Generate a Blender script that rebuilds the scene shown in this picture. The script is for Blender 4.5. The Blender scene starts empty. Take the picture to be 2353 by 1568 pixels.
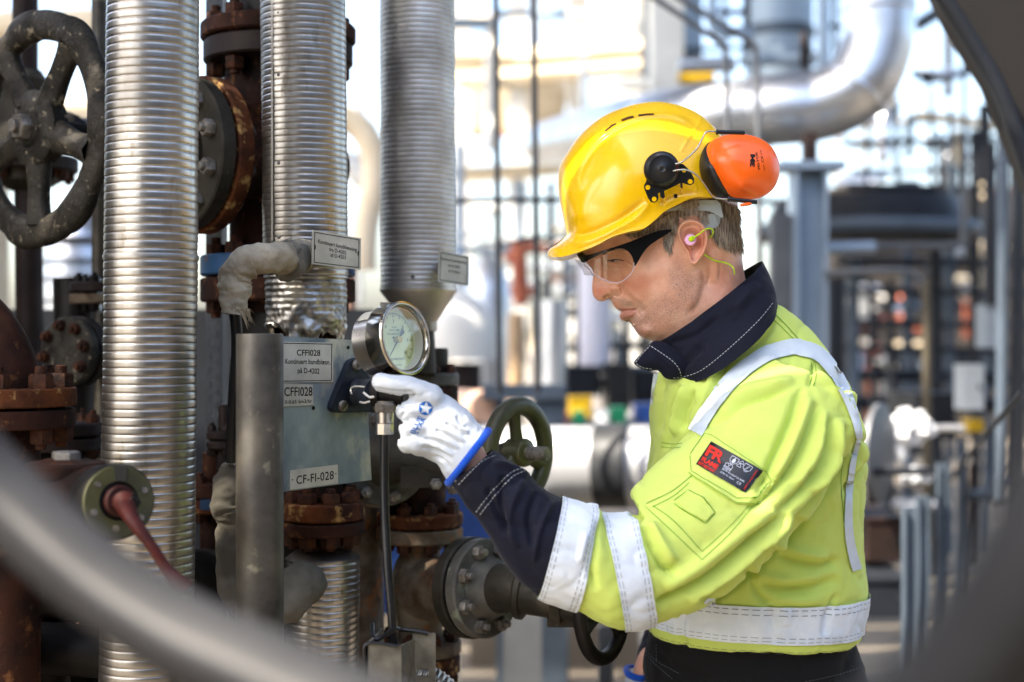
import bpy, math, random
import numpy as np
from mathutils import Vector, Matrix, noise as mnoise
from mathutils.bvhtree import BVHTree
R = math.radians
rng = random.Random(7)
sc = bpy.context.scene
C = sc.collection

# ---------------------------------------------------------------- camera
CAMH = 1.5
cam_d = bpy.data.cameras.new("Camera")
cam = bpy.data.objects.new("Camera", cam_d)
C.objects.link(cam)
cam.location = (0, 0, CAMH)
cam.rotation_euler = (R(90), 0, 0)
cam_d.lens = 50
cam_d.sensor_width = 36
cam_d.clip_start = 0.05
cam_d.clip_end = 2000
cam_d.dof.use_dof = True
cam_d.dof.focus_distance = 2.12
cam_d.dof.aperture_fstop = 2.1
sc.camera = cam

# ---------------------------------------------------------------- sky, sun, exposure
SUN_EL, SUN_AZ = 52, -118          # azimuth of the sun measured from +Y towards +X (it stands to the left and a little behind the camera)
w = bpy.data.worlds.new("World"); sc.world = w; w.use_nodes = True
wn = w.node_tree.nodes; wl = w.node_tree.links
bg = wn["Background"]; sky = wn.new("ShaderNodeTexSky")
sky.sky_type = 'NISHITA'; sky.sun_disc = False
sky.sun_elevation = R(SUN_EL); sky.sun_rotation = R(SUN_AZ)
sky.air_density = 1.0; sky.dust_density = 4.0; sky.ozone_density = .6
wl.new(sky.outputs[0], bg.inputs[0]); bg.inputs[1].default_value = 0.15
sd = bpy.data.lights.new("Sun", 'SUN'); so = bpy.data.objects.new("Sun", sd); C.objects.link(so)
sd.energy = 4.5; sd.angle = R(0.5); sd.color = (1.0, 0.89, 0.74)
_d = Vector((math.sin(R(SUN_AZ))*math.cos(R(SUN_EL)), math.cos(R(SUN_AZ))*math.cos(R(SUN_EL)), math.sin(R(SUN_EL))))
so.rotation_euler = _d.to_track_quat('Z', 'Y').to_euler()
so.location = (-4, -3, 8)
sc.view_settings.view_transform = 'Standard'
sc.view_settings.look = 'None'
sc.view_settings.exposure = 2.25
sc.view_settings.gamma = 1.0
sc.cycles.use_denoising = True
sc.cycles.max_bounces = 8
sc.cycles.sample_clamp_indirect = 6.0

# ---------------------------------------------------------------- helpers
K = 36/50/2353.0
def S(u, v, Y):
    """point seen at (u,v) of the 2353 px wide picture, Y metres in front of the camera"""
    return Vector(((u-1176.5)*K*Y, Y, CAMH+(784-v)*K*Y))
def PX(Y): return K*Y
def proj(P):
    P = np.asarray(P)
    return np.stack([P[..., 0]/(K*P[..., 1])+1176.5, 784-(P[..., 2]-CAMH)/(K*P[..., 1])], -1)
def srgb(h):
    h = h.lstrip('#'); o = []
    for i in (0, 2, 4):
        c = int(h[i:i+2], 16)/255
        o.append(c/12.92 if c <= .04045 else ((c+.055)/1.055)**2.4)
    return (*o, 1)

_mats = {}
def mat(name, c1, c2=None, scale=8.0, rough=0.5, rough2=None, metal=0.0, bump=0.0, bscale=None, c3=None, c3scale=30.0, c3cut=.62,
        stretch=(1, 1, 1), coat=0.0, sheen=0.0, spec=None, sss=0.0, cut=(.35, .65), alpha=None, trans=None, aniso=0.0, bdist=.002):
    if name in _mats: return _mats[name]
    m = bpy.data.materials.new(name); m.use_nodes = True; _mats[name] = m
    nt = m.node_tree; n = nt.nodes; l = nt.links; b = n['Principled BSDF']
    if isinstance(c1, str): c1 = srgb(c1)
    if isinstance(c2, str): c2 = srgb(c2)
    if isinstance(c3, str): c3 = srgb(c3)
    b.inputs['Roughness'].default_value = rough
    b.inputs['Metallic'].default_value = metal
    b.inputs['Base Color'].default_value = c1
    if spec is None and metal < .4 and rough > .39: b.inputs['Specular IOR Level'].default_value = .25
    if coat: b.inputs['Coat Weight'].default_value = coat; b.inputs['Coat Roughness'].default_value = .05
    if sheen: b.inputs['Sheen Weight'].default_value = sheen; b.inputs['Sheen Roughness'].default_value = .4
    if spec is not None: b.inputs['Specular IOR Level'].default_value = spec
    if sss:
        b.inputs['Subsurface Weight'].default_value = sss; b.inputs['Subsurface Radius'].default_value = (1, .35, .2); b.inputs['Subsurface Scale'].default_value = .006
    if alpha is not None: b.inputs['Alpha'].default_value = alpha
    if aniso: b.inputs['Anisotropic'].default_value = aniso
    if trans is not None:
        b.inputs['Transmission Weight'].default_value = trans; b.inputs['IOR'].default_value = 1.35
    tc = n.new('ShaderNodeTexCoord'); mp = n.new('ShaderNodeMapping'); mp.inputs['Scale'].default_value = stretch
    l.new(tc.outputs['Object'], mp.inputs[0])
    def nz(s, det=6, r=.6):
        t = n.new('ShaderNodeTexNoise'); t.inputs['Scale'].default_value = s; t.inputs['Detail'].default_value = det; t.inputs['Roughness'].default_value = r
        l.new(mp.outputs[0], t.inputs['Vector']); return t
    if c2 is not None:
        t = nz(scale); cr = n.new('ShaderNodeValToRGB'); l.new(t.outputs['Fac'], cr.inputs[0])
        cr.color_ramp.elements[0].position = cut[0]; cr.color_ramp.elements[1].position = cut[1]
        cr.color_ramp.elements[0].color = c1; cr.color_ramp.elements[1].color = c2
        out = cr.outputs[0]
        if c3 is not None:
            t3 = nz(c3scale, 4); mr = n.new('ShaderNodeMapRange'); l.new(t3.outputs['Fac'], mr.inputs[0])
            mr.inputs[1].default_value = c3cut; mr.inputs[2].default_value = c3cut+.12
            mx = n.new('ShaderNodeMix'); mx.data_type = 'RGBA'; l.new(mr.outputs[0], mx.inputs[0]); l.new(out, mx.inputs[6]); mx.inputs[7].default_value = c3
            out = mx.outputs[2]
        l.new(out, b.inputs['Base Color'])
        if rough2 is not None:
            mr2 = n.new('ShaderNodeMapRange'); l.new(t.outputs['Fac'], mr2.inputs[0]); mr2.inputs[1].default_value = .3; mr2.inputs[2].default_value = .7
            mr2.inputs[3].default_value = rough; mr2.inputs[4].default_value = rough2; l.new(mr2.outputs[0], b.inputs['Roughness'])
    if bump:
        tb = nz(bscale or scale*3, 5); bp = n.new('ShaderNodeBump'); bp.inputs['Strength'].default_value = bump; bp.inputs['Distance'].default_value = bdist
        l.new(tb.outputs['Fac'], bp.inputs['Height']); l.new(bp.outputs[0], b.inputs['Normal'])
    return m

class MB:
    def __init__(s): s.v = []; s.f = []
    def add(s, vs, fs):
        o = len(s.v); s.v += [tuple(v) for v in vs]; s.f += [tuple(i+o for i in f) for f in fs]; return s
    def quad(s, a, b, c, d): return s.add([a, b, c, d], [(0, 1, 2, 3)])
    def box(s, c, size, rot=None):
        hx, hy, hz = size[0]/2, size[1]/2, size[2]/2; c = Vector(c)
        vs = [Vector((x*hx, y*hy, z*hz)) for x in (-1, 1) for y in (-1, 1) for z in (-1, 1)]
        if rot is not None: vs = [rot @ q for q in vs]
        return s.add([q+c for q in vs], [(0, 1, 3, 2), (4, 6, 7, 5), (0, 4, 5, 1), (2, 3, 7, 6), (0, 2, 6, 4), (1, 5, 7, 3)])
    def lathe(s, p0, ax, prof, seg=48, cap0=True, cap1=True, ph=0.0, ell=None):
        """prof: list of (distance along axis, radius)"""
        p0 = Vector(p0); ax = Vector(ax).normalized()
        a = ax.orthogonal().normalized() if abs(ax.z) < .99 else Vector((1, 0, 0))
        if abs(ax.z) < .99: a = Vector((0, 0, 1)).cross(ax).normalized()
        b = ax.cross(a)
        o = len(s.v); cs = [(math.cos(2*math.pi*i/seg+ph), math.sin(2*math.pi*i/seg+ph)) for i in range(seg)]
        for t, r in prof:
            q = p0+ax*t
            for cx, cy in cs: s.v.append(tuple(q+a*(cx*r)+b*(cy*r)))
        for k in range(len(prof)-1):
            for i in range(seg):
                j = (i+1) % seg
                s.f.append((o+k*seg+i, o+k*seg+j, o+(k+1)*seg+j, o+(k+1)*seg+i))
        if cap0: s.f.append(tuple(o+i for i in reversed(range(seg))))
        if cap1: s.f.append(tuple(o+(len(prof)-1)*seg+i for i in range(seg)))
        return s
    def cyl(s, p0, p1, r, r1=None, seg=24, bev=0.0):
        p0 = Vector(p0); p1 = Vector(p1); L = (p1-p0).length; r1 = r if r1 is None else r1
        if bev: return s.lathe(p0, p1-p0, [(0, r-bev), (bev, r), (L-bev, r1), (L, r1-bev)], seg)
        return s.lathe(p0, p1-p0, [(0, r), (L, r1)], seg)
    def tube(s, pts, r, seg=16, caps=True, sub=6, closed=False, disp=None):
        pts = [Vector(p) for p in pts]; n = len(pts)
        rs = r if isinstance(r, (list, tuple)) else [r]*n
        P = []; RR = []
        rngk = range(n if closed else n-1)
        for k in rngk:
            g = lambda i: pts[i % n] if closed else pts[max(0, min(n-1, i))]
            gr = lambda i: rs[i % n] if closed else rs[max(0, min(n-1, i))]
            for t in range(sub):
                x = t/sub; P.append(cr(g(k-1), g(k), g(k+1), g(k+2), x)); RR.append(gr(k)*(1-x)+gr(k+1)*x)
        if not closed: P.append(pts[-1]); RR.append(rs[-1])
        m = len(P); o = len(s.v); prev = None
        for k in range(m):
            t = ((P[(k+1) % m]-P[k-1]) if closed else (P[min(m-1, k+1)]-P[max(0, k-1)])).normalized()
            if prev is None: a = t.orthogonal().normalized()
            else: a = (prev-t*prev.dot(t)).normalized()
            prev = a; b = t.cross(a)
            for i in range(seg):
                th = 2*math.pi*i/seg; rr = RR[k]
                if disp: rr *= 1+disp(k/(m-1), th)
                s.v.append(tuple(P[k]+a*(math.cos(th)*rr)+b*(math.sin(th)*rr)))
        for k in range(m if closed else m-1):
            k2 = (k+1) % m
            for i in range(seg):
                j = (i+1) % seg; s.f.append((o+k*seg+i, o+k*seg+j, o+k2*seg+j, o+k2*seg+i))
        if caps and not closed:
            s.f.append(tuple(o+i for i in reversed(range(seg)))); s.f.append(tuple(o+(m-1)*seg+i for i in range(seg)))
        return s
    def prism(s, poly, d):
        """poly: 3D loop, d: extrusion vector"""
        d = Vector(d); n = len(poly); a = [Vector(p) for p in poly]
        nn = Vector((0, 0, 0))
        for i in range(n): nn += a[i].cross(a[(i+1) % n])
        if nn.dot(d) > 0: a.reverse()
        return s.add(a+[p+d for p in a], [tuple(range(n)), tuple(reversed(range(n, 2*n)))]+[((i+1) % n, i, i+n, (i+1) % n+n) for i in range(n)])
    def mesh(s, name, m, ang=40):
        me = bpy.data.meshes.new(name); me.from_pydata(s.v, [], s.f); me.validate()
        me.shade_smooth(); me.set_sharp_from_angle(angle=R(ang))
        if m: me.materials.append(m)
        return me
def cr(a, b, c, d, t):
    return 0.5*((2*b)+(c-a)*t+(2*a-5*b+4*c-d)*t*t+(3*b-a-3*c+d)*t*t*t)
def thing(name, label, cat, loc=(0, 0, 0), group=None, kind=None):
    o = bpy.data.objects.new(name, None); C.objects.link(o); o.location = loc; o.empty_display_size = .05
    tag(o, label, cat, group, kind); return o
def tag(o, label=None, cat=None, group=None, kind=None):
    if label: o['label'] = label
    if cat: o['category'] = cat
    if group: o['group'] = group
    if kind: o['kind'] = kind
    return o
def link(me, name, parent=None):
    o = bpy.data.objects.new(name, me); C.objects.link(o)
    if parent is not None:
        o.parent = parent
        inv = Matrix.Identity(4); p = parent
        while p is not None:
            inv = inv @ Matrix.Translation(p.location).inverted() if p.parent is None else inv
            p = p.parent
        if parent.parent is None: o.matrix_parent_inverse = Matrix.Translation(parent.location).inverted()
    return o
def part(name, mb, m, parent, ang=40, label=None):
    o = link(mb.mesh(name, m, ang), name, parent)
    if label: o['label'] = label
    return o
def solo(name, mb, m, label, cat, group=None, kind=None, ang=40):
    return tag(link(mb.mesh(name, m, ang), name), label, cat, group, kind)
def hexnut(mb, p, ax, r, h, stud=0.0, ph=0.0):
    ax = Vector(ax).normalized(); p = Vector(p)
    mb.lathe(p, ax, [(0, r), (h*.85, r), (h, r*.88)], 6, ph=ph)
    if stud: mb.cyl(p+ax*h*.9, p+ax*(h+stud), r*.5, seg=12, bev=r*.08)
def ringpts(c, ax, r, n, ph=0.0):
    ax = Vector(ax).normalized(); a = (Vector((0, 0, 1)).cross(ax) if abs(ax.z) < .99 else Vector((1, 0, 0))).normalized(); b = ax.cross(a)
    return [Vector(c)+a*(r*math.cos(2*math.pi*i/n+ph))+b*(r*math.sin(2*math.pi*i/n+ph)) for i in range(n)]
def children(o): return [c for c in bpy.data.objects if c.parent == o]
def copy_tree(o, dloc, label=None):
    c = o.copy(); C.objects.link(c); c.location = Vector(o.location)+Vector(dloc)
    if label: c['label'] = label
    for ch in children(o):
        d = ch.copy(); C.objects.link(d); d.parent = c
        for g in children(ch):
            e = g.copy(); C.objects.link(e); e.parent = d
    return c

# text as a flat outline mesh: returns (verts 2D, faces), height of a capital letter = 1, centred
def text2d(s, spacing=1.0, xs=1.0, bold=0.0, word=1.0):
    cu = bpy.data.curves.new('t', 'FONT'); cu.body = s; cu.size = 1.0; cu.space_character = spacing; cu.resolution_u = 4
    if bold: cu.offset = bold
    ob = bpy.data.objects.new('t', cu); C.objects.link(ob)
    dg = bpy.context.evaluated_depsgraph_get(); dg.update()
    me = bpy.data.meshes.new_from_object(ob.evaluated_get(dg))
    V = np.array([v.co[:2] for v in me.vertices]) if len(me.vertices) else np.zeros((0, 2))
    F = [tuple(p.vertices) for p in me.polygons]
    bpy.data.objects.remove(ob); bpy.data.curves.remove(cu); bpy.data.meshes.remove(me)
    V[:, 0] -= (V[:, 0].min()+V[:, 0].max())/2; V[:, 0] *= xs
    V /= 0.73; V[:, 1] -= .5
    return V, F
def text_on(mb, s, org, ex, ey, **kw):
    """org centre, ey = cap height vector, ex = same length vector along the line"""
    V, F = text2d(s, **kw); n = Vector(ex).cross(Vector(ey)).normalized()
    return mb.add([Vector(org)+Vector(ex)*float(x)+Vector(ey)*float(y) for x, y in V], F)
# ---------------------------------------------------------------- materials
M_alu = mat('bright_cladding', '#bab6af', '#8d8880', 9, rough=.27, rough2=.42, metal=1, bump=.15, bscale=60, stretch=(1, 1, .4), c3='#6f6757', c3scale=22, c3cut=.62)
M_alu2 = mat('dull_cladding', '#a8a49c', '#837e77', 10, rough=.3, rough2=.5, metal=1, bump=.2, bscale=50, c3='#776b58', c3scale=30, c3cut=.62)
M_alu3 = mat('pale_dull_cladding', '#d0ccc4', '#aaa59c', 9, rough=.42, rough2=.55, metal=.85, bump=.15, bscale=60)
M_foil = mat('foil_cladding', '#b9b7b2', '#7c7973', 30, rough=.3, rough2=.5, metal=1, bump=.5, bscale=70)
M_steel = mat('stainless', '#cfcac2', '#b5aea6', 12, rough=.26, rough2=.3, metal=1, bump=.05)
M_chrome = mat('polished_steel', '#a9a59b', rough=.15, metal=1)
M_galv = mat('galvanised', '#86857c', '#5c5a52', 22, rough=.42, rough2=.6, metal=.75, bump=.15, bscale=90, c3='#a9aa9e', c3scale=14, c3cut=.6)
M_plate = mat('galvanised_plate', '#8b979c', '#53626a', 7, rough=.4, rough2=.62, metal=.25, bump=.1, bscale=120, c3='#b4b3a2', c3scale=9, c3cut=.55, stretch=(1.6, 1, .8))
M_post = mat('weathered_tube', '#544f45', '#35312a', 18, rough=.38, rough2=.55, metal=.35, bump=.2, bscale=80, c3='#87826c', c3scale=25, c3cut=.63)
M_cast = mat('cast_iron_grey', '#3c382f', '#211f1a', 11, rough=.45, rough2=.7, metal=.25, bump=.5, bscale=90, c3='#8b7f68', c3scale=55, c3cut=.68)
M_wheel = mat('weathered_wheel_paint', '#3d3931', '#1a1814', 16, rough=.45, rough2=.75, metal=.15, bump=1.0, bscale=70, c3='#8c826c', c3scale=60, c3cut=.60, bdist=.004)
M_castd = mat('cast_iron_dark', '#1e1b19', '#131110', 14, rough=.4, rough2=.6, metal=.3, bump=.3, bscale=80)
M_rust = mat('rusty_steel', '#653718', '#2c160c', 16, rough=.75, rough2=.9, metal=.15, bump=.9, bscale=60, c3='#a5834f', c3scale=38, c3cut=.56)
M_rust2 = mat('dark_rust', '#3a1d0f', '#120a07', 12, rough=.7, rough2=.9, metal=.2, bump=.8, bscale=60, c3='#6b4527', c3scale=34, c3cut=.58)
M_brown = mat('brown_paint', '#2a1d19', '#19110f', 9, rough=.5, rough2=.7, metal=.1, bump=.4, bscale=60)
M_valve = mat('weathered_valve', '#7d7362', '#4a3626', 16, rough=.6, rough2=.8, metal=.2, bump=.8, bscale=60, c3='#8c5a30', c3scale=22, c3cut=.57)
M_grey = mat('grey_valve_paint', '#66645d', '#43413c', 14, rough=.5, rough2=.7, metal=.2, bump=.5, bscale=70, c3='#86907f', c3scale=16, c3cut=.58)
M_nut = mat('grey_bolt', '#8e8a82', '#5a544c', 60, rough=.4, rough2=.65, metal=.6, bump=.4, bscale=200)
M_nutr = mat('rusty_bolt', '#4f2c18', '#1f120c', 60, rough=.7, metal=.2, bump=.8, bscale=160)
M_olive = mat('olive_paint', '#4a4a2c', '#302f1f', 10, rough=.35, rough2=.55, metal=.1, bump=.2, bscale=80)
M_bluef = mat('blue_paint', '#27486a', '#1d3047', 10, rough=.5, bump=.3, c3='#5a4330', c3scale=20, c3cut=.6)
M_blue = mat('deep_blue_paint', '#2c4c8c', '#223c72', 6, rough=.45)
M_black = mat('black_plastic', '#0a0b0d', '#101114', 20, rough=.38, bump=.08, bscale=120)
M_blackp = mat('black_coated_bracket', '#1b2029', '#262c36', 25, rough=.42, rough2=.6, bump=.25, bscale=90)
M_white = mat('white_enamel_plate', '#bdbbae', '#a3a193', 18, rough=.4, bump=.05)
M_ink = mat('black_ink', '#14140f', rough=.6)
M_cloth = mat('insulation_cloth', '#b3a993', '#857a68', 16, rough=.9, bump=1.0, bscale=120, c3='#8a6a45', c3scale=9, c3cut=.64)
M_clothg = mat('dirty_insulation_cloth', '#6f6b61', '#524e45', 10, rough=.9, bump=.4, bscale=60, c3='#3f3b33', c3scale=40, c3cut=.62)
M_redl = mat('red_lever_paint', '#4d140b', '#260c07', 14, rough=.5, rough2=.7, bump=.4)
M_ground = mat('concrete_ground', '#716a5f', '#5a5349', 1.2, rough=.9, bump=.2, c3='#3f3a32', c3scale=1.7, c3cut=.6)
M_hoop = mat('grey_hoop_paint', '#2b2c2f', '#1f2023', 5, rough=.5, metal=.0, spec=.18, bump=.05)
M_deck = mat('dark_steel_deck', '#46423d', '#35322e', 3, rough=.7, metal=.2)
M_sblue = mat('blue_grey_steel', '#4f5b68', '#3f4954', 4, rough=.5, metal=.2, bump=.1)
M_sgrey = mat('grey_steel', '#5f6266', '#4a4d51', 4, rough=.5, metal=.3)
M_sdark = mat('dark_grey_steel', '#23272e', '#191c21', 5, rough=.5, metal=.2)
M_cream = mat('cream_cladding', '#d8cbb2', '#c2b090', 2, rough=.6)
M_wht = mat('white_painted_metal', '#dcdcd8', '#c6c5bf', 2, rough=.45)
M_insul = mat('silver_cladding', '#c8ccd2', '#aab0b8', 3, rough=.28, rough2=.4, metal=.9, bump=.3, bscale=12)
M_orange = mat('red_oxide_paint', '#b0664a', '#8d4a36', 4, rough=.6)
M_mesh = mat('dark_mesh_wrap', '#35373a', '#26282b', 30, rough=.5, metal=.3, bump=.6, bscale=40)
M_yel = mat('yellow_paint', '#c9a41c', '#b08a14', 5, rough=.5)
M_green = mat('green_plastic', '#2f9a6a', '#1f7f55', 5, rough=.5)
M_rag = mat('white_rag', '#d6d8da', '#b9bec4', 8, rough=.8)
M_vess = mat('blue_grey_vessel', '#8d9dac', '#77889a', 2, rough=.4, metal=.3)
# ---------------------------------------------------------------- special materials and surface tools
def thin_glass(name, tint=(1, 1, 1, 1), fac=1.0, rough=.02):
    m = bpy.data.materials.new(name); m.use_nodes = True; nt = m.node_tree; n = nt.nodes; l = nt.links
    n.remove(n['Principled BSDF']); out = n['Material Output']
    t = n.new('ShaderNodeBsdfTransparent'); t.inputs[0].default_value = tint
    g = n.new('ShaderNodeBsdfGlossy'); g.inputs['Roughness'].default_value = rough
    f = n.new('ShaderNodeLayerWeight'); f.inputs[0].default_value = .5
    pw = n.new('ShaderNodeMath'); pw.operation = 'POWER'; pw.inputs[1].default_value = 4.0; l.new(f.outputs['Facing'], pw.inputs[0])
    mu = n.new('ShaderNodeMath'); mu.operation = 'MULTIPLY_ADD'; mu.inputs[1].default_value = .6*fac; mu.inputs[2].default_value = .05*fac; l.new(pw.outputs[0], mu.inputs[0])
    mx = n.new('ShaderNodeMixShader'); l.new(mu.outputs[0], mx.inputs[0]); l.new(t.outputs[0], mx.inputs[1]); l.new(g.outputs[0], mx.inputs[2])
    l.new(mx.outputs[0], out.inputs[0]); return m
M_glass = thin_glass('clear_glass')
class Pl:
    """a flat plate in space; at(u,v) is the point of it seen at that place of the picture"""
    def __init__(s, a, b, c):
        s.p = Vector(a); s.n = (Vector(b)-s.p).cross(Vector(c)-s.p).normalized()
        if s.n.y > 0: s.n = -s.n
    def at(s, u, v, off=0.0):
        o = Vector((0, 0, CAMH)); d = S(u, v, 1)-o; q = s.p+s.n*off
        return o+d*((q-o).dot(s.n)/d.dot(s.n))
    def plate(s, mb, uvs, off, th):
        return mb.prism([s.at(u, v, off) for u, v in uvs], -s.n*th)
    def text(s, mb, t, L, Rr, h, off, **kw):
        V, F = text2d(t, **kw); w2 = V[:, 0].max()-V[:, 0].min(); cx, cy = (L[0]+Rr[0])/2, (L[1]+Rr[1])/2
        return mb.add([s.at(cx+x/w2*(Rr[0]-L[0]), cy+x/w2*(Rr[1]-L[1])-y*h, off) for x, y in V], F)
    def strip(s, mb, a, b, wd, off):
        a = Vector(a); b = Vector(b); d = (b-a).normalized(); q = Vector((-d.y, d.x))*wd/2
        return mb.add([s.at(*(p), off) for p in (a-q, b-q, b+q, a+q)], [(0, 1, 2, 3)])
    def frame(s, mb, uvs, wd, off):
        for i in range(len(uvs)): s.strip(mb, uvs[i], uvs[(i+1) % len(uvs)], wd, off)

# ---------------------------------------------------------------- setting: ground and the unseen overhead deck, shaped to shade the subject
g = MB(); n = 40; rs = [2, 4, 7, 11, 16, 25, 45, 90, 200, 600, 1500]
gv = [(0, 3, 0)]
for r in rs:
    for i in range(n): gv.append((r*math.cos(2*math.pi*i/n), 3+r*math.sin(2*math.pi*i/n), 0))
gf = [(0, 1+i, 1+(i+1) % n) for i in range(n)]
for k in range(len(rs)-1):
    for i in range(n):
        j = (i+1) % n; gf.append((1+k*n+i, 1+(k+1)*n+i, 1+(k+1)*n+j, 1+k*n+j))
g.add(gv, gf); tag(link(g.mesh('ground', M_ground), 'ground'), kind='structure')

DZ = 3.9
def deck():
    t = thing('shade_platform', 'unseen dark steel walkway platform overhead, shaped to shade the pipes and the worker', 'platform', (-1, 1, DZ))
    b = MB()
    for i in range(20):
        y = -1.3+i*.2; x0 = -3.3 if y > .35 else -1.5; b.box(((x0-.6)/2, y, DZ+.02), (-.6-x0, .18, .03))
    part('grating', b, M_deck, t)
    for x, y0 in ((-3.3, .3), (-1.55, -1.4), (-.6, -1.4)):
        b = MB(); yc = (y0+2.6)/2; ly = 2.6-y0; b.box((x, yc, DZ-.12), (.02, ly, .2)); b.box((x, yc, DZ-.01), (.14, ly, .014)); b.box((x, yc, DZ-.23), (.14, ly, .014)); part('beam', b, M_sblue, t)
    for x, y in ((-3.3, .4), (-1.55, -1.3), (-.6, -1.3), (-3.3, 2.5)):
        b = MB(); b.box((x, y, DZ/2-.12), (.02, .2, DZ-.24)); b.box((x, y-.1, DZ/2-.12), (.2, .016, DZ-.24)); b.box((x, y+.1, DZ/2-.12), (.2, .016, DZ-.24)); part('column', b, M_sblue, t)
deck()
def shed(label, x, y, lx, ly, h):  # unseen dark buildings added to cut low sky light around the camera
    t = thing('shade_building', label, 'building', (x, y, 0)); b = MB(); b.box((x, y, h/2), (lx, ly, h)); part('wall', b, M_shed, t)
    b = MB(); b.box((x, y, h+.06), (lx+.3, ly+.3, .12)); part('roof', b, M_deck, t)
    b = MB(); b.box((x, y+ly/2+.03, 1.05), (1.0, .06, 2.1)); part('door', b, M_sblue, t)
M_shed = mat('dark_brown_sheeting', '#3b3631', '#2b2824', 2, rough=.7)
shed('unseen dark building added behind the camera to cut sky light', 2.2, -5.2, 9, 2, 4.2)
shed('unseen dark building added right of the camera to cut sky light', 5.6, -.2, 2, 6, 4.2)

t = thing('light_block_wall', 'unseen dark wall added outside the left edge to block side light', 'wall', (-2.4, 2.7, 0))  # unseen wall added to keep left sky light off the pipework
b = MB(); b.box((-2.4, 2.75, 1.35), (.06, 2.2, 2.7)); part('sheeting', b, M_shed, t)
for y in (1.65, 2.75, 3.85): b = MB(); b.box((-2.33, y, 1.35), (.08, .08, 2.7)); part('stud', b, M_sblue, t)
# ---------------------------------------------------------------- ribbed insulated pipes
def ribbed(mb, top, bot, Y, rpx, pitch, amp, Y2=None):
    a = S(top[0], top[1], Y); b = S(bot[0], bot[1], Y2 or Y); L = (b-a).length; p = pitch*PX(Y); r = rpx*PX(Y); nn = int(L/p*10)
    prof = []; k = 0
    while k*p < L:
        for f, d in ((0, .06), (.16, .10), (.32, .04), (.38, -.30), (.44, -1.0), (.5, -1.25), (.56, -1.0), (.62, -.30), (.68, .04), (.84, .10)):
            if (k+f)*p < L: prof.append(((k+f)*p, r+amp*d))
        k += 1
    prof.append((L, r))
    o = len(mb.v); mb.lathe(a, b-a, prof, 96); ax = (b-a).normalized()
    for i in range(o, len(mb.v)):
        q = Vector(mb.v[i]); c_ = a+ax*(q-a).dot(ax); d = (q-c_).normalized(); mb.v[i] = tuple(q+d*(.0009*mnoise.noise(q*5)+.0006*mnoise.noise(q*17)+(.0005*mnoise.noise(q*45))))
def ext(mb, p, q, r): mb.cyl(p, q, r, seg=40)

t = thing('ribbed_pipe', 'widest ribbed silver clad pipe, beside the spoked handwheel, a seam round its middle', 'insulated pipe', S(340, 1500, 2.05), 'ribbed insulated pipes')
b = MB(); ribbed(b, (354, -260), (347, 591), 2.05, 104.5, 18.4, .0006); part('cladding', b, M_alu, t)
b = MB(); ribbed(b, (347, 594), (335, 1750), 2.04, 105.5, 18.6, .00065); part('cladding', b, M_alu, t)
a = S(347, 587, 2.045); b = MB(); b.lathe(a, S(347, 598, 2.045)-a, [(0, 106.6*PX(2.05)), (.0012, 107.6*PX(2.05)), (.006, 107.6*PX(2.05)), (.007, 105*PX(2.05))], 96); part('seam', b, M_alu2, t)
b = MB(); b.cyl(S(354, -255, 2.05), S(356, -255, 2.05)+Vector((0, 0, DZ-S(0, -255, 2.05).z-.02)), .062, seg=40); part('pipe_run', b, M_alu2, t); b = MB(); b.cyl((S(335, 1740, 2.04).x, 2.04, S(0, 1740, 2.04).z), (S(335, 1740, 2.04).x, 2.04, .0), .062, seg=40); part('pipe_run', b, M_alu2, t)

Y2 = 2.32
t = thing('ribbed_pipe', 'ribbed silver clad pipe with crumpled torn bottom end above the grey plate', 'insulated pipe', S(700, 770, Y2), 'ribbed insulated pipes')
b = MB(); ribbed(b, (694, -260), (703, 640), Y2, 97, 14.1, .00055); part('cladding', b, M_alu, t)
# crumpled lower sleeve
b = MB(); a = S(703, 638, Y2); L = (S(704, 775, Y2)-a); nz_ = 60; seg = 128; px = PX(Y2)
vs = []; fs = []
for k in range(nz_+1):
    s = k/nz_; z = a.z-s*L.length
    for i in range(seg):
        th = 2*math.pi*i/seg
        cutv = 1.0
        q = Vector((math.cos(th)*3, math.sin(th)*3, s*4))
        r = 92.5*px+.0008*math.cos(s*L.length/(14.1*px)*2*math.pi)*(1-s)+(.0012+.006*s**2)*(mnoise.noise(q*1.3)+.6*mnoise.noise(q*3))
        zz = z
        if s > .75: zz += (s-.75)*.10*mnoise.noise(Vector((math.cos(th)*2.2, math.sin(th)*2.2, 5)))+(s-.75)*.035*mnoise.noise(Vector((math.cos(th)*9, math.sin(th)*9, 2)))
        if s > .85: r -= (s-.85)*.05
        vs.append((a.x+math.cos(th)*r+L.x*s, a.y+math.sin(th)*r, zz))
for k in range(nz_):
    for i in range(seg):
        j = (i+1) % seg; fs.append((k*seg+i, k*seg+j, (k+1)*seg+j, (k+1)*seg+i))
b.add(vs, fs); part('torn_sleeve', b, M_foil, t)
b = MB(); b.cyl(S(703, 620, Y2), S(704, 815, Y2), 62*px, seg=40); part('inner_pipe', b, M_rust2, t)
b = MB(); aa = S(642, -260, Y2); bb = S(642, 560, Y2)
b.box(((aa.x+bb.x)/2-.002, Y2-97*px*.80, (aa.z+bb.z)/2), (.004, .002, aa.z-bb.z), Matrix.Rotation(R(-35), 3, 'Z')); part('lap_joint', b, M_alu2, t)
for v in (172, 375, 545, 30):
    b = MB(); b.lathe(S(641, v, Y2-97*px*.86), (-.3, -1, 0), [(0, .0035), (.002, .003), (.003, .0015)], 12); part('rivet', b, M_nut, t)
b = MB(); b.cyl(S(694, -250, Y2), (S(694, -250, Y2).x, Y2, DZ-.02), 93*px, seg=40); part('pipe_run', b, M_alu2, t)

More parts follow.
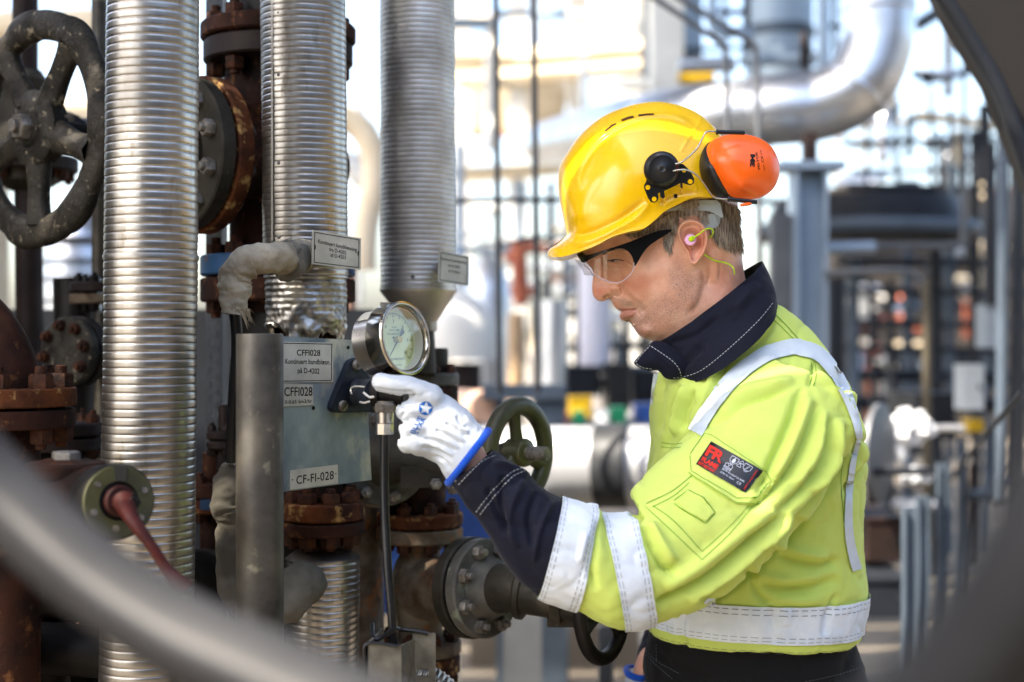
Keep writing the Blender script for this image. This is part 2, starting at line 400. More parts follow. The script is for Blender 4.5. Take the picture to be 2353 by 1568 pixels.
Y3 = 2.62; px = PX(Y3)
t = thing('ribbed_pipe', 'ribbed silver clad pipe narrowing to a funnel cone behind the dial gauge', 'insulated pipe', S(975, 740, Y3), 'ribbed insulated pipes')
b = MB(); ribbed(b, (959, -260), (961, 664), Y3, 86.5, 11.6, .0005); part('cladding', b, M_alu3, t)
a = S(961, 662, Y3); b = MB(); b.lathe(a, S(966, 745, Y3)-a, [(0, 88*px), (6*px, 89*px), (10*px, 87*px), (83*px, 34*px), (86*px, 30*px)], 72); part('cone', b, M_alu3, t)
b = MB(); b.cyl(S(966, 735, Y3), S(972, 860, Y3), 31*px, seg=32, bev=.002); part('neck', b, M_cast, t)
b = MB(); b.cyl(S(966, 738, Y3), S(966, 762, Y3), 38*px, seg=32, bev=.002); part('collar', b, M_alu2, t)
b = MB(); b.cyl(S(959, -250, Y3), (S(959, -250, Y3).x, Y3, DZ-.02), 84*px, seg=40); part('pipe_run', b, M_alu2, t)
b = MB(); b.lathe(S(948, 636, Y3-86*px), (0, -1, 0), [(0, .004), (.002, .003)], 12); part('rivet', b, M_nut, t)

# ---------------------------------------------------------------- flanges, valves, handwheels
def disc(mb, c, ax, r, th, seg=72, bev=.003):
    mb.lathe(c, ax, [(0, r-bev), (bev, r), (th-bev, r), (th, r-bev)], seg)
def bolts(t, c, ax, rb, nb, nr, nh, stud, m, ph=0.0, back=None, name='bolt'):
    """nb nuts on the face at c looking along ax; back = distance to the nuts on the far side"""
    ax = Vector(ax).normalized()
    for p in ringpts(c, ax, rb, nb, ph):
        b = MB(); hexnut(b, p, ax, nr, nh, stud, ph=rng.random())
        if back: hexnut(b, p-ax*back, -ax, nr, nh, stud*.7, ph=rng.random()); b.cyl(p, p-ax*back, nr*.5, seg=10)
        part(name, b, m, t)
def handwheel(t, c, ax, Rr, tr, ns, hub, m, lobes=0, dish=.0, nut=M_nut, flat=.75, ph0=0, sw=1.0):
    ax = Vector(ax).normalized(); h = Vector((0, 0, 1)).cross(ax).normalized(); up = ax.cross(h); c = Vector(c)
    b = MB(); N = 144; seg = 20; vs = []; fs = []
    for i in range(N):
        th = 2*math.pi*i/N; d = h*math.cos(th)+up*math.sin(th)
        lob = (max(0, math.cos(lobes*th))**.6*.26+1-.08) if lobes else 1.0
        for k in range(seg):
            q = 2*math.pi*k/seg; cx = math.cos(q); cy = math.sin(q)
            cx = math.copysign(abs(cx)**.8, cx); cy = math.copysign(abs(cy)**.8, cy)
            rr = Rr-tr+cx*tr*(lob if cx > 0 else 1)
            nn_ = .0016*mnoise.noise(Vector((math.cos(th)*5+cx, math.sin(th)*5+cy, Rr*9)))*(1 if lobes else .2)
            vs.append(c+d*(rr+nn_)+ax*(cy*tr*flat*(lob)+nn_))
    for i in range(N):
        for k in range(seg):
            fs.append((i*seg+k, ((i+1) % N)*seg+k, ((i+1) % N)*seg+(k+1) % seg, i*seg+(k+1) % seg))
    b.add(vs, fs); part('rim', b, m, t, 60)
    hc = c+ax*dish
    b = MB(); b.lathe(hc-ax*.02, ax, [(0, hub*.7), (.004, hub*.95), (.034, hub), (.039, hub*.92), (.041, hub*.52), (.046, hub*.46)], 40); part('hub', b, m, t)
    for i in range(ns):
        th = 2*math.pi*i/ns+ph0; d = h*math.cos(th)+up*math.sin(th); s_ = ax.cross(d)
        r0 = hub*.7; r1 = Rr-tr*1.5; vs = []; fs = []; n_ = 14; sg = 16
        for k in range(n_+1):
            u_ = k/n_; e = (1-4*(u_-.5)**2); wv = (hub*.62*(1-u_)+tr*.85*u_+hub*.35*(u_**6))*sw*(1-.12*e); tv = tr*.5*(1+.25*abs(u_-.5))
            cc = c+d*(r0+(r1-r0)*u_)+ax*(dish*(1-u_))
            for j in range(sg):
                q = 2*math.pi*j/sg; vs.append(cc+s_*(wv*math.copysign(abs(math.cos(q))**.7, math.cos(q)))+ax*(tv*math.copysign(abs(math.sin(q))**.7, math.sin(q))+(tr*.35*max(0, 1-abs(math.cos(q))*2.5) if math.sin(q) > 0 else 0)))
        for k in range(n_):
            for j in range(sg): fs.append((k*sg+j, k*sg+(j+1) % sg, (k+1)*sg+(j+1) % sg, (k+1)*sg+j))
        b = MB(); b.add(vs, fs); part('spoke', b, m, t, 180)
    b = MB(); hexnut(b, hc+ax*.025, ax, hub*.36, hub*.30, hub*.16); part('nut', b, nut, t)

# big handwheel at the left edge
n_ = Vector((-.62, -.78, 0))
wc = S(90, 297, 2.45)
t = thing('handwheel', 'large weathered grey handwheel with five spokes and wavy grip rim', 'handwheel', wc, 'valve handwheels')
handwheel(t, wc, n_, 274*PX(2.45), .0265, 5, .066, M_wheel, lobes=7, dish=.0, ph0=R(-90), sw=.8, flat=.62)
b = MB(); b.cyl(wc-n_*.01, wc-n_*.30, .02, seg=20); part('stem', b, M_castd, t)
# bonnet cover flange behind the first pipe
fa = Vector((-.7, -.7, .0)).normalized(); fc = S(412, 352, 2.36)
t = thing('flanged_valve', 'brown rusty valve with big round bolted cover, between the two widest ribbed pipes', 'valve', fc, 'flanged valves')
b = MB(); disc(b, fc, -fa, .128, .028); b.lathe(fc, fa, [(-.002, .070), (.006, .068), (.008, .05), (.009, .01)], 48); part('cover', b, M_cast, t)
b = MB(); disc(b, fc-fa*.031, -fa, .132, .03); part('flange', b, M_rust, t)
bolts(t, fc+fa*.0, fa, .1005, 10, .0145, .016, .008, M_nut, ph=R(18), back=.061)
bc = fc-fa*.2
b = MB(); b.lathe(fc-fa*.06, -fa, [(0, .09), (.03, .075), (.07, .08), (.12, .1), (.2, .1), (.26, .05)], 48)
b.cyl((bc.x, bc.y, S(0, 120, bc.y).z), (bc.x, bc.y, S(0, 720, bc.y).z), .085, seg=40); part('body', b, M_rust2, t)
for v0, v1, mm, r_ in ((62, 98, M_rust2, .135), (103, 150, M_brown, .13), (590, 636, M_bluef, .135), (642, 695, M_rust2, .135)):
    b = MB(); z0 = S(0, v0*1.0, bc.y).z; z1 = S(0, v1, bc.y).z; b.lathe((bc.x, bc.y, z1), (0, 0, 1), [(0, r_-.003), (.003, r_), (z0-z1-.003, r_), (z0-z1, r_-.003)], 64); part('flange', b, mm, t)
bolts(t, (bc.x, bc.y, S(0, 62, bc.y).z), (0, 0, 1), .108, 8, .017, .02, .012, M_nutr, ph=.2, back=(150-62)*PX(bc.y)+.004)
bolts(t, (bc.x, bc.y, S(0, 590, bc.y).z), (0, 0, 1), .108, 8, .017, .02, .012, M_nutr, ph=.2, back=(695-590)*PX(bc.y))
b = MB(); b.cyl((bc.x, bc.y, S(0, 60, bc.y).z), (bc.x, bc.y, DZ-.25), .085, seg=40); part('pipe_run', b, M_castd, t); b = MB(); b.cyl((bc.x, bc.y, S(0, 690, bc.y).z), (bc.x, bc.y, .02), .075, seg=40); part('pipe_run', b, M_castd, t)

# things standing behind the handwheel
def vpipe(name, label, u, v0, v1, Y, rpx, m, cat='pipe', group=None, extra=None, u1=None):
    a = S(u, v0, Y); q = S(u if u1 is None else u1, v1, Y); b = MB(); b.cyl(q, a, rpx*PX(Y), seg=32)
    return solo(name, b, m, label, cat, group)
t = thing('pipe', 'brown vertical pipe with a bolted flange seen through the handwheel spokes', 'pipe', S(60, 700, 3.0))
b = MB(); b.cyl(S(58, 175, 3.0), S(58, -900, 3.0), 29*PX(3), seg=32); b.cyl(S(64, 420, 3.0), S(70, 900, 3.0), 31*PX(3), seg=32); part('tube', b, M_brown, t)
b = MB(); b.lathe(S(60, 200, 3.0), (0, 0, 1), [(-.22, .03), (-.2, .07), (-.1, .075), (-.02, .05), (0, .058), (.012, .058), (.02, .04), (.035, .031)], 40); part('body', b, M_cast, t)
b = MB(); disc(b, S(62, 395, 3.0), (0, 0, 1), .105, .03); part('flange', b, M_brown, t)
bolts(t, S(62, 395, 3.0), (0, 0, -1), .085, 8, .014, .018, .006, M_nutr, ph=.3)
t = thing('yoke', 'dark round clamp behind the handwheel rim at right', 'valve part', S(165, 290, 2.8))
b = MB(); b.lathe(S(175, 300, 2.8), (-.7, -.7, 0), [(0, .03), (.02, .035), (.03, .024), (.05, .03), (.07, .02)], 32); b.cyl(S(175, 300, 2.8), S(240, 300, 3.0), .025, seg=20); part('clamp', b, M_castd, t)
a = S(229, 640, 2.75)
t = thing('pipe', 'grey vertical pipe between handwheel and widest ribbed pipe, small flanges at its foot', 'pipe', a)
b = MB(); b.cyl(S(229, 640, 2.75), S(229, -900, 2.75), 18*PX(2.75), seg=24); b.cyl(S(232, 720, 2.75), S(236, 1100, 2.75), 17*PX(2.75), seg=24); part('tube', b, M_post, t)
for v0, mm in ((672, M_brown), (699, M_valve)):
    b = MB(); disc(b, S(232, v0, 2.75), (0, 0, 1), 70*PX(2.75), 22*PX(2.75), bev=.002); part('flange', b, mm, t)
bolts(t, S(232, 650, 2.75), (0, 0, 1), 50*PX(2.75), 6, .0105, .013, .005, M_castd, ph=R(150), back=50*PX(2.75))
# round bolted cover and the pipe it closes
fa2 = Vector((-.45, -.89, 0)).normalized(); c2 = S(150, 808, 2.6)
t = thing('flanged_valve', 'rusty round bolted cover beside the dark elbow, left of the widest ribbed pipe', 'valve', c2, 'flanged valves')
b = MB(); disc(b, c2, -fa2, 80*PX(2.6), .022); part('cover', b, M_wheel, t)
b = MB(); disc(b, c2-fa2*.024, -fa2, 82*PX(2.6), .022); part('flange', b, M_castd, t)
bolts(t, c2, fa2, 62*PX(2.6), 8, .011, .012, .006, M_nutr, ph=.2)
b = MB(); b.cyl(c2-fa2*.04, c2-fa2*.3, .045, seg=32); b.cyl(S(170, 640, 2.8), S(176, 1200, 2.8), .04, seg=24); part('body', b, M_castd, t)
# dark elbow at the left edge with its flange pair
t = thing('pipe_elbow', 'thick dark brown pipe elbow at the left edge on bolted flanges', 'pipe elbow', S(-20, 930, 2.1))
px = PX(2.1)
b = MB(); b.tube([S(-300, 690, 2.1), S(-160, 690, 2.1), S(-60, 740, 2.1), S(0, 830, 2.1), S(10, 900, 2.1)], 78*px, 40, sub=8); part('elbow', b, M_rust2, t)
b = MB(); disc(b, S(10, 933, 2.1), (0, 0, 1), 160*px, 42*px, bev=.002); part('flange', b, M_rust, t)
b = MB(); disc(b, S(10, 982, 2.1), (0, 0, 1), 158*px, 42*px, bev=.002); part('flange', b, M_rust2, t)
bolts(t, S(10, 891, 2.1), (0, 0, 1), 125*px, 8, .0175, .021, .012, M_nutr, ph=R(-32), back=92*px)
b = MB(); b.cyl(S(10, 980, 2.1), (S(10, 0, 2.1).x, 2.1, 0), 80*px, seg=32); part('pipe_run', b, M_rust2, t)
for u, v, Y in ((-60, 1180, 2.5), (120, 1300, 2.6), (30, 1420, 2.7)):
    pass

# label ring valve with the red lever
c3 = S(272, 1152, 1.78); fa3 = Vector((.55, -.83, .12)).normalized(); px = PX(1.78)
t = thing('lever_valve', 'ball valve with a green label ring and a red lever pointing down', 'valve', c3)
b = MB(); b.lathe(c3-fa3*.075, fa3, [(0, 70*px), (.01, 88*px), (.07, 88*px), (.075, 84*px)], 64); part('housing', b, M_castd, t)
b = MB(); b.lathe(c3, fa3, [(.0, 45*px), (.003, 46*px), (.004, 80*px), (.0, 83*px)], 64, cap0=False, cap1=False); part('label_ring', b, M_olive, t)
b = MB()
for i in range(6):
    p = ringpts(c3+fa3*.0042, fa3, 63*px, 6, R(60*i+20))[0]; b.cyl(p, p+fa3*.002, .004, seg=12)
part('ring_screws', b, M_nut, t)
b = MB(); p = ringpts(c3+fa3*.0045, fa3, 64*px, 1, R(90))[0]; b.box(p, (.022, .003, .02)); part('emblem_tab', b, M_black, t)
b = MB(); b.cyl(c3-fa3*.01, c3+fa3*.012, 36*px, seg=32, bev=.002); part('stem_boss', b, M_redl, t)
b = MB(); hexnut(b, c3+fa3*.01+Vector((.008, 0, -.002)), fa3, 25*px, .014, .012); part('nut', b, M_castd, t)
h0 = c3+fa3*.02; lev = [h0, S(305, 1195, 1.73), S(345, 1250, 1.72), S(390, 1315, 1.72), S(432, 1352, 1.72)]
b = MB(); b.tube(lev, [.014, .009, .0068, .0068, .0105], 16, sub=6); part('lever', b, M_redl, t)
b = MB(); b.tube([S(-60, 1250, 1.9), S(40, 1180, 1.88), S(120, 1130, 1.86), c3-fa3*.06], .044, 32); b.cyl(S(152, 1100, 1.86), S(152, 1062, 1.86), .052, seg=32, bev=.004); part('body', b, M_rust2, t)
b = MB(); hexnut(b, S(152, 1062, 1.86), (0, 0, 1), .019, .014); part('bolt', b, M_nut, t)

# dark pipework in the lower left shade
t = thing('pipe_manifold', 'dark rusty manifold of elbows and flanges in the shade at lower left', 'pipework', S(100, 1500, 2.6))
for pts, r_ in (([S(-80, 1060, 2.5), S(60, 1060, 2.5), S(150, 1100, 2.5), S(170, 1200, 2.5), S(175, 1700, 2.5)], .05),
                ([S(-80, 1330, 2.3), S(100, 1340, 2.3), S(300, 1350, 2.3), S(420, 1340, 2.35), S(520, 1330, 2.6)], .055),
                ([S(60, 1250, 2.35), S(62, 1900, 2.35)], .07), ([S(330, 1350, 2.4), S(330, 2000, 2.4)], .045), ([S(-80, 1480, 2.2), S(260, 1500, 2.2), S(420, 1520, 2.25)], .04)):
    b = MB(); b.tube(pts, r_, 24); part('tube', b, M_castd, t)
for p, ax, r_ in ((S(175, 1180, 2.5), (0, 0, 1), .085), (S(62, 1290, 2.35), (0, 0, 1), .1), (S(62, 1450, 2.35), (0, 0, 1), .1), (S(250, 1345, 2.3), (1, 0, 0), .09), (S(330, 1480, 2.4), (0, 0, 1), .08), (S(120, 1000, 2.5), (0, 0, 1), .09)):
    b = MB(); disc(b, p, ax, r_, .022); disc(b, p-Vector(ax)*.026, ax, r_, .022); part('flange', b, M_brown, t)
    bolts(t, p+Vector(ax)*.022, ax, r_*.8, 6, .012, .014, .008, M_nutr, back=.048)
t = thing('dark_backing', 'dark backing panel added for shade behind the lower left pipework', 'steel frame', S(100, 1300, 3.2))  # dark sheet put in to deepen the shade between the pipes
b = MB()
b.box((-1.5, 3.6, .79), (2.3, .06, 1.58))
part('panel', b, M_sdark, t)

# perforated strut between first pipe and wrapped pipe
t = thing('perforated_strut', 'grey perforated steel strut standing behind the wrapped pipe', 'steel strut', S(490, 1500, 2.55))
px = PX(2.6); b = MB()
for sx in (-1, 1): b.box((S(490, 0, 2.6).x+sx*17*px, 2.63, 1.2), (.003, .05, 2.3))
xc = S(490, 0, 2.6).x
zs = [S(0, v, 2.6).z for v in range(690, 1450, 33)]
for s_ in (-1, 1): b.box((xc+s_*13*px, 2.605, 1.2), (8*px, .003, 2.3))
zz = 2.35
for z in zs+[.05]:
    b.box((xc, 2.6035, (zz+z+.006)/2), (17.9*px, .003, zz-z-.012)); zz = z
part('channel', b, M_sgrey, t)

# small valve left of the post
def stack_valve(label, name, u, Y, rp, segs, nutsat, mN, cat='valve', group='flanged valves', nb=8):
    t = thing(name, label, cat, S(u, segs[-1][1], Y), group); px = PX(Y)
    for v0, v1, r_, m, nm in segs:
        b = MB(); a = S(u, v1, Y); h = (v1-v0)*px; bv = min(.003, h*.2)
        if isinstance(r_, tuple): b.lathe(a, (0, 0, 1), [(0, r_[1]*px), (h, r_[0]*px)], 56)
        else: b.lathe(a, (0, 0, 1), [(0, r_*px-bv), (bv, r_*px), (h-bv, r_*px), (h, r_*px-bv)], 56)
        part(nm, b, m, t)
    for v0, v1, rb, nr in nutsat:
        bolts(t, S(u, v0, Y), (0, 0, 1), rb*px, nb, nr*px, nr*px*1.1, nr*px*.5, mN, ph=R(rng.uniform(10, 40)), back=(v1-v0)*px)
    return t
stack_valve('purple brown small flange pair on a thin pipe, left of the tube post', 'flange_pair', 517, 2.45, 0,
            [(930, 1010, 14, M_brown, 'tube'), (990, 1010, 42, M_brown, 'flange'), (1012, 1032, 42, M_brown, 'flange'), (1032, 1085, 20, M_brown, 'tube')],
            [(990, 1032, 30, 12)], M_brown, nb=4)
stack_valve('rusty flange pair with a blue paint spot beside the wrapped pipe', 'flange_pair', 490, 2.55, 0,
            [(1040, 1105, 25, M_rust2, 'tube'), (1105, 1140, 75, M_rust2, 'flange'), (1144, 1175, 76, M_rust, 'flange'), (1175, 1600, 30, M_rust2, 'tube')],
            [(1105, 1175, 55, 15)], M_nutr)
b = MB(); b.box(S(483, 1160, 2.55-76*PX(2.55)-.001), (.035, .004, .018)); solo('paint_patch', b, M_bluef, 'blue paint spot on the rusty flange beside the wrapped pipe', 'paint mark')

# cloth wrapped branch: goes into the second pipe, down over a bare black tube
def lump(a, f, g_=1.0):
    return lambda s, th: a*(mnoise.noise(Vector((s*f, math.cos(th)*g_, math.sin(th)*g_)))+.5*mnoise.noise(Vector((s*f*2.5, math.cos(th)*2*g_, math.sin(th)*2*g_+9))))
t = thing('wrapped_branch_pipe', 'cloth wrapped bent branch pipe entering the side of the torn ribbed pipe', 'wrapped pipe', S(540, 730, 2.14))
px = PX(2.15)
b = MB(); b.tube([S(700, 588, 2.24), S(655, 593, 2.19), S(612, 594, 2.15), S(570, 604, 2.14), S(545, 635, 2.14), S(541, 675, 2.14), S(535, 722, 2.14)],
                 [37*px, 36*px, 34*px, 37*px, 38*px, 35*px, 28*px], 48, sub=14, disp=lump(.22, 11)); part('cloth_wrap', b, M_cloth, t)
b = MB(); b.tube([S(538, 700, 2.14), S(545, 790, 2.15), S(538, 900, 2.16), S(531, 1062, 2.18)], 13.5*px, 20); part('bare_tube', b, M_black, t)
vs = []; fs = []
for k in range(40):
    x = 548+rng.uniform(-22, 25); y0 = 706+rng.uniform(0, 18); L_ = rng.uniform(8, 42)*(1.0 if x > 552 else .25); o = len(vs)
    vs += [S(x, y0, 2.11), S(x+rng.uniform(3, 8), y0+2, 2.108), S(x+rng.uniform(2, 20), y0+L_, 2.115)]; fs.append((o, o+1, o+2))
b = MB(); b.add(vs, fs); part('frayed_threads', b, M_cloth, t)
b = MB(); b.lathe(S(655, 600, 2.2), S(700, 592, 2.24)-S(655, 600, 2.2), [(0, 40*px), (.006, 52*px), (.014, 46*px), (.03, 42*px)], 24)
for i, v_ in enumerate(b.v):
    q = Vector(v_); b.v[i] = tuple(q+Vector((mnoise.noise(q*60), mnoise.noise(q*60+Vector((5, 5, 5))), mnoise.noise(q*60+Vector((9, 1, 5)))))*.006)
part('sealant', b, M_clothg, t)
t = thing('wrapped_pipe', 'lumpy dirty cloth wrapped pipe passing behind the tube post into the lower ribbed sleeve', 'wrapped pipe', S(520, 1400, 2.2))
px = PX(2.2)
b = MB(); b.tube([S(534, 1066, 2.2), S(530, 1100, 2.2), S(524, 1160, 2.2), S(535, 1200, 2.2), S(530, 1270, 2.2), S(545, 1350, 2.2), S(590, 1400, 2.19), S(650, 1385, 2.18), S(690, 1345, 2.2), S(712, 1340, 2.26)],
                 [20*px, 34*px, 42*px, 34*px, 36*px, 42*px, 46*px, 50*px, 52*px, 40*px], 48, sub=12, disp=lump(.17, 16)); part('cloth_wrap', b, M_clothg, t)
vs = []; fs = []
for k in range(60):
    a0 = rng.uniform(0, 6.28); r_ = rng.uniform(8, 22)*px; p = S(534, 1075, 2.2)+Vector((math.cos(a0)*r_, math.sin(a0)*r_, 0)); o = len(vs)
    vs += [p, p+Vector((.002, 0, .001)), p+Vector((rng.uniform(-.006, .006), -.002, rng.uniform(.005, .02)))]; fs.append((o, o+1, o+2))
b = MB(); b.add(vs, fs); part('frayed_threads', b, M_rag, t)

# rusty flange stack on the lower ribbed sleeve
Yf = 2.36
tf = stack_valve('heavily rusted flange pair under the grey sign plate, on a ribbed sleeve', 'flange_stack', 742, Yf, 0,
            [(1040, 1150, 45, M_rust2, 'tube'), (1152, 1192, 97, M_rust, 'flange'), (1196, 1226, 97, M_rust2, 'flange'), (1226, 1275, 38, M_rust2, 'neck'), (1262, 1282, (60, 86), M_alu2, 'end_cap')],
            [(1152, 1226, 68, 22)], M_nutr)
px = PX(Yf); b = MB(); ribbed(b, (742, 1280), (740, 1700), Yf, 83.5, 15.2, .0009); part('cladding', b, M_alu, tf)
b = MB(); b.cyl(S(740, 1690, Yf), (S(740, 0, Yf).x, Yf, 0), .055, seg=32); part('pipe_run', b, M_alu2, tf)

# flanges under the funnel cone pipe, behind the glove
stack_valve('grey square shouldered flange under the funnel cone, above the pointing hand', 'flange_stack', 985, 2.68, 0,
            [(800, 858, 45, M_cast, 'neck'), (857, 886, 70, M_grey, 'flange'), (890, 938, 68, M_rust2, 'flange'), (938, 1100, 40, M_rust2, 'tube')],
            [(857, 938, 54, 13)], M_nutr)

# upper valve: round bonnet flange turned to the right, yoke and handwheel
fa4 = Vector((.42, -.9, .06)).normalized(); c4 = S(884, 1052, 2.42); px = PX(2.42)
t = thing('handwheel_valve', 'grey bolted valve with olive handwheel behind the gloved hand', 'valve', c4, 'handwheel valves')
b = MB(); disc(b, c4, -fa4, 112*px, .02); part('cover', b, M_grey, t)
b = MB(); disc(b, c4-fa4*.023, -fa4, 116*px, .022); part('flange', b, M_valve, t)
bolts(t, c4, fa4, 92*px, 8, .011, .012, .008, M_nut, ph=R(12))
b = MB(); b.lathe(c4-fa4*.045, -fa4, [(0, .06), (.03, .055), (.09, .075), (.16, .075), (.2, .03)], 40); cb = c4-fa4*.15
b.cyl((cb.x, cb.y, S(0, 940, cb.y).z), (cb.x, cb.y, .9), .05, seg=32); part('body', b, M_valve, t)
hw = S(1190, 1040, 2.36); hax = Vector((.80, -.60, .0)).normalized()
b = MB(); b.tube([c4, S(960, 1060, 2.38), S(1060, 1075, 2.37), S(1120, 1062, 2.38), hw-hax*.01], [.05, .034, .027, .024, .02], 28, sub=6)
b.box(S(1005, 1095, 2.36), (.12, .03, .035)); part('yoke', b, M_cast, t)
b = MB(); hexnut(b, S(1040, 1120, 2.34), (.3, -1, 0), .012, .012, .008); hexnut(b, S(1000, 1112, 2.34), (.3, -1, 0), .010, .01, .006); part('gland_bolts', b, M_nut, t)
w_ = thing('handwheel', 'olive and brown handwheel between the glove and the white tank', 'handwheel', hw, 'valve handwheels')
handwheel(w_, hw, hax, 127*PX(2.36), .0145, 3, .024, M_olive, dish=.0, ph0=R(100), sw=.9, flat=.9)
b = MB(); b.cyl(hw, hw+hax*.06, .0105, seg=20); 
for k in range(10): b.lathe(hw+hax*(.02+k*.004), hax, [(0, .0105), (.001, .0122), (.002, .0122), (.003, .0105)], 20)
part('threaded_stem', b, M_nut, w_)

# lower valve with side bonnet and second handwheel
YL = 2.5; px = PX(YL)
t = stack_valve('grey and rust valve body under the sleeve with green tinted side cover', 'handwheel_valve', 965, YL, 0,
            [(1110, 1176, 60, M_rust2, 'neck'), (1176, 1207, 99, M_rust, 'flange'), (1211, 1243, 99, M_valve, 'flange'), (1243, 1262, 55, M_valve, 'neck'), (1470, 1500, 95, M_valve, 'flange'), (1504, 1545, 92, M_rust, 'flange'), (1545, 1700, 50, M_rust2, 'neck')],
            [(1176, 1243, 78, 17), (1470, 1545, 76, 16)], M_nutr, group='handwheel valves')
b = MB(); a = S(965, 1475, YL); b.lathe(a, (0, 0, 1), [(0, 55*px), (30*px, 50*px), (60*px, 58*px), (100*px, 68*px), (140*px, 68*px), (180*px, 58*px), (200*px, 48*px), (235*px, 50*px)], 56)
for i, v_ in enumerate(b.v):
    q = Vector(v_); b.v[i] = tuple(q+Vector((mnoise.noise(q*18), mnoise.noise(q*18+Vector((5, 5, 5))), 0))*.004)
part('body', b, M_valve, t)
fa5 = Vector((.74, -.66, .08)).normalized(); c5 = S(1122, 1352, 2.36); q = PX(2.38)
b = MB(); b.cyl(S(965, 1355, YL), c5-fa5*.05, .055, seg=36); part('branch', b, M_valve, t)
b = MB(); disc(b, c5-fa5*.026, -fa5, 116*q, .025); part('flange', b, M_cast, t)
b = MB(); disc(b, c5, -fa5, 113*q, .022); b.lathe(c5, fa5, [(0, .055), (.02, .045), (.05, .03)], 32); part('cover', b, M_grey, t)
bolts(t, c5, fa5, 90*q, 8, .012, .013, .009, M_nut, ph=R(20))
h5 = S(1385, 1400, 2.24)
b = MB(); b.tube([c5+fa5*.02, S(1180, 1355, 2.32), S(1250, 1375, 2.28), S(1330, 1392, 2.26), h5], [.042, .038, .03, .026, .02], 28); b.box(S(1300, 1420, 2.28), (.06, .03, .025)); b.lathe(S(1190, 1357, 2.315), (.95, -.3, -.1), [(0, .042), (.004, .046), (.012, .046), (.016, .040)], 32); b.lathe(S(1270, 1380, 2.275), (.95, -.3, -.1), [(0, .03), (.004, .036), (.02, .036), (.024, .028)], 6); part('yoke', b, M_cast, t)
w_ = thing('handwheel', 'dark brown handwheel low behind the elbow sleeve with the reflective bands', 'handwheel', h5, 'valve handwheels')
handwheel(w_, h5, Vector((.86, -.5, .05)), 128*PX(2.24), .0115, 3, .018, M_castd, ph0=R(80), flat=.9)
# ribbed elbow at the bottom
t = thing('ribbed_elbow', 'ribbed clad pipe elbow peeping over the bottom edge beside the slotted bracket', 'insulated pipe', S(1000, 1600, 2.3), 'ribbed insulated pipes')
px = PX(2.3); vs = []; fs = []; n1 = 220; sg = 48; a = S(930, 1650, 2.3); rc = 75*px
for k in range(n1+1):
    s = k/n1; th = math.pi*(.62-s*.9); cc = a+Vector((math.cos(th)*95*px, 0, math.sin(th)*95*px-25*px)); d = Vector((math.cos(th), 0, math.sin(th)))
    r_ = 62*px+.0011*math.cos(k/n1*34*2*math.pi)
    for i in range(sg):
        f_ = 2*math.pi*i/sg; vs.append(cc+d*(math.cos(f_)*r_)+Vector((0, math.sin(f_)*r_, 0)))
for k in range(n1):
    for i in range(sg): fs.append((k*sg+i, k*sg+(i+1) % sg, (k+1)*sg+(i+1) % sg, (k+1)*sg+i))
b = MB(); b.add(vs, fs); part('cladding', b, M_alu, t)

# ---------------------------------------------------------------- tube post, sign plate and its labels
px = PX(1.97); b = MB()
b.lathe(S(597, 2300, 1.97), (0, 0, 1), [(0, 55.5*px), (1529*px, 54*px), (1532*px, 53*px), (1533*px, 48*px), (1528*px, 46*px), (1400*px, 46*px)], 64)
b.cyl(S(597, 2300, 1.97), (S(597, 0, 1.97).x, 1.97, 0), 55.5*px, seg=48)
solo('tube_post', b, M_post, 'thick galvanised tube post left of the grey sign plate', 'post')
P1 = Pl(S(640, 773, 2.06), S(838, 784, 2.20), S(640, 1131, 2.06))
t = thing('sign_plate', 'grey galvanised mounting plate with white label plates right of the tube post', 'mounting plate', P1.at(740, 1118))
b = MB(); P1.plate(b, [(612, 771), (837, 783), (854, 1103), (612, 1136)], 0, .003); part('plate', b, M_plate, t)
b = MB()
for u, v in ((800, 799), (817, 893-45), (720, 938+0)): p = P1.at(u, v, .0004); b.cyl(p, p+P1.n*.0006, .003, seg=16)
part('holes', b, M_castd, t)
def label(parent, P, quad, frame=None, texts=(), name='label_plate', lab=None, dots=(), off=.0005, m=M_white):
    b = MB(); P.plate(b, quad, off+.0012, .0012); o = part(name, b, m, parent, label=lab)
    b = MB()
    if frame:
        cx = sum(q[0] for q in quad)/4; cy = sum(q[1] for q in quad)/4
        fr = [(cx+(q[0]-cx)*(1-frame[0]/abs(quad[1][0]-quad[0][0])*2), cy+(q[1]-cy)*(1-frame[0]/abs(quad[3][1]-quad[0][1])*2)) for q in quad]; P.frame(b, fr, frame[1], off+.0014)
    for s_, L_, R_, h_, kw in texts: P.text(b, s_, L_, R_, h_, off+.0015, **kw)
    for u, v in dots: p = P.at(u, v, off+.0014); b.cyl(p, p+P.n*.0004, .0011, seg=12)
    part('lettering', b, M_ink, o)
label(t, P1, [(630, 785), (766, 788), (765, 878), (630, 880)], (3.5, 1.8), [
    ('CFFI028', (682, 810), (736, 811), 14, dict(bold=.012)), ('Kontinuert bundblæsn.', (655.5, 830), (759, 832), 12, dict(bold=.01)), ('på D-4202', (684, 851), (734, 853), 12.5, dict(bold=.01))], lab='white plate lettered CFFI028 Kontinuert bundblæsn. på D-4202')
label(t, P1, [(630, 880), (719, 884), (720, 931), (630, 936)], None, [
    ('CFFI028', (653.5, 900), (718, 899), 21, dict(bold=.012)), ('0-0,65 Sm3/hr', (654.5, 924), (717, 921.5), 8.5, dict(bold=.01))], lab='small white plate lettered CFFI028 0-0,65 Sm3/hr')
label(t, P1, [(667, 1081), (776, 1068), (777, 1111), (667, 1126)], None, [
    ('CF-FI-028', (681, 1103), (767, 1091), 20, dict(xs=1, spacing=1.05, bold=.01))], dots=((672, 1103), (771.5, 1089)), lab='tilted white plate lettered CF-FI-028')
